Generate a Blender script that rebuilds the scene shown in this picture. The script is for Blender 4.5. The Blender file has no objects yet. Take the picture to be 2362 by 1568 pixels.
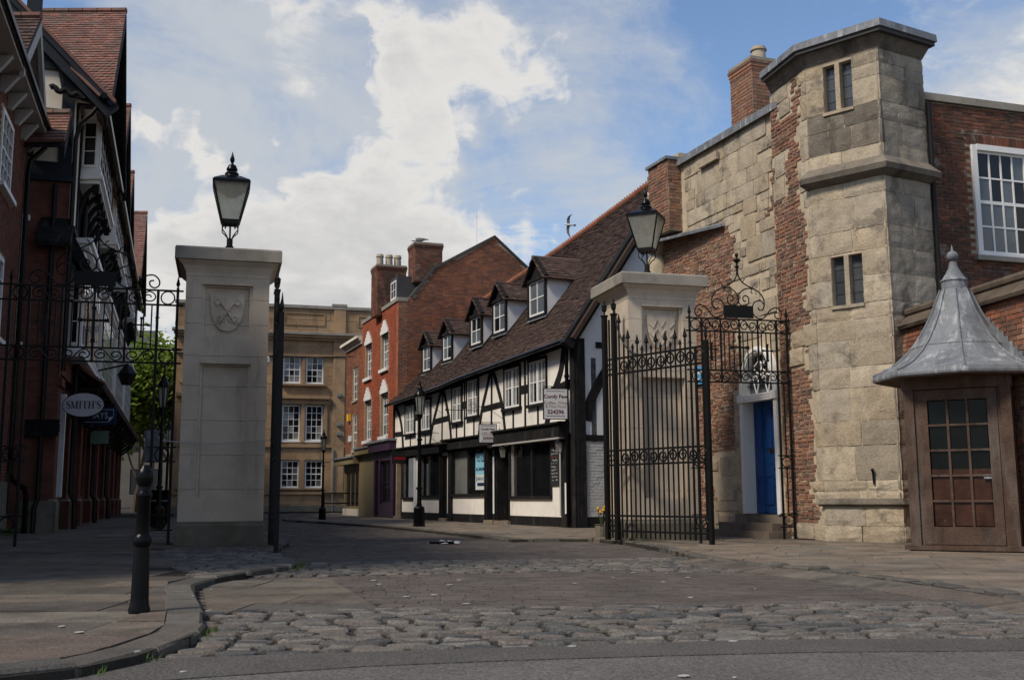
import bpy, bmesh, math, random
from mathutils import Vector, Matrix
import numpy as np
PI = math.pi
SC = bpy.context.scene
COL = SC.collection
# ------------------------------------------------------------------ camera, sky, sun, exposure
cam_d = bpy.data.cameras.new('camera'); cam = bpy.data.objects.new('camera', cam_d); COL.objects.link(cam)
cam_d.sensor_width = 36; cam_d.lens = 36 * 2480 / 2361.0
cam_d.clip_start = 0.1; cam_d.clip_end = 2000
EYE = Vector((0, 0, 0.8)); PITCH = math.radians(8.28); ROLL = math.radians(0.3)
cam.location = EYE
cam.rotation_euler = (Matrix.Rotation(PI/2 + PITCH, 3, 'X') @ Matrix.Rotation(-ROLL, 3, 'Z')).to_euler()
SC.camera = cam
SUN_EL, SUN_AZ = math.radians(48), math.radians(-130)      # azimuth from +Y towards +X
sdir = Vector((math.sin(SUN_AZ)*math.cos(SUN_EL), math.cos(SUN_AZ)*math.cos(SUN_EL), math.sin(SUN_EL)))
sun_d = bpy.data.lights.new('sun', 'SUN'); sun = bpy.data.objects.new('sun', sun_d); COL.objects.link(sun)
sun_d.energy = 2.2; sun_d.angle = math.radians(12); sun_d.color = (1.0, 0.90, 0.76)
sun.rotation_euler = sdir.to_track_quat('Z', 'Y').to_euler()
SC.view_settings.view_transform = 'Standard'; SC.view_settings.look = 'None'
SC.view_settings.exposure = 0.72; SC.view_settings.gamma = 1; SC.view_settings.use_curve_mapping = False
W = bpy.data.worlds.new('World'); SC.world = W; W.use_nodes = True

def world():
    nt = W.node_tree; N = nt.nodes; L = nt.links; N.clear()
    def m(op, a, b=None, c=None, clamp=False):
        n = N.new('ShaderNodeMath'); n.operation = op; n.use_clamp = clamp
        for i, x in enumerate((a, b, c)):
            if x is None: continue
            if isinstance(x, (int, float)): n.inputs[i].default_value = x
            else: L.new(x, n.inputs[i])
        return n.outputs[0]
    sky = N.new('ShaderNodeTexSky'); sky.sky_type = 'NISHITA'; sky.sun_disc = False
    sky.sun_elevation = SUN_EL; sky.sun_rotation = SUN_AZ
    sky.dust_density = 0.5; sky.ozone_density = 1.8
    tc = N.new('ShaderNodeTexCoord'); g = tc.outputs['Generated']
    sep = N.new('ShaderNodeSeparateXYZ'); L.new(g, sep.inputs[0])
    # flatten the direction onto a cloud deck so that clouds shrink towards the horizon
    zz = m('ADD', m('MAXIMUM', sep.outputs[2], 0.0), 0.30)
    px = m('DIVIDE', sep.outputs[0], zz); py = m('DIVIDE', sep.outputs[1], zz)
    cmb = N.new('ShaderNodeCombineXYZ'); L.new(px, cmb.inputs[0]); L.new(py, cmb.inputs[1])
    L.new(m('MULTIPLY', sep.outputs[2], 1.2), cmb.inputs[2])
    def noise(scale, detail, rough, off=(0, 0, 0), dist=0.0):
        mp = N.new('ShaderNodeMapping'); mp.inputs['Location'].default_value = off; L.new(cmb.outputs[0], mp.inputs[0])
        n = N.new('ShaderNodeTexNoise'); n.inputs['Scale'].default_value = scale; n.inputs['Detail'].default_value = detail
        n.inputs['Roughness'].default_value = rough; n.inputs['Distortion'].default_value = dist
        L.new(mp.outputs[0], n.inputs['Vector']); return n.outputs['Fac']
    # billowing: the direction is pushed about by noise before it is compared with the cloud banks
    def warp(base, scale, amt, detail):
        n = N.new('ShaderNodeTexNoise'); n.inputs['Scale'].default_value = scale; n.inputs['Detail'].default_value = detail; n.inputs['Roughness'].default_value = 0.55; L.new(base, n.inputs['Vector'])
        a = N.new('ShaderNodeVectorMath'); a.operation = 'SUBTRACT'; L.new(n.outputs['Color'], a.inputs[0]); a.inputs[1].default_value = (.5, .5, .5)
        b_ = N.new('ShaderNodeVectorMath'); b_.operation = 'SCALE'; L.new(a.outputs[0], b_.inputs[0]); b_.inputs['Scale'].default_value = amt
        c = N.new('ShaderNodeVectorMath'); c.operation = 'ADD'; L.new(base, c.inputs[0]); L.new(b_.outputs[0], c.inputs[1]); return c.outputs[0]
    gw = warp(warp(g, 9.0, 0.16, 3), 26.0, 0.075, 6)
    def blob(d, r, w):
        v = N.new('ShaderNodeVectorMath'); v.operation = 'DISTANCE'; L.new(gw, v.inputs[0]); v.inputs[1].default_value = Vector(d).normalized()
        mr = N.new('ShaderNodeMapRange'); mr.interpolation_type = 'SMOOTHSTEP'
        mr.inputs['From Min'].default_value = r; mr.inputs['From Max'].default_value = r*0.1
        mr.inputs['To Min'].default_value = 0; mr.inputs['To Max'].default_value = w
        L.new(v.outputs['Value'], mr.inputs['Value']); return mr.outputs[0]
    def ramp(x, a, b_, hi=1.0):
        mr = N.new('ShaderNodeMapRange'); mr.interpolation_type = 'SMOOTHSTEP'; mr.inputs['From Min'].default_value = a; mr.inputs['From Max'].default_value = b_; mr.inputs['To Max'].default_value = hi
        L.new(x, mr.inputs['Value']); return mr.outputs[0]
    n1 = noise(3.2, 10, 0.60, (3.1, 1.7, 0.4), 0.35); n2 = noise(9.0, 10, 0.62, (7.3, 2.9, 1.1), 0.5); n3 = noise(1.1, 4, 0.5, (2.3, 6.1, 0.2))
    # heaped cumulus: banks (direction, radius, weight) broken up by noise
    shape = None
    for b in BLOBS:
        if b[2] > 0: shape = blob(*b) if shape is None else m('MAXIMUM', shape, blob(*b))
    for b in BLOBS:
        if b[2] < 0: shape = m('ADD', shape, blob(*b))
    dens = m('ADD', m('MULTIPLY', m('SUBTRACT', n1, 0.5), 1.6), m('MULTIPLY', m('SUBTRACT', n2, 0.5), 1.1))
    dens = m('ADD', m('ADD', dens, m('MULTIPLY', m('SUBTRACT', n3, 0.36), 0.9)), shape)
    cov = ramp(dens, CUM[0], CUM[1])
    # thin veil between and above the banks
    vn = noise(2.3, 11, 0.66, (1.3, 9.2, 0.3), 0.9); veil = m('ADD', m('MULTIPLY', m('SUBTRACT', vn, 0.5), 2.0), m('MULTIPLY', m('SUBTRACT', n2, 0.5), 0.5))
    for b in VEILS: veil = m('ADD', veil, blob(*b))
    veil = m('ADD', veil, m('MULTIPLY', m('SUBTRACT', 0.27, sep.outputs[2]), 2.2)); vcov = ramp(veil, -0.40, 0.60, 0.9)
    # thick cloud is greyer inside and below, its sunlit rims are white
    core = ramp(dens, 0.35, 1.05)
    shade = m('MULTIPLY', core, m('ADD', m('MULTIPLY', noise(4.4, 8, 0.6, (0.2, 5.5, 0.9), 0.3), 1.5), -0.1), clamp=True)
    cc = N.new('ShaderNodeMix'); cc.data_type = 'RGBA'; L.new(shade, cc.inputs[0])
    cc.inputs[6].default_value = (*CLOUD_LIT, 1); cc.inputs[7].default_value = (*CLOUD_GREY, 1)
    sk = N.new('ShaderNodeMix'); sk.data_type = 'RGBA'; sk.blend_type = 'MULTIPLY'; sk.inputs[0].default_value = 1
    L.new(sky.outputs[0], sk.inputs[6]); sk.inputs[7].default_value = (*SKY_TINT, 1)
    mv = N.new('ShaderNodeMix'); mv.data_type = 'RGBA'; L.new(vcov, mv.inputs[0]); L.new(sk.outputs[2], mv.inputs[6]); mv.inputs[7].default_value = (*CLOUD_VEIL, 1)
    mx = N.new('ShaderNodeMix'); mx.data_type = 'RGBA'; L.new(cov, mx.inputs[0])
    L.new(mv.outputs[2], mx.inputs[6]); L.new(cc.outputs[2], mx.inputs[7])
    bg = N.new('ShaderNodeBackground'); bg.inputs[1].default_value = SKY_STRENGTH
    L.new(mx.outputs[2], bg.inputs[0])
    out = N.new('ShaderNodeOutputWorld'); L.new(bg.outputs[0], out.inputs[0])
SKY_STRENGTH = 0.10
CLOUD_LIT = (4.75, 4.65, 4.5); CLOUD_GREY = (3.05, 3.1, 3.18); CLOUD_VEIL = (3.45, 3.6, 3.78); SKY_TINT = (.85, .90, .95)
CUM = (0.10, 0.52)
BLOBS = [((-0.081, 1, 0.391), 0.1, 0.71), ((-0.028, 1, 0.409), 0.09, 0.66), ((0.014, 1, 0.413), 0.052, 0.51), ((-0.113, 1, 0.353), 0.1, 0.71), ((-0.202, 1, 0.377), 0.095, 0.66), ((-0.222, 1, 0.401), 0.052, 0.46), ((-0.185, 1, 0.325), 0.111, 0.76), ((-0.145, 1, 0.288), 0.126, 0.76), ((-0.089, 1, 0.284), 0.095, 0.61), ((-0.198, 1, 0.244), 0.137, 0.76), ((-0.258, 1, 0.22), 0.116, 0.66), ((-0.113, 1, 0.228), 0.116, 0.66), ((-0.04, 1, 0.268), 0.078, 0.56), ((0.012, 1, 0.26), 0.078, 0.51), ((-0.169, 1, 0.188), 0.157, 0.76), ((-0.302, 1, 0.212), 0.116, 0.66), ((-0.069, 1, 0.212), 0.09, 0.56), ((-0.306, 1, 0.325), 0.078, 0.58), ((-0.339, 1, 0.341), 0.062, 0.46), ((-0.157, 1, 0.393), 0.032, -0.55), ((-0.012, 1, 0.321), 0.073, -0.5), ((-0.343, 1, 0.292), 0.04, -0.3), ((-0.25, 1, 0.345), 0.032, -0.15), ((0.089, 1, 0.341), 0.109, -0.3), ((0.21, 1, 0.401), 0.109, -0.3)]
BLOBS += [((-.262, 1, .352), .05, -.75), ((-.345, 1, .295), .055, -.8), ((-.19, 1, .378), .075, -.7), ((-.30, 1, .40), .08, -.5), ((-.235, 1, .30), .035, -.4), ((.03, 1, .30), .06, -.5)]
VEILS = [((-0.274, 1, 0.401), 0.176, 0.35), ((-0.323, 1, 0.438), 0.139, 0.32), ((-0.133, 1, 0.438), 0.153, 0.4), ((0.008, 1, 0.438), 0.153, 0.4), ((0.109, 1, 0.438), 0.116, 0.19), ((-0.315, 1, 0.28), 0.139, 0.4), ((0.069, 1, 0.361), 0.102, 0.16), ((0.452, 1, 0.381), 0.116, 0.48), ((0.19, 1, 0.393), 0.069, 0.19), ((-0.073, 1, 0.341), 0.116, 0.24), ((0.109, 1, 0.268), 0.102, 0.24), ((0.31, 1, 0.438), 0.139, -0.32), ((-0.02, 1, 0.325), 0.055, -0.32)]
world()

# ------------------------------------------------------------------ materials
MATS = {}
def mat(name, cols, rough=0.85, rand=False, var=0.18, vs=3.0, bump=0.0, bs=40.0, stain=None, stain2=None, stain3=None, metal=0.0, spec=0.3, fine=0.0, coat=0.0):
    """Procedural material. cols: one colour or a list picked per piece. stain = (colour, scale, lo, hi, amount[, z stretch])"""
    if name in MATS: return MATS[name]
    M = bpy.data.materials.new(name); M.use_nodes = True; nt = M.node_tree; N = nt.nodes; L = nt.links
    P = N['Principled BSDF']; P.inputs['Roughness'].default_value = rough; P.inputs['Metallic'].default_value = metal
    P.inputs['Specular IOR Level'].default_value = spec
    if coat: P.inputs['Coat Weight'].default_value = coat
    geo = N.new('ShaderNodeNewGeometry'); pos = geo.outputs['Position']
    def noise(scale, detail=6, rough=0.6, zs=1.0):
        n = N.new('ShaderNodeTexNoise'); n.inputs['Scale'].default_value = scale; n.inputs['Detail'].default_value = detail
        n.inputs['Roughness'].default_value = rough
        if zs != 1.0:
            mp = N.new('ShaderNodeMapping'); mp.inputs['Scale'].default_value = (1, 1, zs); L.new(pos, mp.inputs[0]); L.new(mp.outputs[0], n.inputs['Vector'])
        else: L.new(pos, n.inputs['Vector'])
        return n.outputs['Fac']
    if isinstance(cols[0], (int, float)): cols = [cols]
    if len(cols) > 1:
        oi = N.new('ShaderNodeObjectInfo'); a = N.new('ShaderNodeMath'); a.operation = 'ADD'
        L.new(oi.outputs['Random'], a.inputs[0]); L.new(geo.outputs['Random Per Island'], a.inputs[1])
        fr = N.new('ShaderNodeMath'); fr.operation = 'FRACT'; L.new(a.outputs[0], fr.inputs[0])
        rp = N.new('ShaderNodeValToRGB'); rp.color_ramp.interpolation = 'LINEAR'
        el = rp.color_ramp.elements
        while len(el) < len(cols): el.new(0.5)
        for i, c in enumerate(cols): el[i].position = i/(len(cols)-1); el[i].color = (*c, 1)
        L.new(fr.outputs[0], rp.inputs[0]); c = rp.outputs[0]
    else:
        rgb = N.new('ShaderNodeRGB'); rgb.outputs[0].default_value = (*cols[0], 1); c = rgb.outputs[0]
    if var:
        mr = N.new('ShaderNodeMapRange'); mr.inputs['From Min'].default_value = 0.25; mr.inputs['From Max'].default_value = 0.75
        mr.inputs['To Min'].default_value = 1-var; mr.inputs['To Max'].default_value = 1+var; mr.clamp = True
        L.new(noise(vs), mr.inputs['Value'])
        v = N.new('ShaderNodeVectorMath'); v.operation = 'SCALE'; L.new(c, v.inputs[0]); L.new(mr.outputs[0], v.inputs['Scale']); c = v.outputs[0]
    if fine:
        mr = N.new('ShaderNodeMapRange'); mr.inputs['From Min'].default_value = 0.3; mr.inputs['From Max'].default_value = 0.7
        mr.inputs['To Min'].default_value = 1-fine; mr.inputs['To Max'].default_value = 1+fine
        L.new(noise(bs*1.3, 3, 0.7), mr.inputs['Value'])
        v = N.new('ShaderNodeVectorMath'); v.operation = 'SCALE'; L.new(c, v.inputs[0]); L.new(mr.outputs[0], v.inputs['Scale']); c = v.outputs[0]
    for st in (stain, stain2, stain3):
        if not st: continue
        sc, s, lo, hi, am = st[:5]; zs = st[5] if len(st) > 5 else 1.0
        mr = N.new('ShaderNodeMapRange'); mr.inputs['From Min'].default_value = lo; mr.inputs['From Max'].default_value = hi; mr.inputs['To Max'].default_value = am
        L.new(noise(s, 8, 0.66, zs), mr.inputs['Value'])
        mx = N.new('ShaderNodeMix'); mx.data_type = 'RGBA'; L.new(mr.outputs[0], mx.inputs[0]); L.new(c, mx.inputs[6]); mx.inputs[7].default_value = (*sc, 1); c = mx.outputs[2]
    L.new(c, P.inputs['Base Color'])
    if bump:
        b = N.new('ShaderNodeBump'); b.inputs['Strength'].default_value = bump; b.inputs['Distance'].default_value = 0.02
        L.new(noise(bs, 5, 0.65), b.inputs['Height']); L.new(b.outputs[0], P.inputs['Normal'])
    MATS[name] = M; return M
STONE = mat('dressed_stone', (.52, .44, .345), .9, var=.14, vs=1.6, bump=.4, bs=50, fine=.09, stain=((.29, .235, .18), 1.1, .52, .76, .5), stain2=((.20, .165, .13), 4.5, .55, .74, .5, .14), stain3=((.24, .195, .15), 22, .63, .71, .4), spec=.1)
STONE_CAP = mat('weathered_capstone', (.27, .245, .205), .9, var=.2, vs=2.5, bump=.3, bs=50, stain=((.09, .085, .075), 2.2, .5, .75, .6))
STONE_BASE = mat('mossy_plinth_stone', (.15, .135, .105), .9, var=.25, vs=3, bump=.35, bs=45, stain=((.06, .075, .025), 1.6, .5, .7, .6), stain2=((.28, .25, .20), 4, .6, .75, .4))
LIME_P = [(.38, .308, .218), (.42, .348, .25), (.46, .392, .295), (.32, .265, .195), (.385, .305, .205), (.36, .315, .248), (.42, .345, .24), (.28, .24, .185), (.40, .335, .25)]
LIME = mat('old_limestone', LIME_P, .92, True, var=.22, vs=3.2, bump=.8, bs=22, fine=.16, stain=((.13, .113, .093), 1.9, .55, .645, .8), stain2=((.26, .21, .15), 4.2, .50, .66, .5, .3), stain3=((.15, .125, .10), 13, .60, .68, .6, 2.5), spec=.1)
LIME_SHADED = mat('shaded_limestone', [(.20, .175, .14), (.28, .245, .20), (.33, .285, .225), (.22, .195, .16), (.35, .295, .22)], .92, True, var=.25, vs=3, bump=.8, bs=22, fine=.14, stain=((.075, .068, .06), 2.4, .53, .66, .75, .4), spec=.12)  # right turret face: its shade painted in as darker base tones, plus stains
LIME_SOOT = mat('soot_blackened_limestone', [(.12, .105, .085), (.16, .14, .112), (.20, .17, .135), (.14, .122, .10)], .93, True, var=.28, vs=3, bump=.9, bs=24, fine=.18, stain=((.05, .045, .036), 2.4, .5, .64, .7, .4), stain2=((.30, .25, .185), 5, .60, .72, .5), spec=.1)
ASHLAR = mat('golden_ashlar', [(.33, .215, .12), (.37, .245, .14), (.29, .19, .11), (.39, .265, .155)], .9, True, var=.18, vs=.8, bump=.2, bs=30, fine=.08, stain=((.15, .105, .065), .7, .48, .7, .65), stain2=((.10, .08, .058), 1.8, .54, .72, .55, .3), spec=.1)
MORTAR = mat('lime_mortar', (.47, .39, .28), .95, var=.2, vs=4, bump=.6, bs=60, fine=.15, spec=.1)
MORTAR_DK = mat('dark_mortar', (.32, .25, .18), .95, var=.25, vs=4, bump=.4, bs=60, spec=.1)
BRICK_OLD = mat('old_brick', [(.29, .145, .095), (.24, .12, .083), (.17, .108, .08), (.33, .16, .10), (.135, .098, .078), (.275, .155, .105), (.31, .18, .12), (.215, .135, .10)], .93, True, var=.24, vs=9, bump=.8, bs=46, fine=.18, stain=((.36, .305, .225), 5, .58, .70, .5), stain2=((.09, .075, .06), 1.6, .54, .7, .5), spec=.1)
BRICK_RED = mat('red_brick', [(.34, .092, .047), (.29, .08, .043), (.38, .105, .05), (.24, .07, .042)], .92, True, var=.24, vs=2, bump=.3, bs=60, fine=.14, stain=((.16, .07, .048), 1.2, .5, .72, .5), spec=.1)
BRICK_BRN = mat('brown_brick', [(.25, .10, .06), (.185, .082, .053), (.31, .125, .065), (.14, .072, .055), (.22, .095, .06)], .93, True, var=.3, vs=1.5, bump=.4, bs=55, fine=.16, stain=((.09, .06, .048), .7, .48, .70, .6), spec=.1)
BRICK_DRK = mat('dark_weathered_brick', [(.185, .075, .05), (.135, .06, .043), (.23, .092, .055), (.09, .05, .041), (.16, .074, .053), (.115, .068, .053)], .93, True, var=.3, vs=2.2, bump=.5, bs=50, fine=.18, stain=((.065, .05, .04), .9, .46, .64, .75), stain2=((.34, .29, .24), 3.2, .58, .68, .6), spec=.1)
BRICK_WHT = mat('lime_stained_brick', [(.27, .10, .06), (.20, .085, .055), (.13, .08, .06), (.31, .125, .07), (.17, .08, .055)], .93, True, var=.22, vs=5, bump=.6, bs=55, fine=.14, stain=((.46, .39, .32), 3.6, .56, .68, .7, .6), spec=.12)
TERRA = mat('terracotta_brick', [(.13, .055, .04), (.165, .068, .048), (.105, .05, .039)], .9, True, var=.25, vs=2.5, bump=.3, bs=50, fine=.1, stain=((.06, .04, .033), 1.5, .48, .7, .55), spec=.1)
TILE_RED = mat('red_clay_tile', [(.22, .11, .086), (.175, .088, .07), (.265, .135, .105), (.135, .085, .073), (.205, .112, .092), (.155, .118, .10)], .9, True, var=.24, vs=3, bump=.5, bs=46, fine=.14, stain=((.12, .10, .088), 1.7, .5, .68, .55), spec=.1)
TILE_BRN = mat('brown_clay_tile', [(.058, .037, .030), (.078, .047, .038), (.042, .030, .026), (.105, .068, .054), (.066, .044, .037)], .85, True, var=.28, vs=3, bump=.5, bs=50, spec=.2, stain=((.05, .052, .024), 1.3, .56, .75, .5), stain2=((.26, .23, .20), 14, .68, .76, .6))
TILE_RDG = mat('orange_ridge_tile', [(.27, .11, .065), (.22, .09, .055), (.31, .13, .08)], .9, True, var=.25, vs=4, bump=.3, bs=40, spec=.1)
LEAD = mat('grey_lead', (.165, .175, .188), .6, var=.25, vs=4, bump=.3, bs=15, spec=.3, fine=.14, stain=((.40, .41, .42), 7, .53, .64, .7, .25), stain2=((.075, .078, .08), 3.0, .52, .66, .65, .4))
IRON = mat('black_iron', (.008, .008, .008), .5, var=.25, vs=12, bump=.2, bs=60, spec=.18, stain=((.03, .02, .014), 9, .68, .8, .4))
IRON_BIG = mat('black_gloss_iron', (.004, .004, .0045), .24, var=.2, vs=8, bump=.12, bs=70, spec=.13)
TIMBER = mat('black_timber', (.014, .0135, .014), .75, var=.45, vs=5, bump=.6, bs=26, spec=.12, stain=((.085, .072, .06), 5, .56, .72, .6, .22), stain2=((.05, .045, .04), 14, .58, .7, .6))
TIMBER_BLUE = mat('blue_black_timber', (.013, .017, .024), .6, var=.2, vs=3, bump=.2, bs=30, spec=.2)
PLASTER = mat('white_limewash', (.76, .715, .645), .9, var=.09, vs=1.6, bump=.35, bs=12, fine=.05, stain=((.42, .38, .31), 1.3, .52, .74, .55, .35), stain2=((.27, .24, .19), 3.6, .60, .74, .6, .18), stain3=((.3, .27, .22), 16, .64, .72, .5), spec=.1)
PLASTER_DORM = mat('white_painted_cheek', (.66, .66, .66), .8, var=.06, vs=2, bump=.1, bs=20, stain=((.25, .25, .22), 2.3, .6, .8, .5))
WHITE = mat('white_gloss_paint', (.74, .73, .70), .45, var=.05, vs=6, bump=.08, bs=50, stain=((.40, .38, .34), 6, .62, .8, .4))
WHITE_BRICK = mat('white_painted_brick', (.46, .45, .43), .8, var=.08, vs=3, bump=.4, bs=35, stain=((.2, .19, .17), 3, .62, .8, .5))
GREYW = mat('pale_grey_paint', (.36, .345, .325), .6, var=.1, vs=3, stain=((.2, .19, .17), 4, .6, .8, .4))
CREAM = mat('cream_render_panel', (.66, .60, .51), .85, var=.06, vs=2, spec=.1)
KHAKI = mat('khaki_paint', (.20, .158, .085), .6, var=.12, vs=2, stain=((.12, .095, .06), 2, .52, .75, .5), spec=.15)
PURPLE = mat('purple_paint', (.040, .020, .040), .5, var=.2, vs=3, spec=.15)
BLUE = mat('royal_blue_paint', (.012, .068, .23), .42, var=.2, vs=6, bump=.2, bs=40, spec=.4, stain=((.03, .05, .11), 5, .60, .75, .5, .3))
OAK = mat('weathered_oak', (.080, .051, .037), .75, var=.4, vs=4, bump=.6, bs=35, fine=.15, spec=.15, stain=((.15, .132, .118), 3.2, .50, .70, .65, .2), stain2=((.03, .021, .016), 6, .54, .72, .65, .16))
OAK_LOW = mat('varnished_board', (.045, .019, .012), .3, var=.5, vs=6, spec=.2, stain=((.10, .075, .06), 9, .62, .70, .5))
GLASS = mat('window_glass', (.008, .009, .010), .05, var=.3, vs=2, spec=.4)
GLASS_SKY = mat('painted_sky_glass', (.10, .115, .13), .08, var=.25, vs=2.5, spec=.6)  # pale sky reflection painted into the glass colour
GLASS_CURT = mat('curtained_glass', (.20, .20, .20), .12, var=.5, vs=7, spec=.5)
GLASS_LEAD = mat('leaded_glass', [(.045, .05, .058), (.075, .08, .088), (.03, .035, .04), (.10, .105, .115)], .12, True, var=.25, vs=5, spec=.5)
GLASS_OLD = mat('obscure_shop_glass', (.17, .175, .16), .15, var=.25, vs=2, spec=.5)
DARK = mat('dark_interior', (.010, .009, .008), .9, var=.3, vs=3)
ASPHALT = mat('worn_asphalt', (.135, .125, .114), .94, var=.2, vs=1.4, bump=1.0, bs=42, fine=.5, spec=.1, stain=((.07, .065, .06), 5, .58, .68, .5), stain2=((.24, .225, .205), 38, .56, .64, .55), stain3=((.055, .05, .046), 44, .56, .64, .6))
ASPHALT2 = mat('patched_asphalt', (.105, .097, .089), .94, var=.2, vs=1.8, bump=1.0, bs=42, fine=.45, spec=.1, stain=((.06, .055, .05), 5, .58, .68, .5), stain2=((.19, .178, .162), 40, .57, .65, .5), stain3=((.045, .041, .038), 46, .56, .64, .6))
COBBLE = mat('cobble_stone', [(.12, .108, .094), (.16, .143, .124), (.10, .094, .086), (.15, .122, .104), (.19, .174, .152), (.115, .11, .102), (.07, .07, .07), (.14, .124, .104)], .88, True, var=.26, vs=11, bump=1.0, bs=42, fine=.36, stain=((.05, .045, .038), 16, .56, .66, .6), stain2=((.27, .25, .22), 26, .60, .68, .5), spec=.14)
SETT = mat('paving_sett', [(.105, .09, .08), (.088, .077, .069), (.12, .10, .087), (.096, .08, .071)], .9, True, var=.22, vs=1.4, bump=.5, bs=60, fine=.18, spec=.12)
JOINT = mat('road_joint_earth', (.042, .037, .031), .95, var=.25, vs=6, bump=.6, bs=60, fine=.2, stain=((.045, .065, .018), 1.6, .58, .7, .5), spec=.1)
FLAG = mat('flagstone', [(.115, .096, .078), (.15, .126, .10), (.09, .079, .067), (.14, .105, .084), (.105, .096, .085), (.165, .145, .118)], .9, True, var=.25, vs=2.2, bump=.9, bs=38, fine=.32, stain=((.055, .048, .04), 1.8, .5, .64, .65), stain2=((.21, .185, .15), 7, .58, .68, .5), stain3=((.06, .052, .043), 24, .57, .65, .55), spec=.12)
FLAG_WARM = mat('warm_flagstone', [(.185, .148, .114), (.23, .185, .142), (.15, .126, .10), (.21, .165, .124), (.175, .157, .132)], .9, True, var=.24, vs=2.2, bump=.8, bs=38, fine=.28, stain=((.085, .072, .06), 1.8, .5, .64, .65), stain2=((.28, .235, .185), 8, .6, .7, .45), stain3=((.09, .075, .06), 24, .57, .65, .55), spec=.12)
KERB = mat('granite_kerb', [(.10, .092, .082), (.125, .115, .10), (.08, .075, .068), (.14, .12, .095)], .88, True, var=.25, vs=6, bump=.8, bs=40, fine=.18, stain=((.045, .048, .028), 2.2, .54, .68, .6), spec=.12)
EARTH = mat('ground_earth', (.09, .082, .072), .95, var=.2, vs=.6)
GRASSM = mat('grass_blade', [(.06, .10, .02), (.09, .13, .03), (.05, .08, .015)], .7, True, var=.2, vs=10)
GUM = mat('pale_gum', (.34, .33, .31), .85, var=.25, vs=60)
LEAF0 = mat('spring_leaf', [(.13, .20, .024), (.165, .24, .034), (.10, .16, .02), (.20, .27, .045)], .6, True, var=.2, vs=2, spec=.3)
BARK = mat('tree_bark', (.075, .06, .045), .95, var=.25, vs=6, bump=.7, bs=25)
SIGN_W = mat('pale_sign_board', (.52, .52, .53), .5, var=.04, vs=4)
SIGN_G = mat('grey_green_sign_board', (.17, .25, .19), .5, var=.04, vs=4)
SIGN_N = mat('navy_sign_board', (.008, .035, .075), .4, var=.08, vs=4)
INK = mat('dark_lettering', (.02, .012, .015), .6, var=0)
INK_R = mat('maroon_lettering', (.09, .015, .025), .6, var=0)
INK_T = mat('tan_lettering', (.26, .20, .15), .6, var=0)
LETTER_W = mat('white_lettering', (.55, .57, .58), .5, var=0)
POST_B = mat('light_blue_poster', (.24, .50, .62), .5, var=.04, vs=4)
POST_W = mat('pale_poster', (.55, .60, .60), .5, var=.04, vs=4)
INK_B = mat('navy_lettering', (.01, .025, .07), .6, var=0)
RED = mat('red_sign_paint', (.30, .012, .018), .5, var=.1, vs=4)
YELLOW = mat('yellow_petal', (.75, .42, .02), .6, var=.1, vs=20)
BLUE_SIGN = mat('bright_blue_sign', (.07, .28, .52), .5, var=.05, vs=6)
COPE = mat('brown_coping_stone', (.115, .09, .068), .92, var=.3, vs=3, bump=.6, bs=35, fine=.16, stain=((.055, .046, .036), 2.4, .5, .7, .6), spec=.1)
CHALK = mat('black_chalkboard', (.02, .02, .022), .8, var=.2, vs=6)
SLATE = mat('dark_slate', [(.05, .05, .052), (.065, .062, .06), (.04, .04, .045)], .7, True, var=.2, vs=3, bump=.2, bs=30)
GULL_W = mat('gull_white', (.55, .54, .52), .8, var=.1, vs=30)
GULL_G = mat('gull_grey', (.16, .15, .145), .8, var=.2, vs=20)
POTM = mat('buff_chimney_pot', [(.42, .36, .27), (.36, .31, .24), (.46, .39, .28)], .9, True, var=.15, vs=8, bump=.2, bs=40)
BRASS = mat('old_brass', (.10, .07, .03), .4, var=.2, vs=10, metal=.8)
CONC = mat('dull_concrete', (.11, .098, .083), .9, var=.2, vs=.8)
def leafy():
    M = LEAF0; nt = M.node_tree; N = nt.nodes; L = nt.links; P = N['Principled BSDF']; src = P.inputs['Base Color'].links[0].from_socket
    tr = N.new('ShaderNodeBsdfTranslucent'); L.new(src, tr.inputs[0]); mx = N.new('ShaderNodeMixShader'); mx.inputs[0].default_value = .5
    L.new(P.outputs[0], mx.inputs[1]); L.new(tr.outputs[0], mx.inputs[2]); L.new(mx.outputs[0], N['Material Output'].inputs[0]); return M
LEAF = leafy()
def frosted():
    M = bpy.data.materials.new('lamp_glass'); M.use_nodes = True; nt = M.node_tree; N = nt.nodes; L = nt.links
    P = N['Principled BSDF']; P.inputs['Base Color'].default_value = (.62, .62, .58, 1); P.inputs['Roughness'].default_value = .25
    tr = N.new('ShaderNodeBsdfTranslucent'); tr.inputs[0].default_value = (.82, .81, .74, 1)
    tp = N.new('ShaderNodeBsdfTransparent'); tp.inputs[0].default_value = (.9, .92, .9, 1)
    geo = N.new('ShaderNodeNewGeometry'); n = N.new('ShaderNodeTexNoise'); n.inputs['Scale'].default_value = 7; L.new(geo.outputs['Position'], n.inputs['Vector'])
    m1 = N.new('ShaderNodeMixShader'); m1.inputs[0].default_value = .7; L.new(P.outputs[0], m1.inputs[1]); L.new(tr.outputs[0], m1.inputs[2])
    mr = N.new('ShaderNodeMapRange'); mr.inputs['To Min'].default_value = .4; mr.inputs['To Max'].default_value = .75; L.new(n.outputs['Fac'], mr.inputs['Value'])
    m2 = N.new('ShaderNodeMixShader'); L.new(mr.outputs[0], m2.inputs[0]); L.new(m1.outputs[0], m2.inputs[1]); L.new(tp.outputs[0], m2.inputs[2])
    L.new(m2.outputs[0], N['Material Output'].inputs[0]); return M
LAMPGLASS = frosted()

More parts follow.
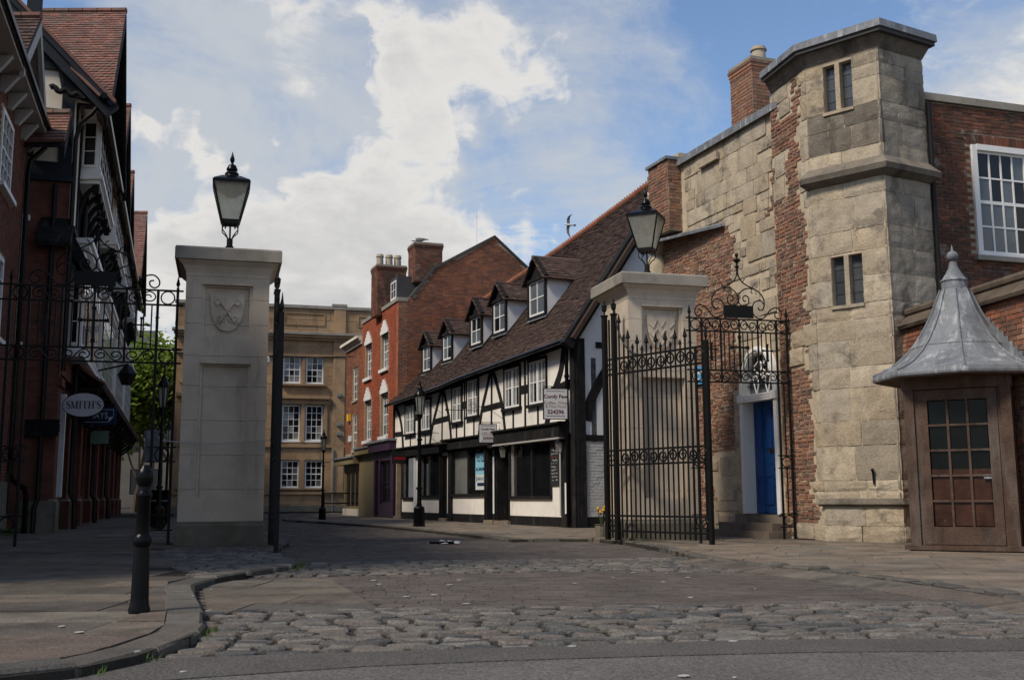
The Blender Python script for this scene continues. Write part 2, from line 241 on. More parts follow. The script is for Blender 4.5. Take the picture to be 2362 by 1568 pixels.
# ------------------------------------------------------------------ helpers
BASE = {}
def thing(name, label, cat, loc=(0, 0, 0), group=None, rz=0.0):
    o = bpy.data.objects.new(name, None); o.empty_display_size = .2; COL.objects.link(o)
    o.location = loc; o.rotation_euler = (0, 0, rz); o['label'] = label; o['category'] = cat
    if group: o['group'] = group
    BASE[o] = Vector(loc) if rz == 0 else Vector((0, 0, 0))     # turned things are modelled in their own axes
    return o
def tag(o, label, cat, group=None):
    o['label'] = label; o['category'] = cat
    if group: o['group'] = group
    return o
def setting(o): o['kind'] = 'structure'; BASE.setdefault(o, Vector((0, 0, 0))); return o
def stuff(o): o['kind'] = 'stuff'; return o
def copy_tree(o, parent=None):
    c = o.copy(); COL.objects.link(c); c.parent = parent
    for ch in list(o.children): copy_tree(ch, c)
    return c
def link_mesh(name, me, m, parent=None):
    o = bpy.data.objects.new(name, me); COL.objects.link(o)
    if parent is not None: o.parent = parent; BASE[o] = BASE.get(parent, Vector((0, 0, 0)))
    else: BASE[o] = Vector((0, 0, 0))
    if m is not None and not me.materials:
        for x in (m if isinstance(m, (list, tuple)) else [m]): me.materials.append(x)
    return o
def Fr(o, t, n=None, z=0.0):
    """a vertical wall frame: f(s along, d outward, z up)"""
    t = Vector((t[0], t[1], 0)).normalized(); n = Vector((n[0], n[1], 0)).normalized(); o = Vector((o[0], o[1], z))
    return lambda s, d, zz: o + t*s + n*d + Vector((0, 0, zz))
IDF = lambda s, d, z: Vector((s, d, z))
class B:
    def __init__(s): s.v = []; s.f = []; s.mi = []; s.m = 0
    def add(s, vs, fs):
        k = len(s.v); s.v.extend(tuple(v) for v in vs); s.f.extend([tuple(i+k for i in f) for f in fs]); s.mi.extend([s.m]*len(fs)); return s
    def hexa(s, p): return s.add(p, [(0, 1, 2, 3), (7, 6, 5, 4), (0, 4, 5, 1), (1, 5, 6, 2), (2, 6, 7, 3), (3, 7, 4, 0)])
    def box(s, fr, s0, s1, d0, d1, z0, z1):
        return s.hexa([fr(s0, d0, z0), fr(s1, d0, z0), fr(s1, d1, z0), fr(s0, d1, z0), fr(s0, d0, z1), fr(s1, d0, z1), fr(s1, d1, z1), fr(s0, d1, z1)])
    def prism(s, fr, poly, d0, d1):
        n = len(poly); a = [fr(p[0], d0, p[1]) for p in poly] + [fr(p[0], d1, p[1]) for p in poly]
        return s.add(a, [tuple(range(n)), tuple(range(2*n-1, n-1, -1))] + [(i, i+n, (i+1) % n+n, (i+1) % n) for i in range(n)])
    def slab(s, poly, z0, z1):
        n = len(poly); a = [(p[0], p[1], z0) for p in poly] + [(p[0], p[1], z1) for p in poly]
        return s.add(a, [tuple(range(n)), tuple(range(2*n-1, n-1, -1))] + [(i, i+n, (i+1) % n+n, (i+1) % n) for i in range(n)])
    def bar(s, fr, p, q, w, d0, d1):
        """a straight timber of width w between (s,z) points in a wall frame"""
        dx, dz = q[0]-p[0], q[1]-p[1]; l = math.hypot(dx, dz); nx, nz = -dz/l*w/2, dx/l*w/2
        return s.prism(fr, [(p[0]+nx, p[1]+nz), (q[0]+nx, q[1]+nz), (q[0]-nx, q[1]-nz), (p[0]-nx, p[1]-nz)], d0, d1)
    def ribbon(s, fr, pts, w, d0, d1):
        L = []; R = []
        for i, p in enumerate(pts):
            a = pts[max(i-1, 0)]; b = pts[min(i+1, len(pts)-1)]; dx, dz = b[0]-a[0], b[1]-a[1]; l = math.hypot(dx, dz) or 1
            ww = w[i] if isinstance(w, (list, tuple)) else w
            L.append((p[0]-dz/l*ww/2, p[1]+dx/l*ww/2)); R.append((p[0]+dz/l*ww/2, p[1]-dx/l*ww/2))
        for i in range(len(pts)-1): s.prism(fr, [L[i], L[i+1], R[i+1], R[i]], d0, d1)
        return s
    def tube(s, pts, r, n=6, cap=True):
        pts = [Vector(p) for p in pts]; k = len(s.v); up = None; m = len(pts)
        for i, p in enumerate(pts):
            t = (pts[min(i+1, m-1)] - pts[max(i-1, 0)]).normalized()
            if up is None:
                up = Vector((0, 0, 1)) if abs(t.z) < .9 else Vector((1, 0, 0))
            u = (up - t*up.dot(t))
            if u.length < 1e-4: u = t.orthogonal()
            u.normalize(); w = t.cross(u); up = u
            rr = r[i] if isinstance(r, (list, tuple)) else r
            for j in range(n):
                a = 2*PI*j/n; s.v.append(tuple(p + u*(math.cos(a)*rr) + w*(math.sin(a)*rr)))
        for i in range(m-1):
            for j in range(n):
                s.f.append((k+i*n+j, k+i*n+(j+1) % n, k+(i+1)*n+(j+1) % n, k+(i+1)*n+j)); s.mi.append(s.m)
        if cap:
            s.f.append(tuple(k+j for j in range(n-1, -1, -1))); s.f.append(tuple(k+(m-1)*n+j for j in range(n))); s.mi += [s.m]*2
        return s
    def lathe(s, prof, c=(0, 0, 0), n=12, sq=False, rot=0.0, sx=1.0):
        k = len(s.v); q = math.sqrt(2) if sq else 1
        for r, z in prof:
            for j in range(n):
                a = rot + 2*PI*(j+(.5 if sq else 0))/n; s.v.append((c[0]+math.cos(a)*r*q*sx, c[1]+math.sin(a)*r*q, c[2]+z))
        for i in range(len(prof)-1):
            for j in range(n): s.f.append((k+i*n+j, k+i*n+(j+1) % n, k+(i+1)*n+(j+1) % n, k+(i+1)*n+j)); s.mi.append(s.m)
        s.f.append(tuple(k+j for j in range(n-1, -1, -1))); s.f.append(tuple(k+(len(prof)-1)*n+j for j in range(n))); s.mi += [s.m]*2
        return s
    def mesh(s, name, base=Vector((0, 0, 0)), smooth=False):
        me = bpy.data.meshes.new(name); me.from_pydata([(v[0]-base[0], v[1]-base[1], v[2]-base[2]) for v in s.v], [], s.f); me.validate()
        bm = bmesh.new(); bm.from_mesh(me); bmesh.ops.recalc_face_normals(bm, faces=bm.faces); bm.to_mesh(me); bm.free()
        if len(me.polygons) == len(s.mi) and any(s.mi): me.polygons.foreach_set('material_index', s.mi)
        if smooth:
            me.polygons.foreach_set('use_smooth', [True]*len(me.polygons))
            try: me.set_sharp_from_angle(angle=math.radians(38))
            except Exception: pass
        me.update(); return me
    def build(s, name, m, parent=None, smooth=False):
        base = BASE.get(parent, Vector((0, 0, 0))) if parent is not None else Vector((0, 0, 0))
        return link_mesh(name, s.mesh(name, base, smooth), m, parent)
def spline(pts, k=6, closed=False):
    P = [Vector(p) for p in pts]; out = []; n = len(P)
    for i in range(n if closed else n-1):
        p0 = P[(i-1) % n] if closed or i > 0 else P[0]*2-P[1]; p1 = P[i]; p2 = P[(i+1) % n]
        p3 = P[(i+2) % n] if closed or i+2 < n else P[-1]*2-P[-2]
        for j in range(k):
            t = j/k; out.append(.5*((2*p1)+(p2-p0)*t+(2*p0-5*p1+4*p2-p3)*t*t+(3*p1-p0-3*p2+p3)*t**3))
    if not closed: out.append(P[-1])
    return out
def wall(b, fr, s0, s1, z0, z1, holes, d0, d1):
    """a wall box left open at holes (s0, s1, z0, z1)"""
    S = sorted({s0, s1, *[min(max(h[i], s0), s1) for h in holes for i in (0, 1)]}); Z = sorted({z0, z1, *[min(max(h[i], z0), z1) for h in holes for i in (2, 3)]})
    for i in range(len(S)-1):
        run = None
        for j in range(len(Z)-1):
            cs, cz = (S[i]+S[i+1])/2, (Z[j]+Z[j+1])/2
            if any(h[0] < cs < h[1] and h[2] < cz < h[3] for h in holes):
                if run: b.box(fr, S[i], S[i+1], d0, d1, *run); run = None
            else: run = (run[0] if run else Z[j], Z[j+1])
        if run: b.box(fr, S[i], S[i+1], d0, d1, *run)
    return b
def inpoly(x, y, P):
    c = False; n = len(P)
    for i in range(n):
        a, b = P[i], P[(i+1) % n]
        if (a[1] > y) != (b[1] > y) and x < (b[0]-a[0])*(y-a[1])/(b[1]-a[1])+a[0]: c = not c
    return c
def cliprect(P, x0, x1, y0, y1):
    for ax, val, keep in ((0, x0, 1), (0, x1, -1), (1, y0, 1), (1, y1, -1)):
        out = []
        for i in range(len(P)):
            a, b = P[i], P[(i+1) % len(P)]; ia = (a[ax]-val)*keep >= 0; ib = (b[ax]-val)*keep >= 0
            if ia: out.append(a)
            if ia != ib:
                t = (val-a[ax])/(b[ax]-a[ax]); out.append((a[0]+(b[0]-a[0])*t, a[1]+(b[1]-a[1])*t))
        P = out
        if len(P) < 3: return None
    return P
_unit = {}
def rough_stone(seed, m):
    key = ('rough', seed, m.name)
    if key in _unit: return _unit[key]
    r = random.Random(seed); b = B(); n = 5; g = {}
    ex = [[r.uniform(-.012, .004) for _ in range(n)] for _ in range(4)]
    for i in range(n):
        for j in range(n):
            x, z = -.5+i/(n-1), -.5+j/(n-1)
            if i == 0: x -= ex[0][j]
            if i == n-1: x += ex[1][j]
            if j == 0: z -= ex[2][i]
            if j == n-1: z += ex[3][i]
            edge = i in (0, n-1) or j in (0, n-1); corner = i in (0, n-1) and j in (0, n-1)
            if corner: x *= 1-r.uniform(.006, .03); z *= 1-r.uniform(.01, .05)
            y = .5-(.10 if edge else 0)-(.06 if corner else 0)+r.uniform(-.05, .05)
            g[i, j] = len(b.v); b.v.append((x, y, z))
    for i in range(n-1):
        for j in range(n-1): b.f.append((g[i, j], g[i+1, j], g[i+1, j+1], g[i, j+1])); b.mi.append(0)
    rim = [g[i, 0] for i in range(n)]+[g[n-1, j] for j in range(1, n)]+[g[i, n-1] for i in range(n-2, -1, -1)]+[g[0, j] for j in range(n-2, 0, -1)]
    k = len(b.v)
    for q in rim: b.v.append((b.v[q][0], -.5, b.v[q][2]))
    for i in range(len(rim)): b.f.append((rim[i], rim[(i+1) % len(rim)], k+(i+1) % len(rim), k+i)); b.mi.append(0)
    me = b.mesh('stone_block'); me.materials.append(m); _unit[key] = me; return me
def unit_piece(kind, m):
    """shared meshes in a -0.5..0.5 box: x along, y outward, z up"""
    key = (kind, m.name)
    if key in _unit: return _unit[key]
    b = B()
    if kind in ('block', 'stone'):
        e, f = (.018, .04) if kind == 'block' else (.006, .012)
        o = [(-.5, -.5), (.5, -.5), (.5, .5), (-.5, .5)]; i_ = [(-.5+e, -.5+f), (.5-e, -.5+f), (.5-e, .5-f), (-.5+e, .5-f)]
        v = [(x, -.5, z) for x, z in o] + [(x, .2, z) for x, z in o] + [(x, .5, z) for x, z in i_]
        b.add(v, [(3, 2, 1, 0)] + [(k+i, k+(i+1) % 4, k+4+(i+1) % 4, k+4+i) for k in (0, 4) for i in range(4)] + [(8, 9, 10, 11)])
    elif kind == 'tile':
        b.hexa([(-.5, -.5, -.5), (.5, -.5, -.5), (.5, .5, -.5), (-.5, .5, -.5), (-.5, -.5, .5), (.5, -.5, .5), (.5, -.25, .5), (-.5, -.25, .5)])
    elif kind == 'pane':
        b.box(IDF, -.5, .5, -.5, .5, -.5, .5)
    me = b.mesh(kind); me.materials.append(m); _unit[key] = me; return me
def place(name, me, fr, c, parent, tilt=0.0):
    """one individual piece of a wall field, set into its cell"""
    s0, s1, z0, z1, d0, d1 = c
    o = bpy.data.objects.new(name, me); COL.objects.link(o); o.parent = parent
    ctr = fr((s0+s1)/2, (d0+d1)/2, (z0+z1)/2)
    t = (fr(s1, d0, (z0+z1)/2)-fr(s0, d0, (z0+z1)/2)); u = (fr((s0+s1)/2, d0, z1)-fr((s0+s1)/2, d0, z0))
    n = t.cross(u).normalized(); dd = fr((s0+s1)/2, d1, z0)-fr((s0+s1)/2, d0, z0)
    if n.dot(dd) < 0: n = -n
    if tilt: n = (n + t.normalized()*random.uniform(-tilt, tilt) + u.normalized()*random.uniform(-tilt, tilt)).normalized()
    M = Matrix(((t.x, n.x*(d1-d0), u.x, 0), (t.y, n.y*(d1-d0), u.y, 0), (t.z, n.z*(d1-d0), u.z, 0), (0, 0, 0, 1)))
    M.translation = ctr - BASE.get(parent, Vector((0, 0, 0)))
    o.matrix_basis = M; return o
def field(parent, name, fr, cells, m, nind=0, kind='block', jit=0.0):
    """cells (s0, s1, z0, z1, d0, d1): the nearest nind become parts of their own, the rest one joined part"""
    if not cells: return
    random.seed(len(cells))
    key = lambda c: (fr((c[0]+c[1])/2, c[5], (c[2]+c[3])/2)-EYE).length/max(c[1]-c[0], .01)
    cells = sorted(cells, key=key) if nind else cells
    me = unit_piece(kind, m)
    for i, c in enumerate(cells[:nind]): place(name, rough_stone(i % 12, m) if kind == 'stone' else me, fr, c, parent)
    rest = cells[nind:]
    if rest:
        b = B(); base = BASE.get(parent, Vector((0, 0, 0))); v = []; f = []
        for s0, s1, z0, z1, d0, d1 in rest:
            k = len(v); dt = d0+(d1-d0)*.3 if kind == 'tile' else d1
            J = (lambda a: random.uniform(-a, a)*jit) if jit else (lambda a: 0)
            v += [fr(s0, d0, z0), fr(s1, d0, z0), fr(s1+J(.006), d1+J(.004), z0+J(.006)), fr(s0+J(.006), d1+J(.004), z0+J(.006)), fr(s0, d0, z1), fr(s1, d0, z1), fr(s1+J(.006), dt+J(.004), z1+J(.006)), fr(s0+J(.006), dt+J(.004), z1+J(.006))]
            f += [(k+3, k+2, k+6, k+7), (k, k+1, k+2, k+3), (k+1, k+5, k+6, k+2), (k+5, k+4, k+7, k+6), (k+4, k, k+3, k+7)]
        me = bpy.data.meshes.new(name); me.from_pydata([tuple(p-base) for p in v], [], f)
        bm = bmesh.new(); bm.from_mesh(me); bmesh.ops.recalc_face_normals(bm, faces=bm.faces)
        bm.to_mesh(me); bm.free()
        o = link_mesh(name, me, m, parent); stuff(o); return o
def courses(s0, s1, z0, z1, h, lo, hi, gap, seed, mask=None, proud=(.004, .014), back=.03, hv=0.0, bond=None):
    r = random.Random(seed); out = []; z = z0; k = 0
    while z < z1-.02:
        hh = h*(1+r.uniform(-hv, hv)); zt = min(z+hh, z1); s = s0 - r.uniform(0, hi)
        if bond: s = s0 - (bond/2 if k % 2 else 0)
        while s < s1:
            w = r.uniform(lo, hi) if not bond else bond
            a, b_ = max(s, s0), min(s+w, s1)
            if b_-a > .05 and (mask is None or mask((a+b_)/2, (z+zt)/2, a, b_, z, zt)):
                out.append((a+gap/2, b_-gap/2, z+gap/2, zt-gap/2, -back, r.uniform(*proud)))
            s += w
        z += hh; k += 1
    return out
def sash(parent, fr, s0, s1, z0, z1, d, cols, rows, m=WHITE, glass=GLASS, fw=.06, bw=.025, mid=None, depth=.05, name='window', tilt=.01):
    """a framed window; its panes are sub-parts"""
    b = B()
    b.box(fr, s0, s1, d-depth, d, z0, z0+fw*1.2); b.box(fr, s0, s1, d-depth, d, z1-fw, z1)
    b.box(fr, s0, s0+fw, d-depth, d-.001, z0+fw*1.2, z1-fw); b.box(fr, s1-fw, s1, d-depth, d-.001, z0+fw*1.2, z1-fw)
    iw, ih = (s1-s0-2*fw)/cols, (z1-z0-2.2*fw)/rows; a, c = s0+fw, z0+1.2*fw
    for i in range(1, cols):
        w = bw*(2.4 if mid == 'v' and i*2 == cols else 1); b.box(fr, a+i*iw-w/2, a+i*iw+w/2, d-depth*.8, d-.006, c, z1-fw)
    for j in range(1, rows):
        w = bw*(1.9 if mid == 'h' and j*2 == rows else 1); b.box(fr, s0+fw, s1-fw, d-depth*.8, d-.009, c+j*ih-w/2, c+j*ih+w/2)
    o = b.build(name, m, parent)
    gl = glass if isinstance(glass, (list, tuple)) else [glass]
    r = random.Random(int((s0*7+z0*13+cols)*100))
    for i in range(cols):
        for j in range(rows):
            place('pane', unit_piece('pane', r.choice(gl)), fr, (a+i*iw, a+(i+1)*iw, c+j*ih, c+(j+1)*ih, d-depth*.62, d-depth*.5), o, tilt)
    return o
def text(body, size, m, parent, origin, xdir, ndir, name='lettering', align='CENTER', extr=.002, sx=1.0, bold=0.0):
    cu = bpy.data.curves.new(name, 'FONT'); cu.body = body; cu.size = size; cu.align_x = align; cu.align_y = 'CENTER'; cu.extrude = extr; cu.offset = bold
    cu.resolution_u = 3; cu.materials.append(m)
    tmp = bpy.data.objects.new(name, cu); COL.objects.link(tmp); me = bpy.data.meshes.new_from_object(tmp); bpy.data.objects.remove(tmp)
    if not me.materials: me.materials.append(m)
    o = bpy.data.objects.new(name, me); COL.objects.link(o)
    x = Vector(xdir).normalized(); n = Vector(ndir).normalized(); y = n.cross(x)
    M = Matrix(((x.x*sx, y.x, n.x, 0), (x.y*sx, y.y, n.y, 0), (x.z*sx, y.z, n.z, 0), (0, 0, 0, 1)))
    M.translation = Vector(origin) - (BASE.get(parent, Vector((0, 0, 0))) if parent is not None else Vector((0, 0, 0)))
    o.matrix_basis = M
    if parent is not None: o.parent = parent
    return o
G_ = Vector((.966, .259, 0)); H_ = Vector((-.259, .966, 0)); GROT = math.atan2(.259, .966)

# ------------------------------------------------------------------ ground, road, pavements
ground = setting(B().slab([(-400, -60), (400, -60), (400, 700), (-400, 700)], -.4, -.12).build('ground', EARTH))
LK = [(-4, 4.55), (-2.9, 4.85), (-2.37, 5.13), (-2.13, 5.36), (-1.97, 5.81), (-1.93, 6.62), (-1.98, 7.06), (-2.31, 8.16), (-2.75, 9.5), (-3.1, 10.69), (-3.0, 11.4), (-2.85, 12.4), (-2.64, 13.36),
      (-3.1, 15.09), (-3.55, 16.6), (-3.9, 18.4), (-4.1, 20), (-5.2, 24), (-8.5, 34), (-13, 46), (-17, 56), (-22, 70), (-29, 96)]
RK = [(4.3, 3.5), (4.1, 7), (3.94, 8.5), (3.83, 9.5), (3.41, 11.57), (2.84, 12.9), (2.49, 14.55), (2.34, 17.0), (2.0, 19.6), (1.53, 21.0), (.6, 21.1), (-.02, 20.9), (-.77, 23.2), (-1.92, 26.4), (-4.28, 32.4), (-7.74, 39.1), (-9.0, 42.5), (-9.5, 48), (-10, 58)]
ROADP = LK + [(-10, 96), (-10, 58)] + RK[::-1][1:] + [(4.3, 2.5), (-20, 2.5), (-20, 4.0)]
road = setting(B().slab([(-60, -20), (60, -20), (60, 130), (-60, 130)], -.118, -.073).build('road', JOINT))
nearbot = lambda x: 6.0 + (x+2.05)*.19 if x < 1.5 else 6.66
neartop = lambda x: 8.44 + (x+2.3)*.09
cob2a = lambda x: 12.0 + (x+3)*.22 if x < 1.2 else 12.9-(x-1.2)*.35
cob2b = lambda x: 14.6 + (x+2.8)*.16
def sheet(name, poly, z, m, parent=None):
    b = B(); b.add([(p[0], p[1], z) for p in poly], [tuple(range(len(poly)))]); return b.build(name, m, parent)
xs = [-2.05+i*.25 for i in range(0, 26)]
asph = setting(B().slab([(-60, -20), (60, -20), (60, 5.9), (4.5, 6.62), (2.9, 6.62)] + [(x, nearbot(x)) for x in xs[::-1] if x < 2.8] + [(-2.2, 5.5), (-2.9, 5.2), (-60, 4.9)], -.084, -.062).build('asphalt_road', ASPHALT))
patch = setting(B().slab([(-60, 3.4), (-2.6, 4.75), (-1.55, 5.38), (-.76, 5.72), (0, 5.9), (.8, 6.03), (1.68, 6.14), (2.87, 6.16), (6, 6.1), (60, 5.0), (60, 5.9), (4.5, 6.62), (2.9, 6.62)] + [(x, nearbot(x)) for x in xs[::-1] if x < 2.8] + [(-2.2, 5.5), (-2.9, 5.2), (-60, 4.9)], -.061, -.056).build('asphalt_patch', ASPHALT2))
def cobble_mesh(seed):
    r = random.Random(seed); b = B(); n = 10; rings = [(1.0, 0), (1.0, .55), (.945, .84), (.80, .975)]
    for k, (sc, z) in enumerate(rings):
        for j in range(n):
            a = 2*PI*j/n; c, s_ = math.cos(a), math.sin(a); p = 2.9
            q = (abs(c)**p+abs(s_)**p)**(-1/p); jit = 1+r.uniform(-.07, .05)
            b.v.append((c*q*.5*sc*jit, s_*q*.5*sc*jit, z+r.uniform(-.06, .06)*(k > 0)))
    b.v.append((r.uniform(-.1, .1), r.uniform(-.1, .1), 1.02))
    for k in range(3):
        for j in range(n): b.f.append((k*n+j, k*n+(j+1) % n, (k+1)*n+(j+1) % n, (k+1)*n+j)); b.mi.append(0)
    for j in range(n): b.f.append((3*n+j, 3*n+(j+1) % n, 4*n)); b.mi.append(0)
    return b
COBT = [cobble_mesh(i) for i in range(6)]; COBM = []
for t in COBT:
    me = t.mesh('cobble', smooth=True); me.materials.append(COBBLE); COBM.append(me)
def cobbles(parent, polyf, ya, yb, pitch, wlo, whi, xa, xb, nind, seed, z0=-.085, h=.045, dens=1.0):
    r = random.Random(seed); out = []; k = 0; t = 0.0
    while t < 1:
        x = xa - r.uniform(0, whi)
        while x < xb:
            w = r.uniform(wlo, whi); cx = x+w/2; y0, y1 = ya(cx), yb(cx); y = y0+(y1-y0)*t+pitch/2+r.uniform(-.02, .02)
            if polyf(cx, y) and y < y1: out.append((cx, y, w*.91, pitch*r.uniform(.76, .90), r.uniform(.85, 1.2)*h, r.uniform(-.10, .10), r.randrange(6), z0))
            x += w
        t += pitch/max(yb(0)-ya(0), .1); k += 1
    out.sort(key=lambda c: c[0]**2+c[1]**2)
    for c in out[:nind]:
        o = bpy.data.objects.new('cobble', COBM[c[6]]); COL.objects.link(o); o.parent = parent
        o.location = Vector((c[0], c[1], c[7]))-BASE[parent]; o.rotation_euler = (r.uniform(-.05, .05), r.uniform(-.05, .05), c[5]); o.scale = (c[2], c[3], c[4])
    rest = out[nind:]
    if rest:
        b = B()
        for c in rest:
            t_ = COBT[c[6]]; ca, sa = math.cos(c[5]), math.sin(c[5])
            b.add([(c[0]+v[0]*c[2]*ca-v[1]*c[3]*sa, c[1]+v[0]*c[2]*sa+v[1]*c[3]*ca, c[7]+v[2]*c[4]) for v in t_.v], t_.f)
        stuff(b.build('cobble', COBBLE, parent, smooth=True))
onroad = lambda x, y: inpoly(x, y, ROADP)
cobbles(road, lambda x, y: onroad(x, y) or (x > 3.6 and x < 6 and y < 7.6), nearbot, neartop, .165, .17, .36, -2.6, 4.4, 300, 11, h=.036)
cobbles(road, onroad, cob2a, cob2b, .15, .14, .28, -3.2, 3.8, 0, 12, h=.036)
def setts(parent, polyf, xa, xb, ya, yb, w, d, seed, z=-.066):
    r = random.Random(seed); b = B(); y = ya; k = 0
    while y < yb:
        x = xa + (w/2 if k % 2 else 0)+r.uniform(-.02, .02)
        while x < xb:
            ww = w*r.uniform(.9, 1.1)
            if polyf(x+ww/2, y+d/2):
                zz = z+r.uniform(-.004, .004); a, c = r.uniform(-.003, .003), r.uniform(-.003, .003); g = .005
                b.add([(x+g, y+g, zz+a), (x+ww-g, y+g, zz+c), (x+ww-g, y+d-g, zz-a), (x+g, y+d-g, zz-c), (x, y, -.088), (x+ww, y, -.088), (x+ww, y+d, -.088), (x, y+d, -.088)],
                      [(0, 1, 2, 3), (4, 5, 1, 0), (5, 6, 2, 1), (6, 7, 3, 2), (7, 4, 0, 3)])
            x += ww
        y += d; k += 1
    stuff(b.build('sett', SETT, parent))
FP = [(-3.30, 11.6), (-2.34, 8.46), (-1.0, 8.5), (-1.5, 10.2), (-2.0, 11.95)]
setts(road, lambda x, y: onroad(x, y) and neartop(x) < y < cob2a(x) and not inpoly(x, y, FP), -3.3, 5, 8.4, 13.2, .215, .108, 21)
setts(road, lambda x, y: onroad(x, y) and y > cob2b(x), -9, 3, 14.4, 33, .215, .108, 22)
setts(road, lambda x, y: onroad(x, y), -28, -3, 33, 70, .42, .21, 23)
def slabs(parent, poly, ang, pitch, wlo, whi, seed, m, z0, z1, region=None, name='flagstone', nind=300, gap=.008):
    """flagstones laid in courses, clipped to the outline of the pavement"""
    r = random.Random(seed); ca, sa = math.cos(-ang), math.sin(-ang); P = [(x*ca-y*sa, x*sa+y*ca) for x, y in poly]
    X0, X1, Y0, Y1 = (min(p[0] for p in P), max(p[0] for p in P), min(p[1] for p in P), max(p[1] for p in P)); cell = []
    y = Y0
    while y < Y1:
        d = pitch*r.uniform(.7, 1.25); x = X0-r.uniform(0, whi)
        while x < X1:
            w = r.uniform(wlo, whi); q = cliprect(P, x+gap/2, x+w-gap/2, y+gap/2, y+d-gap/2); x += w
            if not q: continue
            q = [(a*ca+b_*sa, -a*sa+b_*ca) for a, b_ in q]; c = (sum(p[0] for p in q)/len(q), sum(p[1] for p in q)/len(q))
            ar = abs(sum(q[i][0]*q[(i+1) % len(q)][1]-q[(i+1) % len(q)][0]*q[i][1] for i in range(len(q))))/2
            if ar < .01 or (region and not region(*c)): continue
            cell.append((c[0]**2+c[1]**2, q, r.uniform(-.004, .004)))
        y += d
    cell.sort(key=lambda c: c[0])
    rest = B()
    for i, (_, q, dz) in enumerate(cell):
        if i < nind: B().slab(q, z0, z1+dz).build(name, m, parent)
        else: rest.slab(q, z0, z1+dz)
    if rest.v: stuff(rest.build(name, m, parent))
slabs(road, FP, -.05, .95, 1.1, 2.2, 31, FLAG, -.085, -.062)
LP_ = [(-40, 4.1)] + LK + [(-60, 96), (-60, 4.1)]
pav = setting(B().slab(LP_, -.119, -.012).build('pavement', JOINT))
APR = [(-3.35, 11.4), (-3.0, 11.5), (-2.85, 12.4), (-2.72, 13.36), (-3.2, 15.09), (-3.65, 16.6), (-3.95, 18.2), (-5.6, 18.0), (-5.3, 16.5), (-4.4, 14)]
kin = lambda x, y: not inpoly(x, y, APR)
slabs(pav, [(-9, 4.3)] + [(x-.27, y+.05) for x, y in LK[:17]] + [(-4.4, 20), (-12, 20)], .02, .66, .6, 1.5, 41, FLAG, -.02, 0, kin, nind=170)
slabs(pav, [(-12, 20.02), (-4.4, 20.02)] + [(x-.3, y) for x, y in LK[17:20]] + [(-19, 46), (-12, 22)], .05, .75, .7, 1.4, 42, FLAG, -.02, 0, nind=60)
cobbles(pav, lambda x, y: inpoly(x, y, APR) and not (y > 18.55), lambda x: 11.0, lambda x: 19.0, .16, .16, .3, -6, -2.6, 0, 43, z0=-.035, h=.042)
RP_ = RK + [(20, 58), (20, 3.5)]
pav2 = setting(B().slab(RP_, -.117, -.012).build('pavement', JOINT))
slabs(pav2, [(x+.18, y+.03) for x, y in RK[:10]] + [(1.6, 21.4), (4, 24), (12, 24), (12, 3.5)], -.28, .62, .55, 1.35, 51, FLAG_WARM, -.02, 0, nind=190)
slabs(pav2, [(x+.25, y+.1) for x, y in RK[10:19]] + [(4, 56), (4, 24.02), (1.6, 21.42)], -.42, .6, .6, 1.2, 52, FLAG_WARM, -.02, 0, nind=90)
def kerbs(parent, pts, w, lo, hi, z0, z1, seed, m=KERB, rough=.012, side=1):
    r = random.Random(seed); P = [Vector((p[0], p[1], 0)) for p in spline([(x, y, 0) for x, y in pts], 5)]; L = [0]
    for i in range(1, len(P)): L.append(L[-1]+(P[i]-P[i-1]).length)
    def at(l):
        for i in range(1, len(P)):
            if L[i] >= l: return P[i-1].lerp(P[i], (l-L[i-1])/max(L[i]-L[i-1], 1e-6))
        return P[-1]
    l = 0
    while l < L[-1]-lo:
        d = r.uniform(lo, hi); a, b_ = at(l+.006), at(l+d-.006); t = (b_-a).normalized(); n = Vector((-t.y, t.x, 0))*side
        q = [a+n*r.uniform(-rough, rough), b_+n*r.uniform(-rough, rough), b_+n*w, a+n*w]; mid = (a+b_)/2; zt = z1+r.uniform(-rough, rough)
        b = B(); e = .018
        qi = [q[0]+n*e+t*e, q[1]+n*e-t*e, q[2]-n*e-t*e, q[3]-n*e+t*e]
        v = [(p.x, p.y, z0) for p in q]+[(p.x, p.y, zt-e) for p in q]+[(p.x, p.y, zt) for p in qi]
        b.add(v, [(3, 2, 1, 0)]+[(k+i, k+(i+1) % 4, k+4+(i+1) % 4, k+4+i) for k in (0, 4) for i in range(4)]+[(8, 9, 10, 11)])
        b.build('kerb_stone', m, parent); l += d
kerbs(pav, [(-5.5, 4.2)] + LK[:17], .26, .35, .9, -.1, .004, 61)
kerbs(pav, LK[16:21], .25, .7, 1.1, -.1, .004, 62)
kerbs(pav2, RK[1:10], .15, .16, .32, -.1, .012, 63, rough=.024, side=-1)
kerbs(pav2, RK[9:13], .2, .4, .8, -.1, .006, 65, side=-1)
kerbs(pav2, RK[12:18], .2, .7, 1.1, -.1, .006, 64, side=-1)
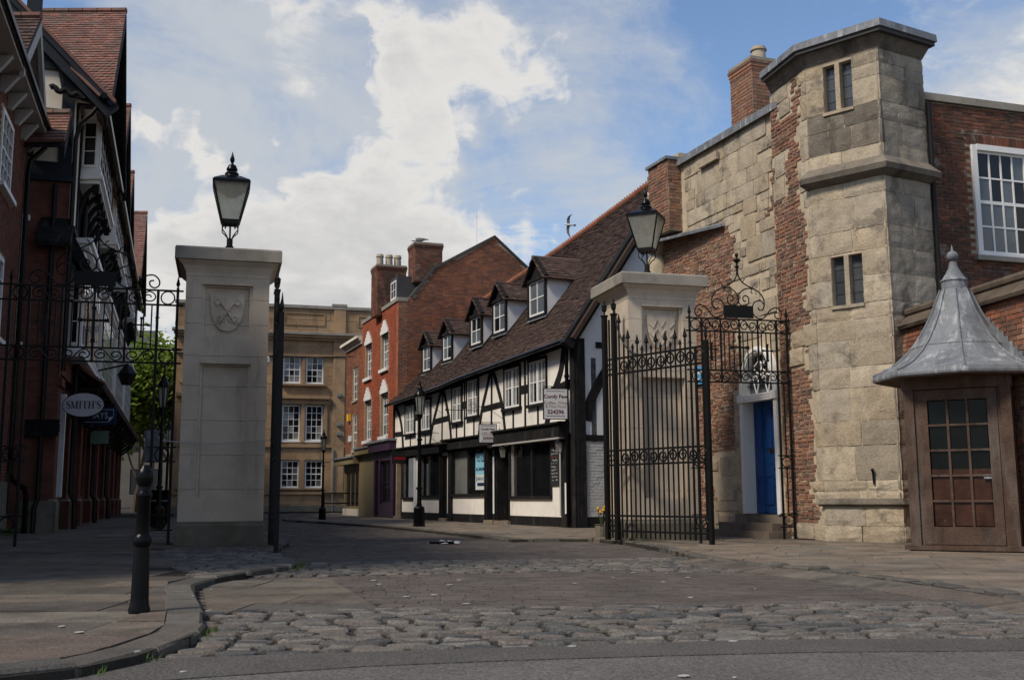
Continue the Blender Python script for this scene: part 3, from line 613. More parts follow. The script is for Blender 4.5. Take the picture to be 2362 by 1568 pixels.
def channel(parent, pts, w, lo, hi, za, zb, seed, side):
    r = random.Random(seed); P = [Vector((p[0], p[1], 0)) for p in spline([(x, y, 0) for x, y in pts], 5)]
    L = [0]
    for i in range(1, len(P)): L.append(L[-1]+(P[i]-P[i-1]).length)
    def at(l):
        for i in range(1, len(P)):
            if L[i] >= l: return P[i-1].lerp(P[i], (l-L[i-1])/max(L[i]-L[i-1], 1e-6))
        return P[-1]
    l = 0
    while l < L[-1]-lo:
        d = r.uniform(lo, hi); a, c = at(l+.005), at(l+d-.005); t = (c-a).normalized(); n = Vector((-t.y, t.x, 0))*side; o = [a+n*.012, c+n*.012, c+n*w, a+n*w]; dz = r.uniform(-.004, .004)
        v = [(p.x, p.y, -.1) for p in o]+[(o[0].x, o[0].y, za+dz), (o[1].x, o[1].y, za-dz), (o[2].x, o[2].y, zb), (o[3].x, o[3].y, zb)]
        B().hexa(v).build('channel_stone', FLAG, parent); l += d
channel(pav2, RK[1:7], .42, .4, .9, -.014, -.058, 66, 1)
rr = random.Random(5); b = B()
for i in range(46):
    x, y = rr.uniform(-3, 4), rr.uniform(5.2, 15); zz = -.055 if onroad(x, y) and nearbot(x) > y else (-.06 if onroad(x, y) else .004)
    if onroad(x, y) and (nearbot(x) < y < neartop(x) or cob2a(x) < y < cob2b(x)): continue
    n = 8; R = rr.uniform(.012, .035); p = [(x+math.cos(2*PI*k/n)*R*rr.uniform(.6, 1.2), y+math.sin(2*PI*k/n)*R*rr.uniform(.5, 1.1)) for k in range(n)]
    b.slab(p, zz, zz+.004)
for x, y in ((-2.86, 7.0), (-3.3, 6.45), (-.7, 9.8)):
    p = [(x+math.cos(2*PI*k/9)*.032*rr.uniform(.5, 1.3), y+math.sin(2*PI*k/9)*.03*rr.uniform(.5, 1.3)) for k in range(9)]; b.slab(p, .003 if x < -2 else -.06, .007 if x < -2 else -.055)
gum = b.build('gum_spots', GUM); stuff(gum); gum['label'] = 'pale trodden gum spots scattered over road and flagstones'
def tuft(pts, seed, h=.07, n=40, spread=.10):
    r = random.Random(seed); b = B()
    for x, y, z in pts:
        for i in range(n):
            a = r.uniform(0, 2*PI); d = r.uniform(0, spread); px, py = x+math.cos(a)*d, y+math.sin(a)*d; hh = h*r.uniform(.4, 1.2); w = .004
            lx, ly = r.uniform(-.04, .04), r.uniform(-.04, .04); c, s_ = math.cos(a)*w, math.sin(a)*w
            b.add([(px-c, py-s_, z), (px+c, py+s_, z), (px+lx+c*.3, py+ly+s_*.3, z+hh), (px+lx*.5-c, py+ly*.5-s_, z+hh*.6)], [(0, 1, 2, 3)])
    return b
g1 = stuff(tuft([(-1.95, 6.95, -.08), (-1.98, 7.1, -.08), (-1.95, 6.8, -.08), (-1.98, 5.9, -.08), (-2.1, 5.5, -.08), (-2.62, 13.4, -.05), (-2.7, 13.7, -.05), (-2.66, 13.1, -.06), (3.4, 11.4, -.07), (3.0, 12.4, -.07)], 71).build('grass', GRASSM)); g1['label'] = 'short grass tufts growing in the kerb joints'
g2 = stuff(tuft([(-11.2-i*.12, 24.2+i*.3, 0) for i in range(6)], 72, .16, 60, .22).build('grass', GRASSM)); g2['label'] = 'longer grass at the foot of the left brick wall'

# ------------------------------------------------------------------ gate pillars (modelled about their own axis, front towards -y)
def pillar(label, loc, k, device):
    t = thing('gate_pillar', label, 'gate pillar', (loc[0], loc[1], 0), 'stone pillars of the gateway', GROT)
    f = lambda s, d, z: Vector((s, -d, z))*k                       # front-face frame, d outward from the axis
    b = B(); b.lathe([(.755, -.1), (.76, .33), (.735, .375), (.73, .40)], n=4, sq=True)
    b.v = [tuple(Vector(v)*k) for v in b.v]; b.build('plinth', STONE_BASE, t)
    zs = [.40, .95, 1.55, 2.15, 2.75, 3.28, 3.85, 4.30, 4.70]
    holes = [(-.44, .43, .79, 3.17), (-.44, .43, 3.62, 4.58)]
    for i in range(8):
        c = B(); c.box(f, -.72, .72, -.72, .60, zs[i]+.003, zs[i+1]-.003); wall(c, f, -.72, .72, zs[i]+.003, zs[i+1]-.003, holes, .60, .72)
        c.build('stone_course', STONE, t)
    for z0, z1 in ((.79, 3.17), (3.62, 4.58)):
        m = B(); w = .05
        m.box(f, -.44, .43, .59, .70, z0, z0+w*.6); m.box(f, -.44, .43, .59, .745, z1-w*.5, z1+.02)
        m.box(f, -.44, -.44+w, .59, .68, z0+w*.6, z1-w*.5); m.box(f, .43-w, .43, .59, .68, z0+w*.6, z1-w*.5)
        m.box(f, -.39, .38, .59, .655, z1-w*.5-.035, z1-w*.5); m.build('panel_moulding', STONE, t)
    # shield
    sp = [(-.295, 4.41), (.295, 4.41)] + [(.295*math.cos(a)**.8 if a < PI/2 else 0, 4.30-.56*math.sin(a)) for a in [i*PI/2/9 for i in range(0, 10)]]
    sp += [(-p[0], p[1]) for p in sp[2:-1]][::-1]
    s = B(); s.prism(f, sp, .595, .655); sh = s.build('shield', STONE, t)
    c = B()
    if device == 'keys':
        for q in (1, -1):
            c.bar(f, (-.165*q, 4.34), (.135*q, 3.90), .032, .65, .695)
            c.prism(f, [(-.145*q, 4.30), (-.105*q, 4.235), (-.185*q, 4.19), (-.225*q, 4.25)], .65, .69); c.prism(f, [(-.135*q, 4.33), (-.15*q, 4.305), (-.235*q, 4.26), (-.22*q, 4.285)], .65, .688)
            for ox, oz in ((.135*q, 3.975), (.065*q, 3.935), (.15*q, 3.90)):
                ring = [f(ox+math.cos(a)*.032, .665, oz+math.sin(a)*.032) for a in [i*2*PI/10 for i in range(11)]]; c.tube(ring, .012*k, 5)
        c.build('crossed_keys', STONE, sh)
    else:
        for z0 in (4.24, 4.06, 3.88):
            zz = [(-.27, z0), (-.18, z0-.10), (-.09, z0+.06), (0, z0-.08), (.09, z0+.06), (.18, z0-.10), (.27, z0)]
            wd = .27 if z0 > 4 else .16
            zz = [(max(-wd, min(wd, x)), z) for x, z in zz if abs(x) <= wd+.03]; c.ribbon(f, zz, .024, .65, .672)
        c.build('zigzag_bars', STONE, sh)
    b = B(); b.lathe([(.725, 4.70), (.725, 4.76), (.74, 4.80), (.78, 4.88), (.85, 4.945), (.865, 4.97)], n=4, sq=True); b.v = [tuple(Vector(v)*k) for v in b.v]; b.build('cove_moulding', STONE, t)
    b = B(); b.lathe([(.92, 4.972), (.92, 5.17), (.90, 5.20), (.55, 5.255)], n=4, sq=True); b.v = [tuple(Vector(v)*k) for v in b.v]; b.build('capstone', STONE_CAP, t)
    return t
PLC, PRC = (-5.245, 19.546), (2.632, 20.466)
pillar('tall pale stone gate pillar with a carved shield of crossed keys, beside the bollard', PLC, 1.0, 'keys')
pillar('pale stone gate pillar with a zigzag carved shield behind the open iron gate', PRC, .942, 'zigzag')

def lantern(t, k=1.0, z=0.0, lathe_base=True):
    """a four-sided tapered gas lantern; local axis, base at z"""
    V_ = lambda x, y, zz: Vector((x*k, y*k, z+zz*k))
    if lathe_base:
        b = B().lathe([(.11*k, z-.01), (.105*k, z+.02*k), (.075*k, z+.07*k), (.062*k, z+.12*k), (.075*k, z+.125*k), (.075*k, z+.14*k), (.055*k, z+.145*k), (.055*k, z+.25*k), (.045*k, z+.26*k), (.017*k, z+.265*k), (.017*k, z+.47*k)], n=14); b.build('base', IRON, t, True)
    for q in range(4):
        a = q*PI/2+PI/4; c, s = math.cos(a), math.sin(a)
        pts = spline([(.045, .25), (.10, .31), (.185, .37), (.195, .43), (.17, .475), (.13, .47), (.125, .45)], 4)if False else [Vector((x, zz, 0)) for x, zz in [(.045, .24), (.07, .28), (.13, .33), (.19, .37), (.205, .41), (.195, .45), (.165, .475)]]
        b = B().tube([V_(p.x*c, p.x*s, p.y) for p in spline(pts, 3)], .010*k, 5); b.lathe([(.008*k, -.02*k), (.018*k, 0), (.008*k, .02*k)], V_(.125*c, .125*s, .445), 6); b.build('arm', IRON, t)
    zb, zt, rb, rt = .47, 1.06, .155, .325
    b = B(); b.lathe([(rb*k, z+zb*k), ((rb+.012)*k, z+(zb+.06)*k), ((rb-.02)*k, z+(zb+.065)*k)], n=4, sq=True); b.lathe([((rt-.02)*k, z+(zt-.005)*k), ((rt+.01)*k, z+zt*k), ((rt+.015)*k, z+(zt+.035)*k), ((rt-.03)*k, z+(zt+.05)*k)], n=4, sq=True)
    for sx in (-1, 1):
        for sy in (-1, 1): b.tube([V_(sx*rb, sy*rb, zb+.03), V_(sx*rt, sy*rt, zt+.01)], .017*k, 4)
    b.build('frame', IRON, t)
    for q in range(4):
        a = q*PI/2; c, s = math.cos(a), math.sin(a); R = lambda x, y: (x*c-y*s, x*s+y*c)
        p = [(-rb+.01, -rb), (rb-.01, -rb)]; u = [(rt-.01, -rt), (-rt+.01, -rt)]
        vs = [V_(*R(*p[0]), zb+.06), V_(*R(*p[1]), zb+.06), V_(*R(*u[0]), zt), V_(*R(*u[1]), zt)]; ins = [V_(*R(x, y+.006), zz) for (x, y), zz in ((p[0], zb+.06), (p[1], zb+.06), (u[0], zt), (u[1], zt))]
        B().add(vs+ins, [(0, 1, 2, 3), (7, 6, 5, 4), (0, 4, 5, 1), (1, 5, 6, 2), (2, 6, 7, 3), (3, 7, 4, 0)]).build('pane', LAMPGLASS, t)
    B().lathe([(.26*k, z+(zt-.02)*k), (.10*k, z+(zt-.14)*k), (.09*k, z+(zt-.16)*k)], n=4, sq=True).build('reflector', GREYW, t)
    b = B(); b.lathe([((rt+.02)*k, z+(zt+.03)*k), ((rt-.01)*k, z+(zt+.06)*k), (.17*k, z+(zt+.13)*k)], n=4, sq=True); b.build('roof', IRON_BIG, t)
    b = B().lathe([(.135*k, z+1.18*k), (.14*k, z+1.205*k), (.125*k, z+1.23*k), (.135*k, z+1.245*k), (.11*k, z+1.275*k), (.075*k, z+1.29*k), (.075*k, z+1.30*k), (.105*k, z+1.31*k), (.10*k, z+1.335*k), (.07*k, z+1.385*k), (.03*k, z+1.40*k), (.022*k, z+1.42*k), (.04*k, z+1.45*k), (.045*k, z+1.475*k), (.03*k, z+1.52*k), (.012*k, z+1.57*k), (.003*k, z+1.60*k)], n=14); b.build('finial', IRON_BIG, t, True)
t = thing('pillar_lamp', 'black four-sided lantern standing on the crossed-keys pillar', 'lamp', (PLC[0], PLC[1], 5.25), 'lanterns on the gate pillars', math.radians(15)); lantern(t, 1.08); t.scale = (.92, .92, 1.16)
t = thing('pillar_lamp', 'black four-sided lantern standing on the pillar behind the iron gate', 'lamp', (PRC[0], PRC[1], 4.945), 'lanterns on the gate pillars', math.radians(-22)); lantern(t, .98); t.scale = (.94, .94, 1.17)

def street_lamp():
    t = thing('street_lamp', 'x', 'street lamp')
    B().lathe([(.17, -.02), (.17, .05), (.16, .06), (.15, .50), (.13, .53), (.10, .56)], n=8).build('pedestal', IRON_BIG, t)
    B().lathe([(.075, .55), (.08, .60), (.065, .64), (.06, 1.0), (.09, 1.02), (.09, 1.06), (.055, 1.09), (.048, 2.35), (.075, 2.37), (.075, 2.41), (.042, 2.44), (.036, 2.95), (.06, 3.0), (.085, 3.07)], n=12).build('column', IRON_BIG, t, True)
    B().tube([(-.28, 0, 2.55), (.28, 0, 2.55)], .014, 6).build('ladder_bar', IRON_BIG, t)
    b = B(); b.lathe([(.08, 3.05), (.088, 3.09), (.075, 3.1)], n=6); b.lathe([(.138, 3.60), (.146, 3.63), (.125, 3.65)], n=6)
    for q in range(6):
        a = q*PI/3; b.tube([(math.cos(a)*.085, math.sin(a)*.085, 3.08), (math.cos(a)*.138, math.sin(a)*.138, 3.62)], .012, 4)
    b.build('frame', IRON_BIG, t)
    for q in range(6):
        a, c = q*PI/3, (q+1)*PI/3
        v = [(math.cos(a)*.079, math.sin(a)*.079, 3.10), (math.cos(c)*.079, math.sin(c)*.079, 3.10), (math.cos(c)*.132, math.sin(c)*.132, 3.60), (math.cos(a)*.132, math.sin(a)*.132, 3.60)]
        B().add(v+[(x*.97, y*.97, z) for x, y, z in v], [(0, 1, 2, 3), (7, 6, 5, 4), (0, 4, 5, 1), (2, 6, 7, 3)]).build('pane', LAMPGLASS, t)
    B().lathe([(.165, 3.63), (.158, 3.66), (.095, 3.78), (.075, 3.80), (.075, 3.84), (.04, 3.90), (.025, 3.92), (.03, 3.97), (.004, 4.05)], n=12).build('hood', IRON_BIG, t, True)
    return t
sl = street_lamp()
for i, (x, y, sc, lab) in enumerate([(-2.60, 30.2, 1.0, 'slender black street lamp on the pavement before the half-timbered shop'), (-7.0, 40.0, .82, 'smaller black street lamp at the kerb before the sandstone building'),
                                      (-9.6, 29.5, 1.06, 'taller street lamp seen between pillar and iron screen'), (-14.2, 44.5, 1.0, 'distant street lamp seen beside the bare tree through the iron screen')]):
    o = sl if i == 0 else copy_tree(sl); o['label'] = lab; o['group'] = 'street lamps along the lane'; o.location = (x, y, 0); o.scale = (sc, sc, sc); o.rotation_euler = (0, 0, .3*i)

# bollard
t = thing('bollard', 'black cast iron bollard with a ball top on the flagstones', 'bollard', (-2.66, 7.84, 0))
B().lathe([(0.0739, -0.010), (0.0756, 0.025), (0.0672, 0.050), (0.0622, 0.100), (0.0538, 0.440), (0.0521, 0.455)], t.location, 24).build('base', IRON_BIG, t, True)
B().lathe([(0.0521, 0.455), (0.0655, 0.470), (0.0697, 0.500), (0.0655, 0.530), (0.0504, 0.550)], t.location, 24).build('collar_ball', IRON_BIG, t, True)
B().lathe([(0.0487, 0.550), (0.0470, 0.800), (0.0554, 0.815), (0.0554, 0.835), (0.0445, 0.850), (0.0420, 0.885)], t.location, 24).build('shaft', IRON_BIG, t, True)
B().lathe([(0.0420, 0.885), (0.0529, 0.905), (0.0613, 0.940), (0.0613, 0.970), (0.0521, 1.005), (0.0336, 1.025), (0.0294, 1.040), (0.0000, 1.042)], t.location, 24).build('ball_top', IRON_BIG, t, True)

# ------------------------------------------------------------------ wrought iron
def arc_spiral(cx, cz, R, a0, turns, sgn, r1=.22, n=22):
    return [(cx+R*(1-(1-r1)*(i/n)**.9)*math.cos(a0+sgn*2*PI*turns*i/n), cz+R*(1-(1-r1)*(i/n)**.9)*math.sin(a0+sgn*2*PI*turns*i/n)) for i in range(n+1)]
def s_scroll(x0, x1, z0, z1, flip):
    """an S lying in its panel: two spirals joined by a diagonal"""
    R = (z1-z0)/2*.93; zm = (z0+z1)/2; w = x1-x0; a = arc_spiral(x0+R*1.02, zm, R, PI/2, 1.25, 1, .25)[::-1]; c = arc_spiral(x1-R*1.02, zm, R, -PI/2, 1.25, 1, .25)
    p, q = a[-1], c[0]; mid = [(p[0]+(q[0]-p[0])*u, p[1]+(q[1]-p[1])*(3*u*u-2*u**3)) for u in (.2, .35, .5, .65, .8)]
    P = a+mid+c
    return [(x, 2*zm-z) for x, z in P] if flip else P
def iron(parent, fr, name, pts, r, n=5): return B().tube([fr(x, 0, z) for x, z in pts], r, n).build(name, IRON, parent, True)
def spear(b, fr, s, z, h=.16, w=.03):
    c = fr(s, 0, z); b.lathe([(.012, -.06), (.012, 0), (w*.55, .005), (w*.5, .02), (w, .05), (.006, h), (.001, h+.02)], c, 6)
def ring(b, fr, s, z, R, r): b.tube([fr(s+R*math.cos(a), 0, z+R*math.sin(a)) for a in [i*2*PI/18 for i in range(19)]], r, 5, False)
def screen(label, fr, k, inv):
    """side screen: double posts at both ends, scroll bands, bars with crosses, overthrow with plate and finial (numbers are for the smaller one)"""
    t = thing('iron_screen', label, 'iron screen', fr(.95*k*inv, 0, 0), 'iron side screens of the gateway')
    kx = k*inv; f = lambda s, d, z: fr(s*kx, d*k, z*k)
    for z in (4.07, 3.83, 3.10, 2.88):
        B().box(f, -.07, 2.12, -.014, .014, z-.014, z+.014).build('rail', IRON, t)
    for s in (0.0, .24, 1.76, 1.98):
        outer = s in (0.0, 1.98)
        b = B(); b.box(f, s-.017, s+.017, -.017, .017, -.03, 4.07 if not outer else 4.12)
        if outer: spear(b, f, s, 4.13*1.0, .17*k, .035*k)
        b.build('post', IRON, t)
    for s in (.12, 1.87):
        for z0, z1 in ((1.50, 2.88), (.48, 1.30)): B().box(f, s-.01, s+.01, -.01, .01, z0, z1).build('bar', IRON, t)
        for z in (3.95, 2.99, 1.41, .34):
            b = B(); ring(b, lambda q, d, zz, s=s: f(s+(q-s)/inv, d, zz), s, z, .095 if inv == 1 else .105, .012*k); b.build('ring', IRON, t)
        for z in (1.53, 1.30, .46, .22): B().box(f, s-.17, s+.17, -.012, .012, z-.011, z+.011).build('short_rail', IRON, t)
    ss = [.24, .62, 1.0, 1.38, 1.76]
    for s in ss[1:4]: B().box(f, s-.014, s+.014, -.014, .014, 2.88, 4.07).build('upright', IRON, t)
    for i in range(4):
        for z0, z1 in ((3.845, 4.055), (2.895, 3.085)): iron(t, f, 'scroll', s_scroll(ss[i]+.012, ss[i+1]-.012, z0, z1, i % 2), .0115*k)
    s = .24
    for i in range(17):
        s = .12+.095*(i+1)
        if min(abs(s-u) for u in ss) > .03 and s < 1.9: B().box(f, s-.009, s+.009, -.009, .009, 3.10, 3.83).build('bar', IRON, t)
    for s, h, w, z in ((1.0, .26, .16, 3.54), (.43, .15, .09, 3.49), (1.57, .15, .09, 3.49)):
        b = B(); q = .017 if h > .2 else .011; b.box(f, s-q, s+q, -q*1.2, q*1.2, z-h*1.25, z+h*.75); b.box(f, s-w, s+w, -q*1.1, q*1.1, z-q, z+q)
        for ds, dz in ((w, 0), (-w, 0), (0, h*.75), (0, -h*1.25)): b.box(f, s+ds-q*1.6, s+ds+q*1.6, -q*1.3, q*1.3, z+dz-q*1.6, z+dz+q*1.6)
        b.build('cross', IRON, t)
    pq = .30 if inv == 1 else .24; B().box(f, 1-pq, 1+pq, -.012, .012, 4.10, 4.335).build('name_plate', IRON, t)
    E = .00195*.98; X = lambda x, s_: 1.0+(x-525)*E*s_*(1.0 if inv == 1 else .87); Zz = lambda y: 4.07+(775-y)*E
    curves = [[(519, 250), (517, 330), (480, 395), (415, 437), (360, 460), (295, 497), (252, 556), (245, 620), (262, 665), (295, 675), (315, 650)],
              [(365, 460), (440, 465), (500, 505), (528, 568), (508, 622), (460, 640), (418, 612), (410, 562), (440, 533), (472, 553), (465, 588), (441, 590)],
              [(250, 612), (285, 580), (340, 590), (374, 640), (374, 700), (340, 745), (290, 762), (240, 740), (195, 682), (150, 650), (100, 648), (64, 690), (66, 735), (98, 756), (130, 735), (131, 700), (102, 692)]]
    leaves = [[(366, 460), (357, 430), (332, 410)], [(372, 470), (384, 490), (368, 515)], [(468, 402), (462, 380), (443, 365)]]
    for sg in (1, -1):
        for c in curves: iron(t, f, 'scroll', [(p.x, p.y) for p in spline([(X(x, sg), Zz(y), 0) for x, y in c], 4)], .0125*k, 6)
        for c in leaves: iron(t, f, 'leaf_curl', [(p.x, p.y) for p in spline([(X(x, sg), Zz(y), 0) for x, y in c], 4)], .009*k)
    b = B(); c = f(1.0, 0, 0); q = [(.014, Zz(330)), (.016, Zz(262)), (.03, Zz(255)), (.05, Zz(246)), (.02, Zz(235)), (.02, Zz(210)), (.03, Zz(205)), (.078, Zz(183)), (.075, Zz(176)), (.03, Zz(165)), (.015, Zz(150)), (.032, Zz(140)), (.034, Zz(125)), (.02, Zz(110)), (.002, Zz(106))]
    b.lathe([(r*k, z*k) for r, z in q], (c.x, c.y, 0), 10); b.build('finial', IRON, t, True)
    return t
frR = Fr((3.45, 19.75), (.970, .243), (.243, -.970)); screen('black wrought iron screen across the pavement before the blue door', lambda s, d, z: frR(s-.16, d, z), 1.0, 1)
frL = Fr((-6.03, 19.3), (-.966, -.259), (.259, -.966)); screen('black wrought iron screen joining the crossed-keys pillar to the left brick houses', lambda s, d, z: frL(s+.06, d, z), 1.115, 1.27)

def gate_leaf(label, hinge, tdir, k, L=2.24):
    t = thing('gate_leaf', label, 'iron gate', (hinge[0], hinge[1], 0), 'iron gate leaves of the gateway')
    d_ = Vector((tdir[0], tdir[1])).normalized(); f0 = Fr(hinge, d_, (d_.y, -d_.x)); f = lambda s, d, z: f0(s*k, d*k, z*k)
    for s in (-.22, .03):
        b = B(); q = .04; b.box(f, s-q, s+q, -q, q, 0.02, 4.12); b.box(f, s-q*1.3, s+q*1.3, -q*1.3, q*1.3, 4.12, 4.15)
        c = f(s, 0, 0); b.lathe([(r*k, z*k) for r, z in [(.02, 4.15), (.015, 4.2), (.045, 4.24), (.05, 4.30), (.055, 4.33), (.03, 4.345), (.015, 4.37), (.02, 4.40), (.003, 4.44)]], (c.x, c.y, 0), 10); b.build('hinge_post', IRON, t)
    B().box(f, -.115, -.085, -.012, .012, .05, 4.05).build('bar', IRON, t)
    for z in (3.30, 3.02, 1.62, 1.36, .45, .18): B().box(f, -.27, L, -.017, .017, z-.018, z+.018).build('rail', IRON, t)
    b = B(); b.box(f, L-.034, L+.034, -.034, .034, 0, 3.40); spear(b, f, L, 3.42*k if k == 1 else 3.42, .26*k, .03*k); b.build('closing_post', IRON, t)
    B().box(f, 1.98, 2.02, -.016, .016, .02, 3.32).build('upright', IRON, t)
    for z in (3.16, 1.49, .315):
        b = B(); ring(b, f, 2.105, z, .085, .011*k); b.build('ring', IRON, t)
    sw = [(.05, 4.22), (.09, 3.98), (.2, 3.70), (.36, 3.47), (.56, 3.34), (.76, 3.30)]
    swc = spline([(x, z, 0) for x, z in sw], 5); iron(t, f, 'swept_rail', [(p.x, p.y) for p in swc], .018*k)
    def top(s):
        for i in range(1, len(swc)):
            if swc[i].x >= s: return swc[i].y
        return 3.30
    n = 16
    for i in range(n):
        s = .16+i*.115
        if s > 1.95: break
        h = .24 if i % 2 == 0 else .12
        b = B(); b.box(f, s-.011, s+.011, -.011, .011, .06, top(s)+h-.05); c = f(s, 0, top(s)+h-.05)
        b.lathe([(.012*k, -.03), (.018*k, -.02), (.012*k, 0), (.044*k if i % 2 == 0 else .03*k, .03), (.03*k if i % 2 == 0 else .02*k, .07), (.004, .18 if i % 2 == 0 else .11), (.001, .19 if i % 2 == 0 else .12)], c, 4); b.build('bar', IRON, t)
    us = [.16, .62, 1.08, 1.54, 2.0]
    for i in range(4):
        for z0, z1 in ((3.04, 3.28), (1.38, 1.60)): iron(t, f, 'scroll', s_scroll(us[i]+.012, us[i+1]-.02, z0, z1, (i+1) % 2), .016*k)
    for z in (3.16, 1.49, .315):
        b = B(); ring(b, f, -.095, z, .06, .011*k); b.build('ring', IRON, t)
    return t
gate_leaf('open wrought iron gate leaf with spear tops before the zigzag pillar', (1.87, 19.72), (1.54, -1.92), 1.0)
gate_leaf('open iron gate leaf seen edge-on beside the crossed-keys pillar', (-4.10, 18.5), (.62, -2.42), 1.06)
t = thing('cable', 'thin grey cable strung across the crossed-keys pillar', 'cable', (-5.2, 18.6, 1.75))
B().tube([(-6.02, 18.55, 1.78), (-5.93, 18.52, 1.77), (-5.2, 18.735, 1.735), (-4.42, 18.93, 1.79), (-4.28, 18.98, 1.81), (-4.1, 18.7, 1.85)], .009, 5).build('wire', GREYW, t)

# ------------------------------------------------------------------ half-timbered shop row
HO = (1.655, 27.9); HT_T = (-.4052, .9142); HT_N = (-.9142, -.4052)
hf = Fr(HO, HT_T, HT_N)
HTL = 15.5
ht = thing('half_timbered_building', 'black and white half-timbered shop building with five dormers', 'building', (HO[0], HO[1], 0))
ze = lambda s: 4.98-.028*s - (.05 if s > 9 else 0); zr = lambda s: 9.98-.10*s-.12*math.sin(s/15.5*PI)
# core walls
wins = [(12.95, 14.0, 3.16, 4.2), (11.2, 12.2, 3.18, 4.25), (8.16, 9.0, 3.28, 4.42), (6.72, 7.64, 3.38, 4.53), (3.5, 4.58, 3.40, 4.56), (1.74, 2.84, 3.38, 4.58)]
b = B(); wall(b, hf, 0, HTL, 2.45, 4.40, [(a+.03, c-.03, d+.03, e-.03) for a, c, d, e in wins], -.16, 0)
for i in range(20):
    a, c = HTL*i/20, HTL*(i+1)/20; hs_ = [(max(q0+.03, a), min(q1-.03, c), q3-.03) for q0, q1, q2, q3 in wins if q0+.03 < c and q1-.03 > a and q3-.03 > 4.40]; cuts = sorted({a, c, *[x for h in hs_ for x in h[:2]]})
    for p, q in zip(cuts[:-1], cuts[1:]):
        zb = max([4.40]+[h[2] for h in hs_ if h[0] < (p+q)/2 < h[1]])
        b.hexa([hf(p, -.16, zb), hf(q, -.16, zb), hf(q, 0, zb), hf(p, 0, zb), hf(p, -.16, ze(p)-.08), hf(q, -.16, ze(q)-.08), hf(q, 0, ze(q)-.08), hf(p, 0, ze(p)-.08)])
b.build('plaster_wall', PLASTER, ht)
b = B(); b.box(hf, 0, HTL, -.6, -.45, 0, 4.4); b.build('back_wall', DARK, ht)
shopw = [(12.92, 14.25, .80, 2.25), (10.20, 12.2, .86, 2.25), (6.15, 9.05, .90, 2.30), (1.52, 4.18, .82, 2.32)]
doors = [(14.42, 15.3, 0, 2.2), (9.55, 10.05, 0, 2.2), (5.45, 6.05, 0, 2.3), (4.28, 5.25, 0, 2.3)]
b = B(); wall(b, hf, .85, HTL, .25, 2.45, shopw+doors, -.2, 0); b.build('shop_wall', PLASTER, ht)
b = B(); wall(b, hf, .25, HTL, 0, .26, doors, -.2, .012); b.build('black_plinth', TIMBER, ht)
def tim(p, q, w=.12, d=.022, name='timber'): return B().bar(hf, p, q, w, -.02, d+random.uniform(-.003, .003)).build(name, TIMBER, ht)
def timc(pts, w, d=.026): return B().ribbon(hf, [(p.x, p.y) for p in spline([(x, z, 0) for x, z in pts], 4)], w, -.02, d).build('brace', TIMBER, ht)
random.seed(3)
# wall plates, sill beam, posts and studs
for a, c in ((0, 3.2), (3.2, 6.3), (6.3, 9.6), (9.6, 12.6), (12.6, HTL)): B().hexa([hf(a+.004, -.02, ze(a)-.22), hf(c-.004, -.02, ze(c)-.22), hf(c-.004, .03, ze(c)-.22), hf(a+.004, .03, ze(a)-.22), hf(a+.004, -.02, ze(a)-.02), hf(c-.004, -.02, ze(c)-.02), hf(c-.004, .03, ze(c)-.02), hf(a+.004, .03, ze(a)-.02)]).build('wall_plate', TIMBER, ht)
tim((15.42, 2.4), (15.42, 4.45), .16, .05); tim((.10, 0), (.08, 4.9), .24, .06, 'corner_post'); tim((.52, 2.7), (.50, 4.8), .10)
for s in (13.45, 11.78, 8.64, 7.1, 4.0, 2.3):
    w = min(wins, key=lambda q: abs((q[0]+q[1])/2-s)); tim((s, 2.6), (s, w[2]-.07), .085); tim((s, w[3]+.06), (s, ze(s)-.2), .085)
for s in (7.92, 3.15, 12.55): tim((s, 2.6), (s, ze(s)-.2), .095)
for a, c, z in ((7.72, 8.1, 3.78), (2.92, 3.44, 3.86), (12.26, 12.9, 3.72)): tim((a, z), (c, z), .22, .03, 'rail')
for a, z, l, r_, zb in ((10.02, 4.52, 11.30, 9.13, 2.62), (5.62, 4.68, 6.68, 4.60, 2.72)):
    timc([(a+.05, z+.04), (a+.42*(l-a), z-.62), (a+.78*(l-a), z-1.25), (l, zb)], [.155]*10+[.13]*10); timc([(a-.05, z+.04), (a-.48*(a-r_), z-.62), (a-.82*(a-r_), z-1.25), (r_, zb)], [.155]*10+[.13]*10)
    tim((a, z), (a+.04, zb), .11, .018); tim((a+.72*(l-a), zb+.80), (a-.83*(a-r_), zb+.84), .165, .03, 'rail')
timc([(.62, 4.75), (.85, 4.1), (1.35, 3.5), (1.75, 2.72)], .24); tim((1.42, 3.62), (.2, 3.74), .25, .03, 'rail')
timc([(15.3, 4.3), (14.75, 3.85), (14.45, 3.3), (14.30, 2.6)], .17); tim((15.35, 3.22), (14.4, 3.2), .16, .03, 'rail')
# windows: black frame, two white casements of four panes
for i, (a, c, z0, z1) in enumerate(wins):
    fr_ = B(); w = .065
    fr_.box(hf, a-w, a, -.03, .05, z0-.02, z1+w); fr_.box(hf, c, c+w, -.03, .05, z0-.02, z1+w); fr_.box(hf, a-w, c+w, -.03, .062, z1, z1+w+.01); fr_.box(hf, a-w-.05, c+w+.05, -.03, .11, z0-.10, z0-.02)
    fr_.build('window_surround', TIMBER, ht); m_ = (a+c)/2
    for q0, q1 in ((a, m_), (m_, c)): sash(ht, hf, q0+.004, q1-.004, z0-.015, z1-.004, .03, 2, 2, fw=.055, bw=.028, glass=[GLASS_CURT, GLASS, GLASS_CURT], name='casement', tilt=.004)
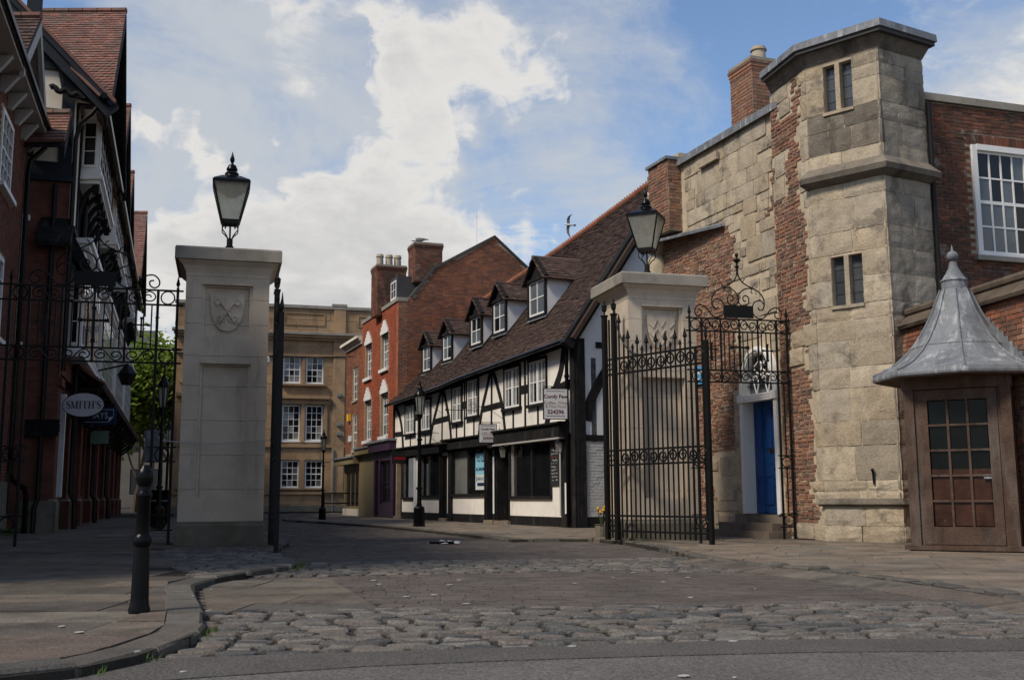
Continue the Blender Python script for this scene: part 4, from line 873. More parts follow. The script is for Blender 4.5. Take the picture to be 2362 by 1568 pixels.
# shop front
fas = [(9.4, 14.9, 2.30, 2.60, .16), (5.3, 9.55, 2.36, 2.66, .20), (.40, 5.29, 2.36, 2.70, .22)]
for a, c, z0, z1, d in fas:
    B().box(hf, a, c, -.02, d, z0, z1).build('fascia', TIMBER, ht); B().box(hf, a-.03, c+.005, -.02, d+.07, z1, z1+.05).build('fascia_cap', TIMBER, ht)
B().box(hf, .5, 5.2, .0, .23, 2.30, 2.345).build('fascia_moulding', GREYW, ht); B().box(hf, 9.0, 9.9, .05, .40, 2.56, 2.60).build('wooden_shelf', OAK, ht)
for a, c, z0, z1 in shopw:
    n = 2 if c-a > 1.6 else 1; fr_ = B(); w = .08
    fr_.box(hf, a-w, a, -.12, .03, z0-.05, z1+.06); fr_.box(hf, c, c+w, -.12, .03, z0-.05, z1+.06); fr_.box(hf, a, c, -.12, .03, z1, z1+.06); fr_.box(hf, a-w, c+w, -.12, .06, z0-.09, z0)
    for k in range(1, n): x = a+(c-a)*(k/n)-(.12 if a < 2 else 0); fr_.box(hf, x-.06, x+.06, -.12, .02, z0, z1)
    o = fr_.build('shop_window', TIMBER, ht)
    for k in range(n):
        g0, g1 = a+(c-a)*k/n, a+(c-a)*(k+1)/n; gm = GLASS_OLD if (a > 6 and a < 7 and k == 1) else GLASS
        B().box(hf, g0, g1, -.10, -.085, z0, z1).build('pane', gm, o)
for a, c, z0, z1 in doors:
    dd = B(); dd.box(hf, a+.06, c-.06, -.42, -.36, .04, z1-.1); dd.box(hf, a+.16, c-.16, -.36, -.345, .9, z1-.3); dd.box(hf, a+.16, c-.16, -.36, -.345, .2, .75); o = dd.build('door', TIMBER, ht)
    for s in (a, c-.06): B().box(hf, s, s+.06, -.4, .03, 0, z1).build('door_jamb', TIMBER, ht)
    B().box(hf, a-.05, c+.05, -.42, .10, 0, .10).build('doorstep', FLAG_WARM, ht)
for s, w in ((9.15, .30), (10.12, .10), (5.33, .18), (.60, .40), (15.36, .14), (6.08, .07)): B().box(hf, s-w/2 if s != .6 else .42, s+w/2, -.05, .07, 0, 2.34).build('shop_post', TIMBER, ht)
for s, z0, z1 in ((12.78, .3, 2.25), (5.34, .30, 2.0), (.50, .35, 1.15)): B().box(hf, s-.045, s+.045, -.03, .085, z0, z1).build('white_strip', WHITE, ht)
B().box(hf, .80, .92, -.1, .05, .3, 2.3).build('grey_strip', GREYW, ht)
def drainpipe(parent, p, z0, z1, r=.05, m=IRON_BIG, shoe=None):
    b = B(); b.tube([(p[0], p[1], z0), (p[0], p[1], z1)], r, 8)
    z = z0+.3
    while z < z1: b.lathe([(r*1.35, z-.04), (r*1.35, z+.04)], (p[0], p[1], 0), 8); z += 1.8
    return b.build('drainpipe', m, parent, True)
p = hf(.28, .12, 0); drainpipe(ht, p, .02, 4.75)
# roof
def roofP(s, d, w): # w 0 eave .. 1 ridge
    a = hf(s, .28, ze(s)-.14); r_ = hf(s, -3.25, zr(s)); u = (r_-a); n = Vector((HT_N[0]*.83, HT_N[1]*.83, .55)); p = a+u*w
    return p + n*(d - .05*math.sin(w*PI)*(1+.5*math.sin(s*.9)))
roof = B(); SS = [-.25+i*(HTL+.35)/24 for i in range(25)]
for i in range(24):
    for j in range(6):
        w0, w1 = j/6, (j+1)/6; p = [roofP(SS[i], -.06, w0), roofP(SS[i+1], -.06, w0), roofP(SS[i+1], -.06, w1), roofP(SS[i], -.06, w1)]; q = [roofP(SS[i], -.02, w0), roofP(SS[i+1], -.02, w0), roofP(SS[i+1], -.02, w1), roofP(SS[i], -.02, w1)]
        roof.hexa(p+q)
hroof = roof.build('roof', TILE_BRN, ht)
b = B()
for i in range(24):
    a, c = SS[i], SS[i+1]; back = lambda s: hf(s, -6.6, ze(s)-.1)
    b.hexa([roofP(a, -.06, 1), roofP(c, -.06, 1), back(c), back(a), roofP(a, .0, 1), roofP(c, .0, 1), back(c)+Vector((0, 0, .06)), back(a)+Vector((0, 0, .06))])
b.build('rear_slope', TILE_BRN, ht)
cells = []; r = random.Random(9); NR = 56
dorm = [(3.62, .62, 6.05, 7.17, 7.84, 0), (6.45, .56, 5.95, 7.02, 7.58, 1), (8.45, .54, 5.82, 6.83, 7.42, 2), (11.22, .52, 5.62, 6.60, 7.12, 3), (13.44, .52, 5.46, 6.46, 6.98, 4)]
for j in range(NR):
    w0 = j/NR; s = -.25 + (.085 if j % 2 else 0); 
    while s < HTL+.05:
        z = roofP(s, 0, w0).z
        if not any(abs(s+.08-dc) < hw-.02 and z0-.05 < z < zt+.1 for dc, hw, z0, zt, za, k in dorm):
            if r.random() > .004: cells.append((s+.003, s+.165, w0-.006, w0+1.3/NR, -.02, .026+r.uniform(-.006, .013)))
        s += .17
field(hroof, 'tile', roofP, cells, TILE_BRN, 300, 'tile')
for i in range(33):
    s = -.2+i*.475
    if s > HTL-.3: break
    B().tube([roofP(s, .0, 1.0)+Vector((0, 0, .03)), roofP(s+.46, .0, 1.0)+Vector((0, 0, .03))], .095, 8).build('ridge_tile', TILE_RDG, hroof)
    c = B()
    for q in range(3): p = roofP(s+.08+q*.155, 0, 1); c.lathe([(.035, .09), (.03, .17), (.012, .18)], p, 5)
    c.build('ridge_crest', TILE_RDG, hroof)
B().tube([hf(s, .36, ze(s)-.17) for s in [-.2+i*1.57 for i in range(11)]], .065, 8).build('gutter', IRON_BIG, ht)
# dormers
for dc, hw, z0, zt, za, k in dorm:
    F = lambda s, d, z: hf(dc+s, -.6+d, z)
    slope = 1.36; dep = lambda z: max((z-z0)/slope, 0)
    b = B(); b.box(F, -hw, -hw+.09, -.08, .02, z0, zt); b.box(F, hw-.09, hw, -.08, .02, z0, zt); b.box(F, -hw+.09, hw-.09, -.08, .02, z0-.02, z0+.06)
    b.box(F, -hw-.03, hw+.03, -.08, .05, zt-.02, zt+.07); b.prism(F, [(-hw, zt+.06), (hw, zt+.06), (0, za-.06)], -.06, -.02)
    b.bar(F, (-hw-.10, zt), (0, za+.02), .10, -.02, .09); b.bar(F, (hw+.10, zt), (0, za+.02), .10, -.02, .088); o = b.build('dormer', TIMBER, ht)
    for sg in (-1, 1):
        c = B(); c.hexa([F(sg*hw, -.05, z0), F(sg*hw, -dep(zt)-.15, zt), F(sg*hw, -dep(zt)-.15, zt+.02), F(sg*hw, -.05, zt+.02), F(sg*(hw-.05), -.05, z0), F(sg*(hw-.05), -dep(zt)-.15, zt), F(sg*(hw-.05), -dep(zt)-.15, zt+.02), F(sg*(hw-.05), -.05, zt+.02)])
        c.build('cheek', PLASTER_DORM, o)
        R = lambda s, d, w, sg=sg: F(sg*((hw+.14)*(1-w)), -s, zt-.06+(za+.02-zt+.06)*w) + Vector((0, 0, d))
        L = dep(za)+.25; rb = B(); rb.hexa([R(-.14, -.04, 0), R(L, -.04, 0), R(L, -.04, 1), R(-.14, -.04, 1), R(-.14, 0, 0), R(L, 0, 0), R(L, 0, 1), R(-.14, 0, 1)]); ro = rb.build('dormer_roof', TILE_BRN, o)
        cl = []; rj = random.Random(k)
        for j in range(8):
            s = -.15+(.08 if j % 2 else 0)
            while s < L-.1: cl.append((s, s+.16, j/8-.02, j/8+.16, -.01, .025+rj.uniform(-.005, .01))); s += .165
        field(ro, 'tile', R, cl, TILE_BRN, 24, 'tile')
    c = B(); c.tube([F(0, .14, za+.02), F(0, -dep(za)-.25, za+.02)], .06, 6); c.build('dormer_ridge', TILE_RED if k == 0 else TILE_BRN, o)
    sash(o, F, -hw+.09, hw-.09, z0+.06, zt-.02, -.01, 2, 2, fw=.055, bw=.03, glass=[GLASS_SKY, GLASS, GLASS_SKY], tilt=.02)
    B().hexa([F(-hw-.03, .03, z0-.10), F(hw+.03, .03, z0-.10), F(hw+.03, -.06, z0), F(-hw-.03, -.06, z0), F(-hw-.03, .05, z0-.08), F(hw+.03, .05, z0-.08), F(hw+.03, -.06, z0+.02), F(-hw-.03, -.06, z0+.02)]).build('lead_apron', LEAD, o)
# gable end
he = Fr(HO, (.9142, .4052), (.4052, -.9142))
b = B(); b.prism(he, [(0, 2.2), (6.4, 2.2), (6.4, 4.9), (3.2, 9.7), (0, 4.9)], -.12, 0); b.build('gable_plaster', PLASTER_DORM, ht)
b = B(); b.box(he, .06, 6.4, -.12, .01, .26, 2.2); wb = b.build('painted_brick_wall', WHITE_BRICK, ht)
field(wb, 'brick', he, courses(.3, 4.0, .27, 2.15, .078, .16, .24, .012, 5, None, (.014, .026), .0), WHITE_BRICK, 90)
b = B(); b.box(he, .06, 6.4, -.12, .03, 0, .27); b.build('black_plinth', TIMBER, ht)
he_t = lambda p, q, w, d=.03: B().bar(he, p, q, w, -.02, d).build('timber', TIMBER, ht)
he_t((.13, 0), (.12, 4.9), .25, .06); he_t((.2, 2.3), (6, 2.3), .16, .04); he_t((.6, 4.75), (6, 4.75), .16, .04)
B().ribbon(he, [(p.x, p.y) for p in spline([(.30, 2.75, 0), (.42, 3.25, 0), (.75, 3.85, 0), (1.25, 4.55, 0)], 4)], .26, -.02, .03).build('brace', TIMBER, ht)
for sg in (0, 1):
    g = (lambda p: p) if sg == 0 else (lambda p: (6.4-p[0], p[1]))
    pts = [g(p) for p in [(-.35, 4.66), (3.2, 9.86)]]; B().bar(he, pts[0], pts[1], .30, .04, .30).build('barge_board', TIMBER, ht)
for i in range(30): # tile edge along the barge
    u = i/30; p = roofP(-.28, -.02, u); 
b = B(); b.hexa([roofP(-.42, -.09, 0), roofP(-.2, -.09, 0), roofP(-.2, -.09, 1), roofP(-.42, -.09, 1), roofP(-.42, .02, 0), roofP(-.2, .02, 0), roofP(-.2, .02, 1), roofP(-.42, .02, 1)]); b.build('verge_tiles', TILE_BRN, hroof)

# things fixed to the shop front
def hang_sign(label, s, d0, d1, z0, z1, lines, name='hanging_sign', m=SIGN_W):
    t = thing(name, label, 'sign', hf(s, d0, z0), 'signs along the lane'); n = Vector((-.985, -.17, 0)).normalized(); toward = Vector((.17, -.985, 0)).normalized(); o_ = hf(s, 0, 0)
    f = lambda q, d, z: o_+n*q+toward*d+Vector((0, 0, z))
    B().box(f, d0, d1, -.025, .025, z0, z1).build('board', m, t)
    c = B(); w = .018; c.box(f, d0-w, d1+w, -.03, .03, z1, z1+w); c.box(f, d0-w, d1+w, -.03, .03, z0-w, z0); c.box(f, d1, d1+w, -.03, .03, z0, z1); c.box(f, d0-w, d0, -.03, .03, z0, z1); c.build('frame', TIMBER, t)
    c = B(); c.tube([f(-.02, 0, z1+.06), f(d1, 0, z1+.06)], .012, 5); c.tube([f(d0+.1, 0, z1+.06), f(d0+.1, 0, z1)], .006, 4); c.tube([f(d1-.1, 0, z1+.06), f(d1-.1, 0, z1)], .006, 4); c.build('bracket', IRON, t)
    for body, z, size, mm, bo in lines:
        if body == '-': B().box(f, d0+.06, d1-.06, .024, .028, z-.006, z+.006).build('rule', mm, t); continue
        text(body, size, mm, t, f((d0+d1)/2, .027, z), -n, toward, bold=bo)
    return t
cp = lambda z0, h: [('-', z0+.92*h, 0, INK_R, 0), ('Comfy Pew', z0+.74*h, .19*h/.8*.72, INK_R, .002), ('Coffee, Wine', z0+.53*h, .145*h/.8*.8, INK_T, 0), ('& Fine Food', z0+.41*h, .145*h/.8*.8, INK_T, 0), ('524296', z0+.225*h, .19*h/.8*.8, INK_R, .003), ('-', z0+.09*h, 0, INK_R, 0)]
hang_sign('larger grey Comfy Pew sign at the near corner of the half-timbered shop', .22, .14, .76, 2.80, 3.58, cp(2.80, .78))
hang_sign('smaller grey Comfy Pew sign hanging above the shop post', 5.0, .12, .64, 2.42, 2.95, cp(2.42, .53))
t = hang_sign('dark hanging sign with a red band at the far shop door', 13.6, .12, .62, 2.06, 2.46, [], m=TIMBER)
f = lambda q, d, z: hf(13.6-d, q, z); B().box(f, .15, .6, .024, .03, 2.18, 2.28).build('red_band', RED, t)
t = thing('sign', 'light blue and white TO LET board inside the shop window', 'sign', hf(6.66, -.08, 1.0)); 
B().box(hf, 6.20, 7.14, -.083, -.06, 1.50, 2.17).build('blue_board', POST_B, t); B().box(hf, 6.20, 7.14, -.083, -.061, 1.02, 1.498).build('white_board', POST_W, t)
TT = Vector((-HT_T[0], -HT_T[1], 0)); NN = Vector((HT_N[0], HT_N[1], 0))
text('TO LET', .25, INK_B, t, hf(6.66, -.056, 1.97), TT, NN, bold=.006); text('ALL ENQUIRIES', .125, INK_B, t, hf(6.66, -.056, 1.66), TT, NN, bold=.004)
text('ASH & CO', .15, INK_B, t, hf(6.62, -.057, 1.36), TT, NN); B().box(hf, 6.40, 6.98, -.062, -.055, 1.14, 1.24).build('number_bar', INK_B, t); B().box(hf, 7.0, 7.05, -.062, -.056, 1.28, 1.44).build('logo_bar', INK_B, t)
t = thing('menu_board', 'tall black chalkboard menu beside the near shop window', 'menu board', hf(1.24, 0, 1.08)); B().box(hf, .98, 1.50, .0, .035, 1.08, 2.33).build('board', CHALK, t)
r = random.Random(4); z = 2.2
while z > 1.2:
    c = B(); s = 1.43
    red = z > 2.1 or 1.78 < z < 1.86
    while s > 1.08:
        w = r.uniform(.02, .05); 
        if r.random() > .18: c.ribbon(hf, [(s, z+r.uniform(-.02, .02)), (s-w*.5, z+r.uniform(-.025, .03)), (s-w, z+r.uniform(-.02, .02))], .011, .034, .038)
        s -= w+.012
    c.build('chalk_line', RED if red else LETTER_W, t); z -= .088
def wall_lantern(s, z, lab, d=.08):
    t = thing('wall_lantern', lab, 'lantern', hf(s, d, z), 'small lanterns on the shop front'); o = t.location
    B().tube([hf(s, -.01, z+.36), hf(s, d+.04, z+.40), hf(s, d+.10, z+.34)], .012, 5).build('bracket', IRON, t)
    c = hf(s, d+.10, z); B().lathe([(.13, .25), (.05, .33), (.02, .36)], c, 6).build('hood', IRON, t); B().lathe([(.06, 0), (.105, .25)], c, 6).build('glass', LAMPGLASS, t); B().lathe([(.07, -.02), (.06, .0)], c, 6).build('tray', IRON, t)
wall_lantern(4.4, 1.95, 'small black lantern over the middle shop door'); wall_lantern(.66, 1.95, 'small black lantern beside the near drainpipe')
t = thing('notice', 'white notice fixed to the dark shop door', 'notice', hf(4.75, -.33, 1.2)); B().box(hf, 4.62, 4.76, -.344, -.332, 1.15, 1.55).build('sheet', POST_W, t); B().box(hf, 4.64, 4.74, -.333, -.33, 1.3, 1.32).build('print', INK, t)
t = thing('iron_bracket', 'empty scrolled iron sign bracket above the far shop window', 'bracket', hf(7.2, .1, 3.5), 'empty iron sign brackets')
b = B(); b.tube([hf(6.75, 0, 3.50), hf(6.75, 1.1, 3.50)], .012, 5); b.tube([hf(6.75, 1.1, 3.53), hf(6.75, 1.1, 3.47)], .02, 5); b.build('arm', IRON, t)
b = B(); b.tube([hf(6.75, q[0]+.05, 3.51+q[1]) for q in [(.12+.12*math.cos(a)*(1-a/14), .14+.12*math.sin(a)*(1-a/14)) for a in [i*.6 for i in range(16)]]], .008, 5); b.build('scroll', IRON, t)
for s, z, lab in ((10.2, 4.05, 'plain iron bracket arm high on the timbered wall near the street lamp'), (4.75, 3.45, 'plain iron bracket arm below the fifth casement window'), (10.4, 3.0, 'plain iron bracket arm above the wooden shelf')):
    t = thing('iron_bracket', lab, 'bracket', hf(s, .02, z), 'empty iron sign brackets'); b = B(); b.tube([hf(s, 0, z), hf(s, .8, z)], .010, 5); b.tube([hf(s, 0, z-.35), hf(s, .55, z-.01)], .007, 4); b.build('arm', IRON, t)

# ------------------------------------------------------------------ red brick townhouse, its narrow neighbour, the sandstone building
KO = (-4.46, 41.7); kt = Vector((-.379, 1)).normalized(); kn = (-kt.y, kt.x); kf = Fr(KO, kt, kn); kg = Fr(KO, (kt.y, -kt.x), (-kt.x*-1 if False else .3544, -.9351))
kh = thing('brick_townhouse', 'three-storey red brick townhouse with white keystones and a tall gable', 'house', (KO[0], KO[1], 0))
kw = [(1.55, 2.72, 3.25, 5.0), (4.45, 5.62, 3.22, 4.95), (1.60, 2.72, 6.0, 7.45), (4.48, 5.62, 5.93, 7.4)]
b = B(); wall(b, kf, 0, 6.3, 2.9, 8.45, kw, -.35, -.01); o = b.build('front_wall', MORTAR_DK, kh)
okk = lambda s, z, a, c, z0, z1: not any(h[0]-.02 < c and a < h[1]+.02 and h[2] < z1-.01 and z0+.01 < h[3] for h in kw)
field(o, 'brick', kf, courses(0, 6.3, 2.95, 8.45, .0765, .20, .24, .012, 8, okk, (.0, .006), .012, bond=.228), BRICK_RED, 260)
b = B(); b.box(kf, -.02, 6.32, -.4, .05, 8.45, 8.60); b.build('parapet_coping', STONE_CAP, kh)
for a, c, z0, z1 in kw:
    sash(kh, kf, a, c, z0+.02, z1, -.12, 3, 4, mid='h', glass=[GLASS_CURT, GLASS, GLASS_SKY]); m_ = (a+c)/2
    B().box(kf, a-.12, c+.12, -.15, .10, z0-.13, z0).build('sill', WHITE, kh)
    ks = B(); ks.prism(kf, [(m_-.62, z1), (m_+.62, z1), (m_+.62, z1+.18), (m_+.48, z1+.18), (m_+.48, z1+.32), (m_+.30, z1+.32), (m_+.30, z1+.46), (m_+.15, z1+.46), (m_+.15, z1+.56), (m_-.15, z1+.56), (m_-.15, z1+.46), (m_-.30, z1+.46), (m_-.30, z1+.32), (m_-.48, z1+.32), (m_-.48, z1+.18), (m_-.62, z1+.18)], -.1, .05); ks.build('stepped_lintel', WHITE, kh)
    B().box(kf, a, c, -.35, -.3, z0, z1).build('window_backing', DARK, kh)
# gable
gp = [(0, 2.9), (9.2, 2.9), (9.2, 6.6), (5.48, 10.14), (4.03, 11.35), (1.45, 9.85), (.5, 8.62), (0, 8.58)]
b = B(); b.prism(kg, gp, -.3, -.01); o = b.build('gable_wall', MORTAR_DK, kh)
field(o, 'brick', kg, courses(0, 9.2, 4.0, 11.3, .0765, .2, .24, .012, 9, lambda s, z, a, c, z0, z1: all(inpoly(x, zz, gp) for x, zz in ((a+.01, z1-.005), (c-.01, z1-.005))) and z > 4.2+1.15*s*.95-.6, (.0, .007), .012, bond=.228), BRICK_BRN, 300)
edge = [(.5, 8.62), (1.45, 9.87), (4.03, 11.38), (5.48, 10.16), (9.2, 6.6)]
b = B(); b.ribbon(kg, edge, .09, -.4, .05); b.build('verge_coping', SLATE, kh)
kr = lambda s, d, z: kg(s, -d, z)
for (p, q) in zip(edge[:-1], edge[1:]):
    b = B(); b.hexa([kr(p[0], .3, p[1]-.05), kr(q[0], .3, q[1]-.05), kr(q[0], 6.2, q[1]-.05), kr(p[0], 6.2, p[1]-.05), kr(p[0], .3, p[1]+.02), kr(q[0], .3, q[1]+.02), kr(q[0], 6.2, q[1]+.02), kr(p[0], 6.2, p[1]+.02)]); b.build('roof_slope', SLATE, kh)
def chimney(parent, fr, s0, s1, d0, d1, z0, z1, pots, m=BRICK_BRN, seed=1, ph=.45, pr=.13, nind=0, name='chimney'):
    b = B(); b.box(fr, s0, s1, d0, d1, z0, z1); o = b.build(name, MORTAR_DK, parent)
    fd = fr; fs = lambda s, d, z: fr(s0-d, d1-s, z); fs2 = lambda s, d, z: fr(s1+d, d1-s, z); fb = lambda s, d, z: fr(s, d1+d, z)
    field(o, 'brick', fb, courses(s0, s1, z0, z1-.3, .0765, .2, .23, .012, seed, None, (.006, .016), .0, bond=.228), m, nind)
    field(o, 'brick', fs, courses(0, d1-d0, z0, z1-.3, .0765, .2, .23, .012, seed+1, None, (.006, .016), .0, bond=.228), m, nind//3)
    for i, (e, z) in enumerate(((.015, z1-.30), (.03, z1-.225), (.045, z1-.15))): B().box(fr, s0-e, s1+e, d0-e, d1+e, z+.004, z+.074).build('brick_course', m, o)
    B().box(fr, s0-.03, s1+.03, d0-.03, d1+.03, z1-.076, z1).build('flaunching', STONE_CAP, o)
    for s, d in pots: B().lathe([(pr*1.05, 0), (pr*.95, ph*.75), (pr*1.15, ph*.78), (pr*1.15, ph*.86), (pr, ph*.88), (pr, ph), (pr*.8, ph), (pr*.8, ph-.1)], fr(s, d, z1), 12).build('chimney_pot', POTM, o, True)
    return o
chimney(kh, kg, .66, 1.80, -1.0, -.02, 9.3, 10.9, [], m=BRICK_DRK, seed=21)
chimney(kh, kg, -.25, 1.0, -3.6, -2.6, 8.3, 10.45, [(-.02, -3.1), (.38, -3.1), (.75, -3.1)], m=BRICK_DRK, seed=23, ph=.52, pr=.15)
b = B(); b.box(kg, .05, 1.1, -1.5, -.45, 8.6, 9.55); o = b.build('dormer', SLATE, kh)
kdf = lambda s, d, z: kg(.05-d, -.45-s, z); sash(o, kdf, .1, .95, 8.66, 9.4, .02, 2, 2)
# ground floor
b = B(); b.box(kg, 0, 9, -.28, -.012, 0, 2.9); b.build('lower_wall', MORTAR_DK, kh)
b = B(); wall(b, kf, .12, 3.55, 0, 2.95, [(.75, 2.5, .55, 2.25), (2.75, 3.3, .05, 2.3)], -.35, .06); o = b.build('purple_shopfront', PURPLE, kh)
B().box(kf, .1, 3.6, .0, .28, 2.62, 2.98).build('fascia', PURPLE, o); B().box(kf, .05, 3.65, .0, .36, 2.98, 3.06).build('cornice', LEAD, o)
sash(o, kf, .75, 2.5, .55, 2.25, -.05, 2, 2, m=PURPLE, glass=GLASS, name='shop_window'); B().box(kf, 2.78, 3.28, -.2, -.12, .05, 2.28).build('door', PURPLE, o); B().box(kf, .1, .5, .06, .12, 0, 2.6).build('pilaster', PURPLE, o)
b = B(); b.box(kf, 3.6, 6.28, -.35, .05, 0, 2.62); o = b.build('khaki_panel', KHAKI, kh); B().box(kf, 3.62, 6.3, .05, .30, 2.62, 2.86).build('fascia', KHAKI, o); B().box(kf, 3.62, 6.3, 0, .36, 2.86, 2.93).build('cornice', LEAD, o)
jh = thing('narrow_brick_house', 'narrow brick house with a cream cornice and khaki shopfront', 'house', (*kf(7.9, 0, 0).to_2d(), 0))
jw = [(7.3, 8.2, 5.18, 6.7), (7.28, 8.15, 2.9, 4.52)]
b = B(); wall(b, kf, 6.32, 9.7, 2.6, 7.75, jw, -.35, -.04); b.box(kf, 9.35, 9.69, -6, -.351, 0, 7.7); o = b.build('front_wall', MORTAR_DK, jh)
field(o, 'brick', kf, courses(6.34, 9.7, 2.8, 7.72, .0765, .2, .24, .012, 12, lambda s, z, a, c, z0, z1: not any(h[0]-.02 < c and a < h[1]+.02 and h[2] < z1-.01 and z0+.01 < h[3] for h in jw), (-.03, -.024), .045, bond=.228), BRICK_BRN, 0)
b = B(); b.box(kf, 6.33, 9.85, -.4, .14, 7.75, 7.84); b.box(kf, 6.33, 9.95, -.4, .26, 7.84, 7.96); b.box(kf, 6.33, 9.78, -.4, .05, 7.6, 7.75); b.build('cornice', CREAM, jh)
for a, c, z0, z1 in jw:
    sash(jh, kf, a, c, z0, z1, -.08, 2, 4, mid='h'); B().box(kf, a-.05, c+.05, -.3, -.25, z0, z1).build('window_backing', DARK, jh); B().box(kf, a-.08, c+.08, -.1, .03, z0-.1, z0).build('sill', STONE_CAP, jh)
b = B(); wall(b, kf, 6.32, 9.6, 0, 2.3, [(6.5, 9.3, .35, 2.0)], -.3, .02); o = b.build('khaki_shopfront', KHAKI, jh); B().box(kf, 6.32, 10.6, .0, .32, 2.28, 2.55).build('fascia', KHAKI, o); B().box(kf, 6.32, 10.7, 0, .40, 2.55, 2.62).build('cornice', LEAD, o)
sash(o, kf, 6.5, 9.3, .35, 2.0, -.02, 3, 1, m=KHAKI, glass=GLASS, name='shop_window', bw=.06); B().box(kf, 6.32, 9.55, .02, .08, 0, .3).build('stall_riser', CREAM, o)
t = thing('alarm_box', 'small orange alarm box on the narrow brick house', 'alarm box', kf(8.75, 0, 4.4)); B().box(kf, 8.6, 8.9, -.03, .1, 4.3, 4.62).build('case', YELLOW, t)
t = thing('street_sign', 'small pale street name plate on the narrow brick house', 'sign', kf(8.6, 0, 3.4)); B().box(kf, 8.3, 8.98, -.03, .0, 3.34, 3.62).build('plate', SIGN_W, t)

IO = (-15, 62); If = Fr(IO, (.956, .29), (.29, -.956))
ih = thing('sandstone_building', 'large golden sandstone building with paired white sash windows', 'building', (-17, 61.4, 0))
for off in (0, -9.2, 9.2):
    pass
bays = [0, -5.6]
iw = []
for o_ in bays:
    iw += [(1.67+o_, 2.72+o_, 7.44, 9.05), (3.0+o_, 4.05+o_, 7.44, 9.07), (1.68+o_, 2.74+o_, 4.09, 6.18), (3.03+o_, 4.06+o_, 4.09, 6.18), (1.69+o_, 2.74+o_, 1.38, 2.96), (3.06+o_, 4.1+o_, 1.38, 2.96)]
b = B(); wall(b, If, -4.3, 12.0, 0, 11.9, iw, -.5, -.02); b.box(If, -4.28, 12, -9, -.52, 0, 11.8); wl = b.build('wall', MORTAR_DK, ih)
zs_ = [0, .42, 1.06, 1.38, 1.85, 2.4, 2.96, 3.4, 3.82, 4.09, 4.7, 5.4, 6.18, 6.7, 7.36, 7.9, 8.45, 9.06, 9.6, 10.15, 10.6, 11.2, 11.85]
cells = []; r = random.Random(17)
for j in range(len(zs_)-1):
    s = -4.3
    while s < 12:
        w = r.uniform(.9, 1.6); a, c = s, min(s+w, 12)
        brk = sorted({a, c, *[x for h in iw for x in (h[0], h[1]) if a < x < c and h[2] < (zs_[j]+zs_[j+1])/2 < h[3]]})
        for p, q in zip(brk[:-1], brk[1:]):
            if not any(h[0] < (p+q)/2 < h[1] and h[2] < (zs_[j]+zs_[j+1])/2 < h[3] for h in iw): cells.append((p+.004, q-.004, zs_[j]+.004, zs_[j+1]-.004, -.1, r.uniform(-.003, .003)))
        s += w
field(wl, 'ashlar_block', If, cells, ASHLAR, 200)
def iband(name, s0, s1, z0, z1, d, m=ASHLAR): return B().box(If, s0, s1, -.1, d, z0, z1).build(name, m, ih)
iband('cornice', -4.6, 12.2, 10.28, 10.42, .50, STONE_CAP); iband('cornice', -4.5, 12.1, 10.12, 10.28, .38); iband('cornice_bed', -4.4, 12, 9.98, 10.12, .2); iband('frieze_moulding', -4.35, 12, 9.02, 9.14, .14)
iband('string_course', -4.33, 12, 3.70, 3.86, .10); iband('plinth', -4.33, 12, .0, .36, .16, STONE_BASE); iband('plinth_moulding', -4.33, 12, 1.0, 1.14, .12); iband('parapet_coping', -4.5, 12.1, 11.9, 12.08, .12, STONE_CAP); iband('parapet_block', 4.45, 5.35, 12.08, 12.22, .14, STONE_CAP)
for s in (4.58, 10.3, -1.02):
    for z0, z1 in ((3.86, 9.02), (9.14, 9.98), (10.42, 11.9), (1.14, 3.7)): iband('pilaster', s, s+.70, z0, z1, .10)
for o_ in bays:
    iband('hood', 1.36+o_, 4.38+o_, 6.52, 6.70, .30); iband('hood_frieze', 1.5+o_, 4.24+o_, 6.22, 6.52, .10); iband('architrave', 1.45+o_, 1.64+o_, 3.86, 6.2, .08); iband('architrave', 4.10+o_, 4.29+o_, 3.86, 6.2, .08)
    for z0, z1, d in ((7.28, 7.40, .22), (1.26, 1.36, .16)): iband('window_sill', 1.55+o_, 4.18+o_, z0, z1, d)
    iband('mullion_pier', 2.78+o_, 2.95+o_, 7.44, 9.02, .06); iband('mullion_pier', 2.78+o_, 2.98+o_, 4.0, 6.2, .06); iband('mullion_pier', 2.78+o_, 3.02+o_, 1.38, 3.0, .06)
    p_ = B(); p_.box(If, 1.65+o_, 4.05+o_, -.02, .05, 10.88, 10.94); p_.box(If, 1.65+o_, 4.05+o_, -.02, .05, 11.56, 11.62); p_.box(If, 1.65+o_, 1.71+o_, -.02, .05, 10.94, 11.56); p_.box(If, 3.99+o_, 4.05+o_, -.02, .05, 10.94, 11.56); p_.build('parapet_panel', ASHLAR, ih)
p_ = B(); p_.box(If, 6.0, 9.6, -.02, .05, 10.88, 10.94); p_.box(If, 6.0, 9.6, -.02, .05, 11.52, 11.58); p_.box(If, 6.0, 6.06, -.02, .05, 10.94, 11.52); p_.build('parapet_panel', ASHLAR, ih)
for i, h in enumerate(iw):
    rows = 5 if h[3]-h[2] > 2 else 4
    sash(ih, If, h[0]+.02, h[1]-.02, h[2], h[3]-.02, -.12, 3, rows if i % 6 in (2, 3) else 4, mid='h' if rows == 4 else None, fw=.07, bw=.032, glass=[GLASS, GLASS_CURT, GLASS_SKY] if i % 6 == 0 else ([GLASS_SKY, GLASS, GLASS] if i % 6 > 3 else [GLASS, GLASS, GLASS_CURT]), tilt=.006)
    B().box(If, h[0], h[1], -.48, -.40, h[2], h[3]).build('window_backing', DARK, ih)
    B().box(If, h[0]-.02, h[1]+.02, -.14, .04, h[2]-.09, h[2]-.001).build('white_sill', WHITE, ih)
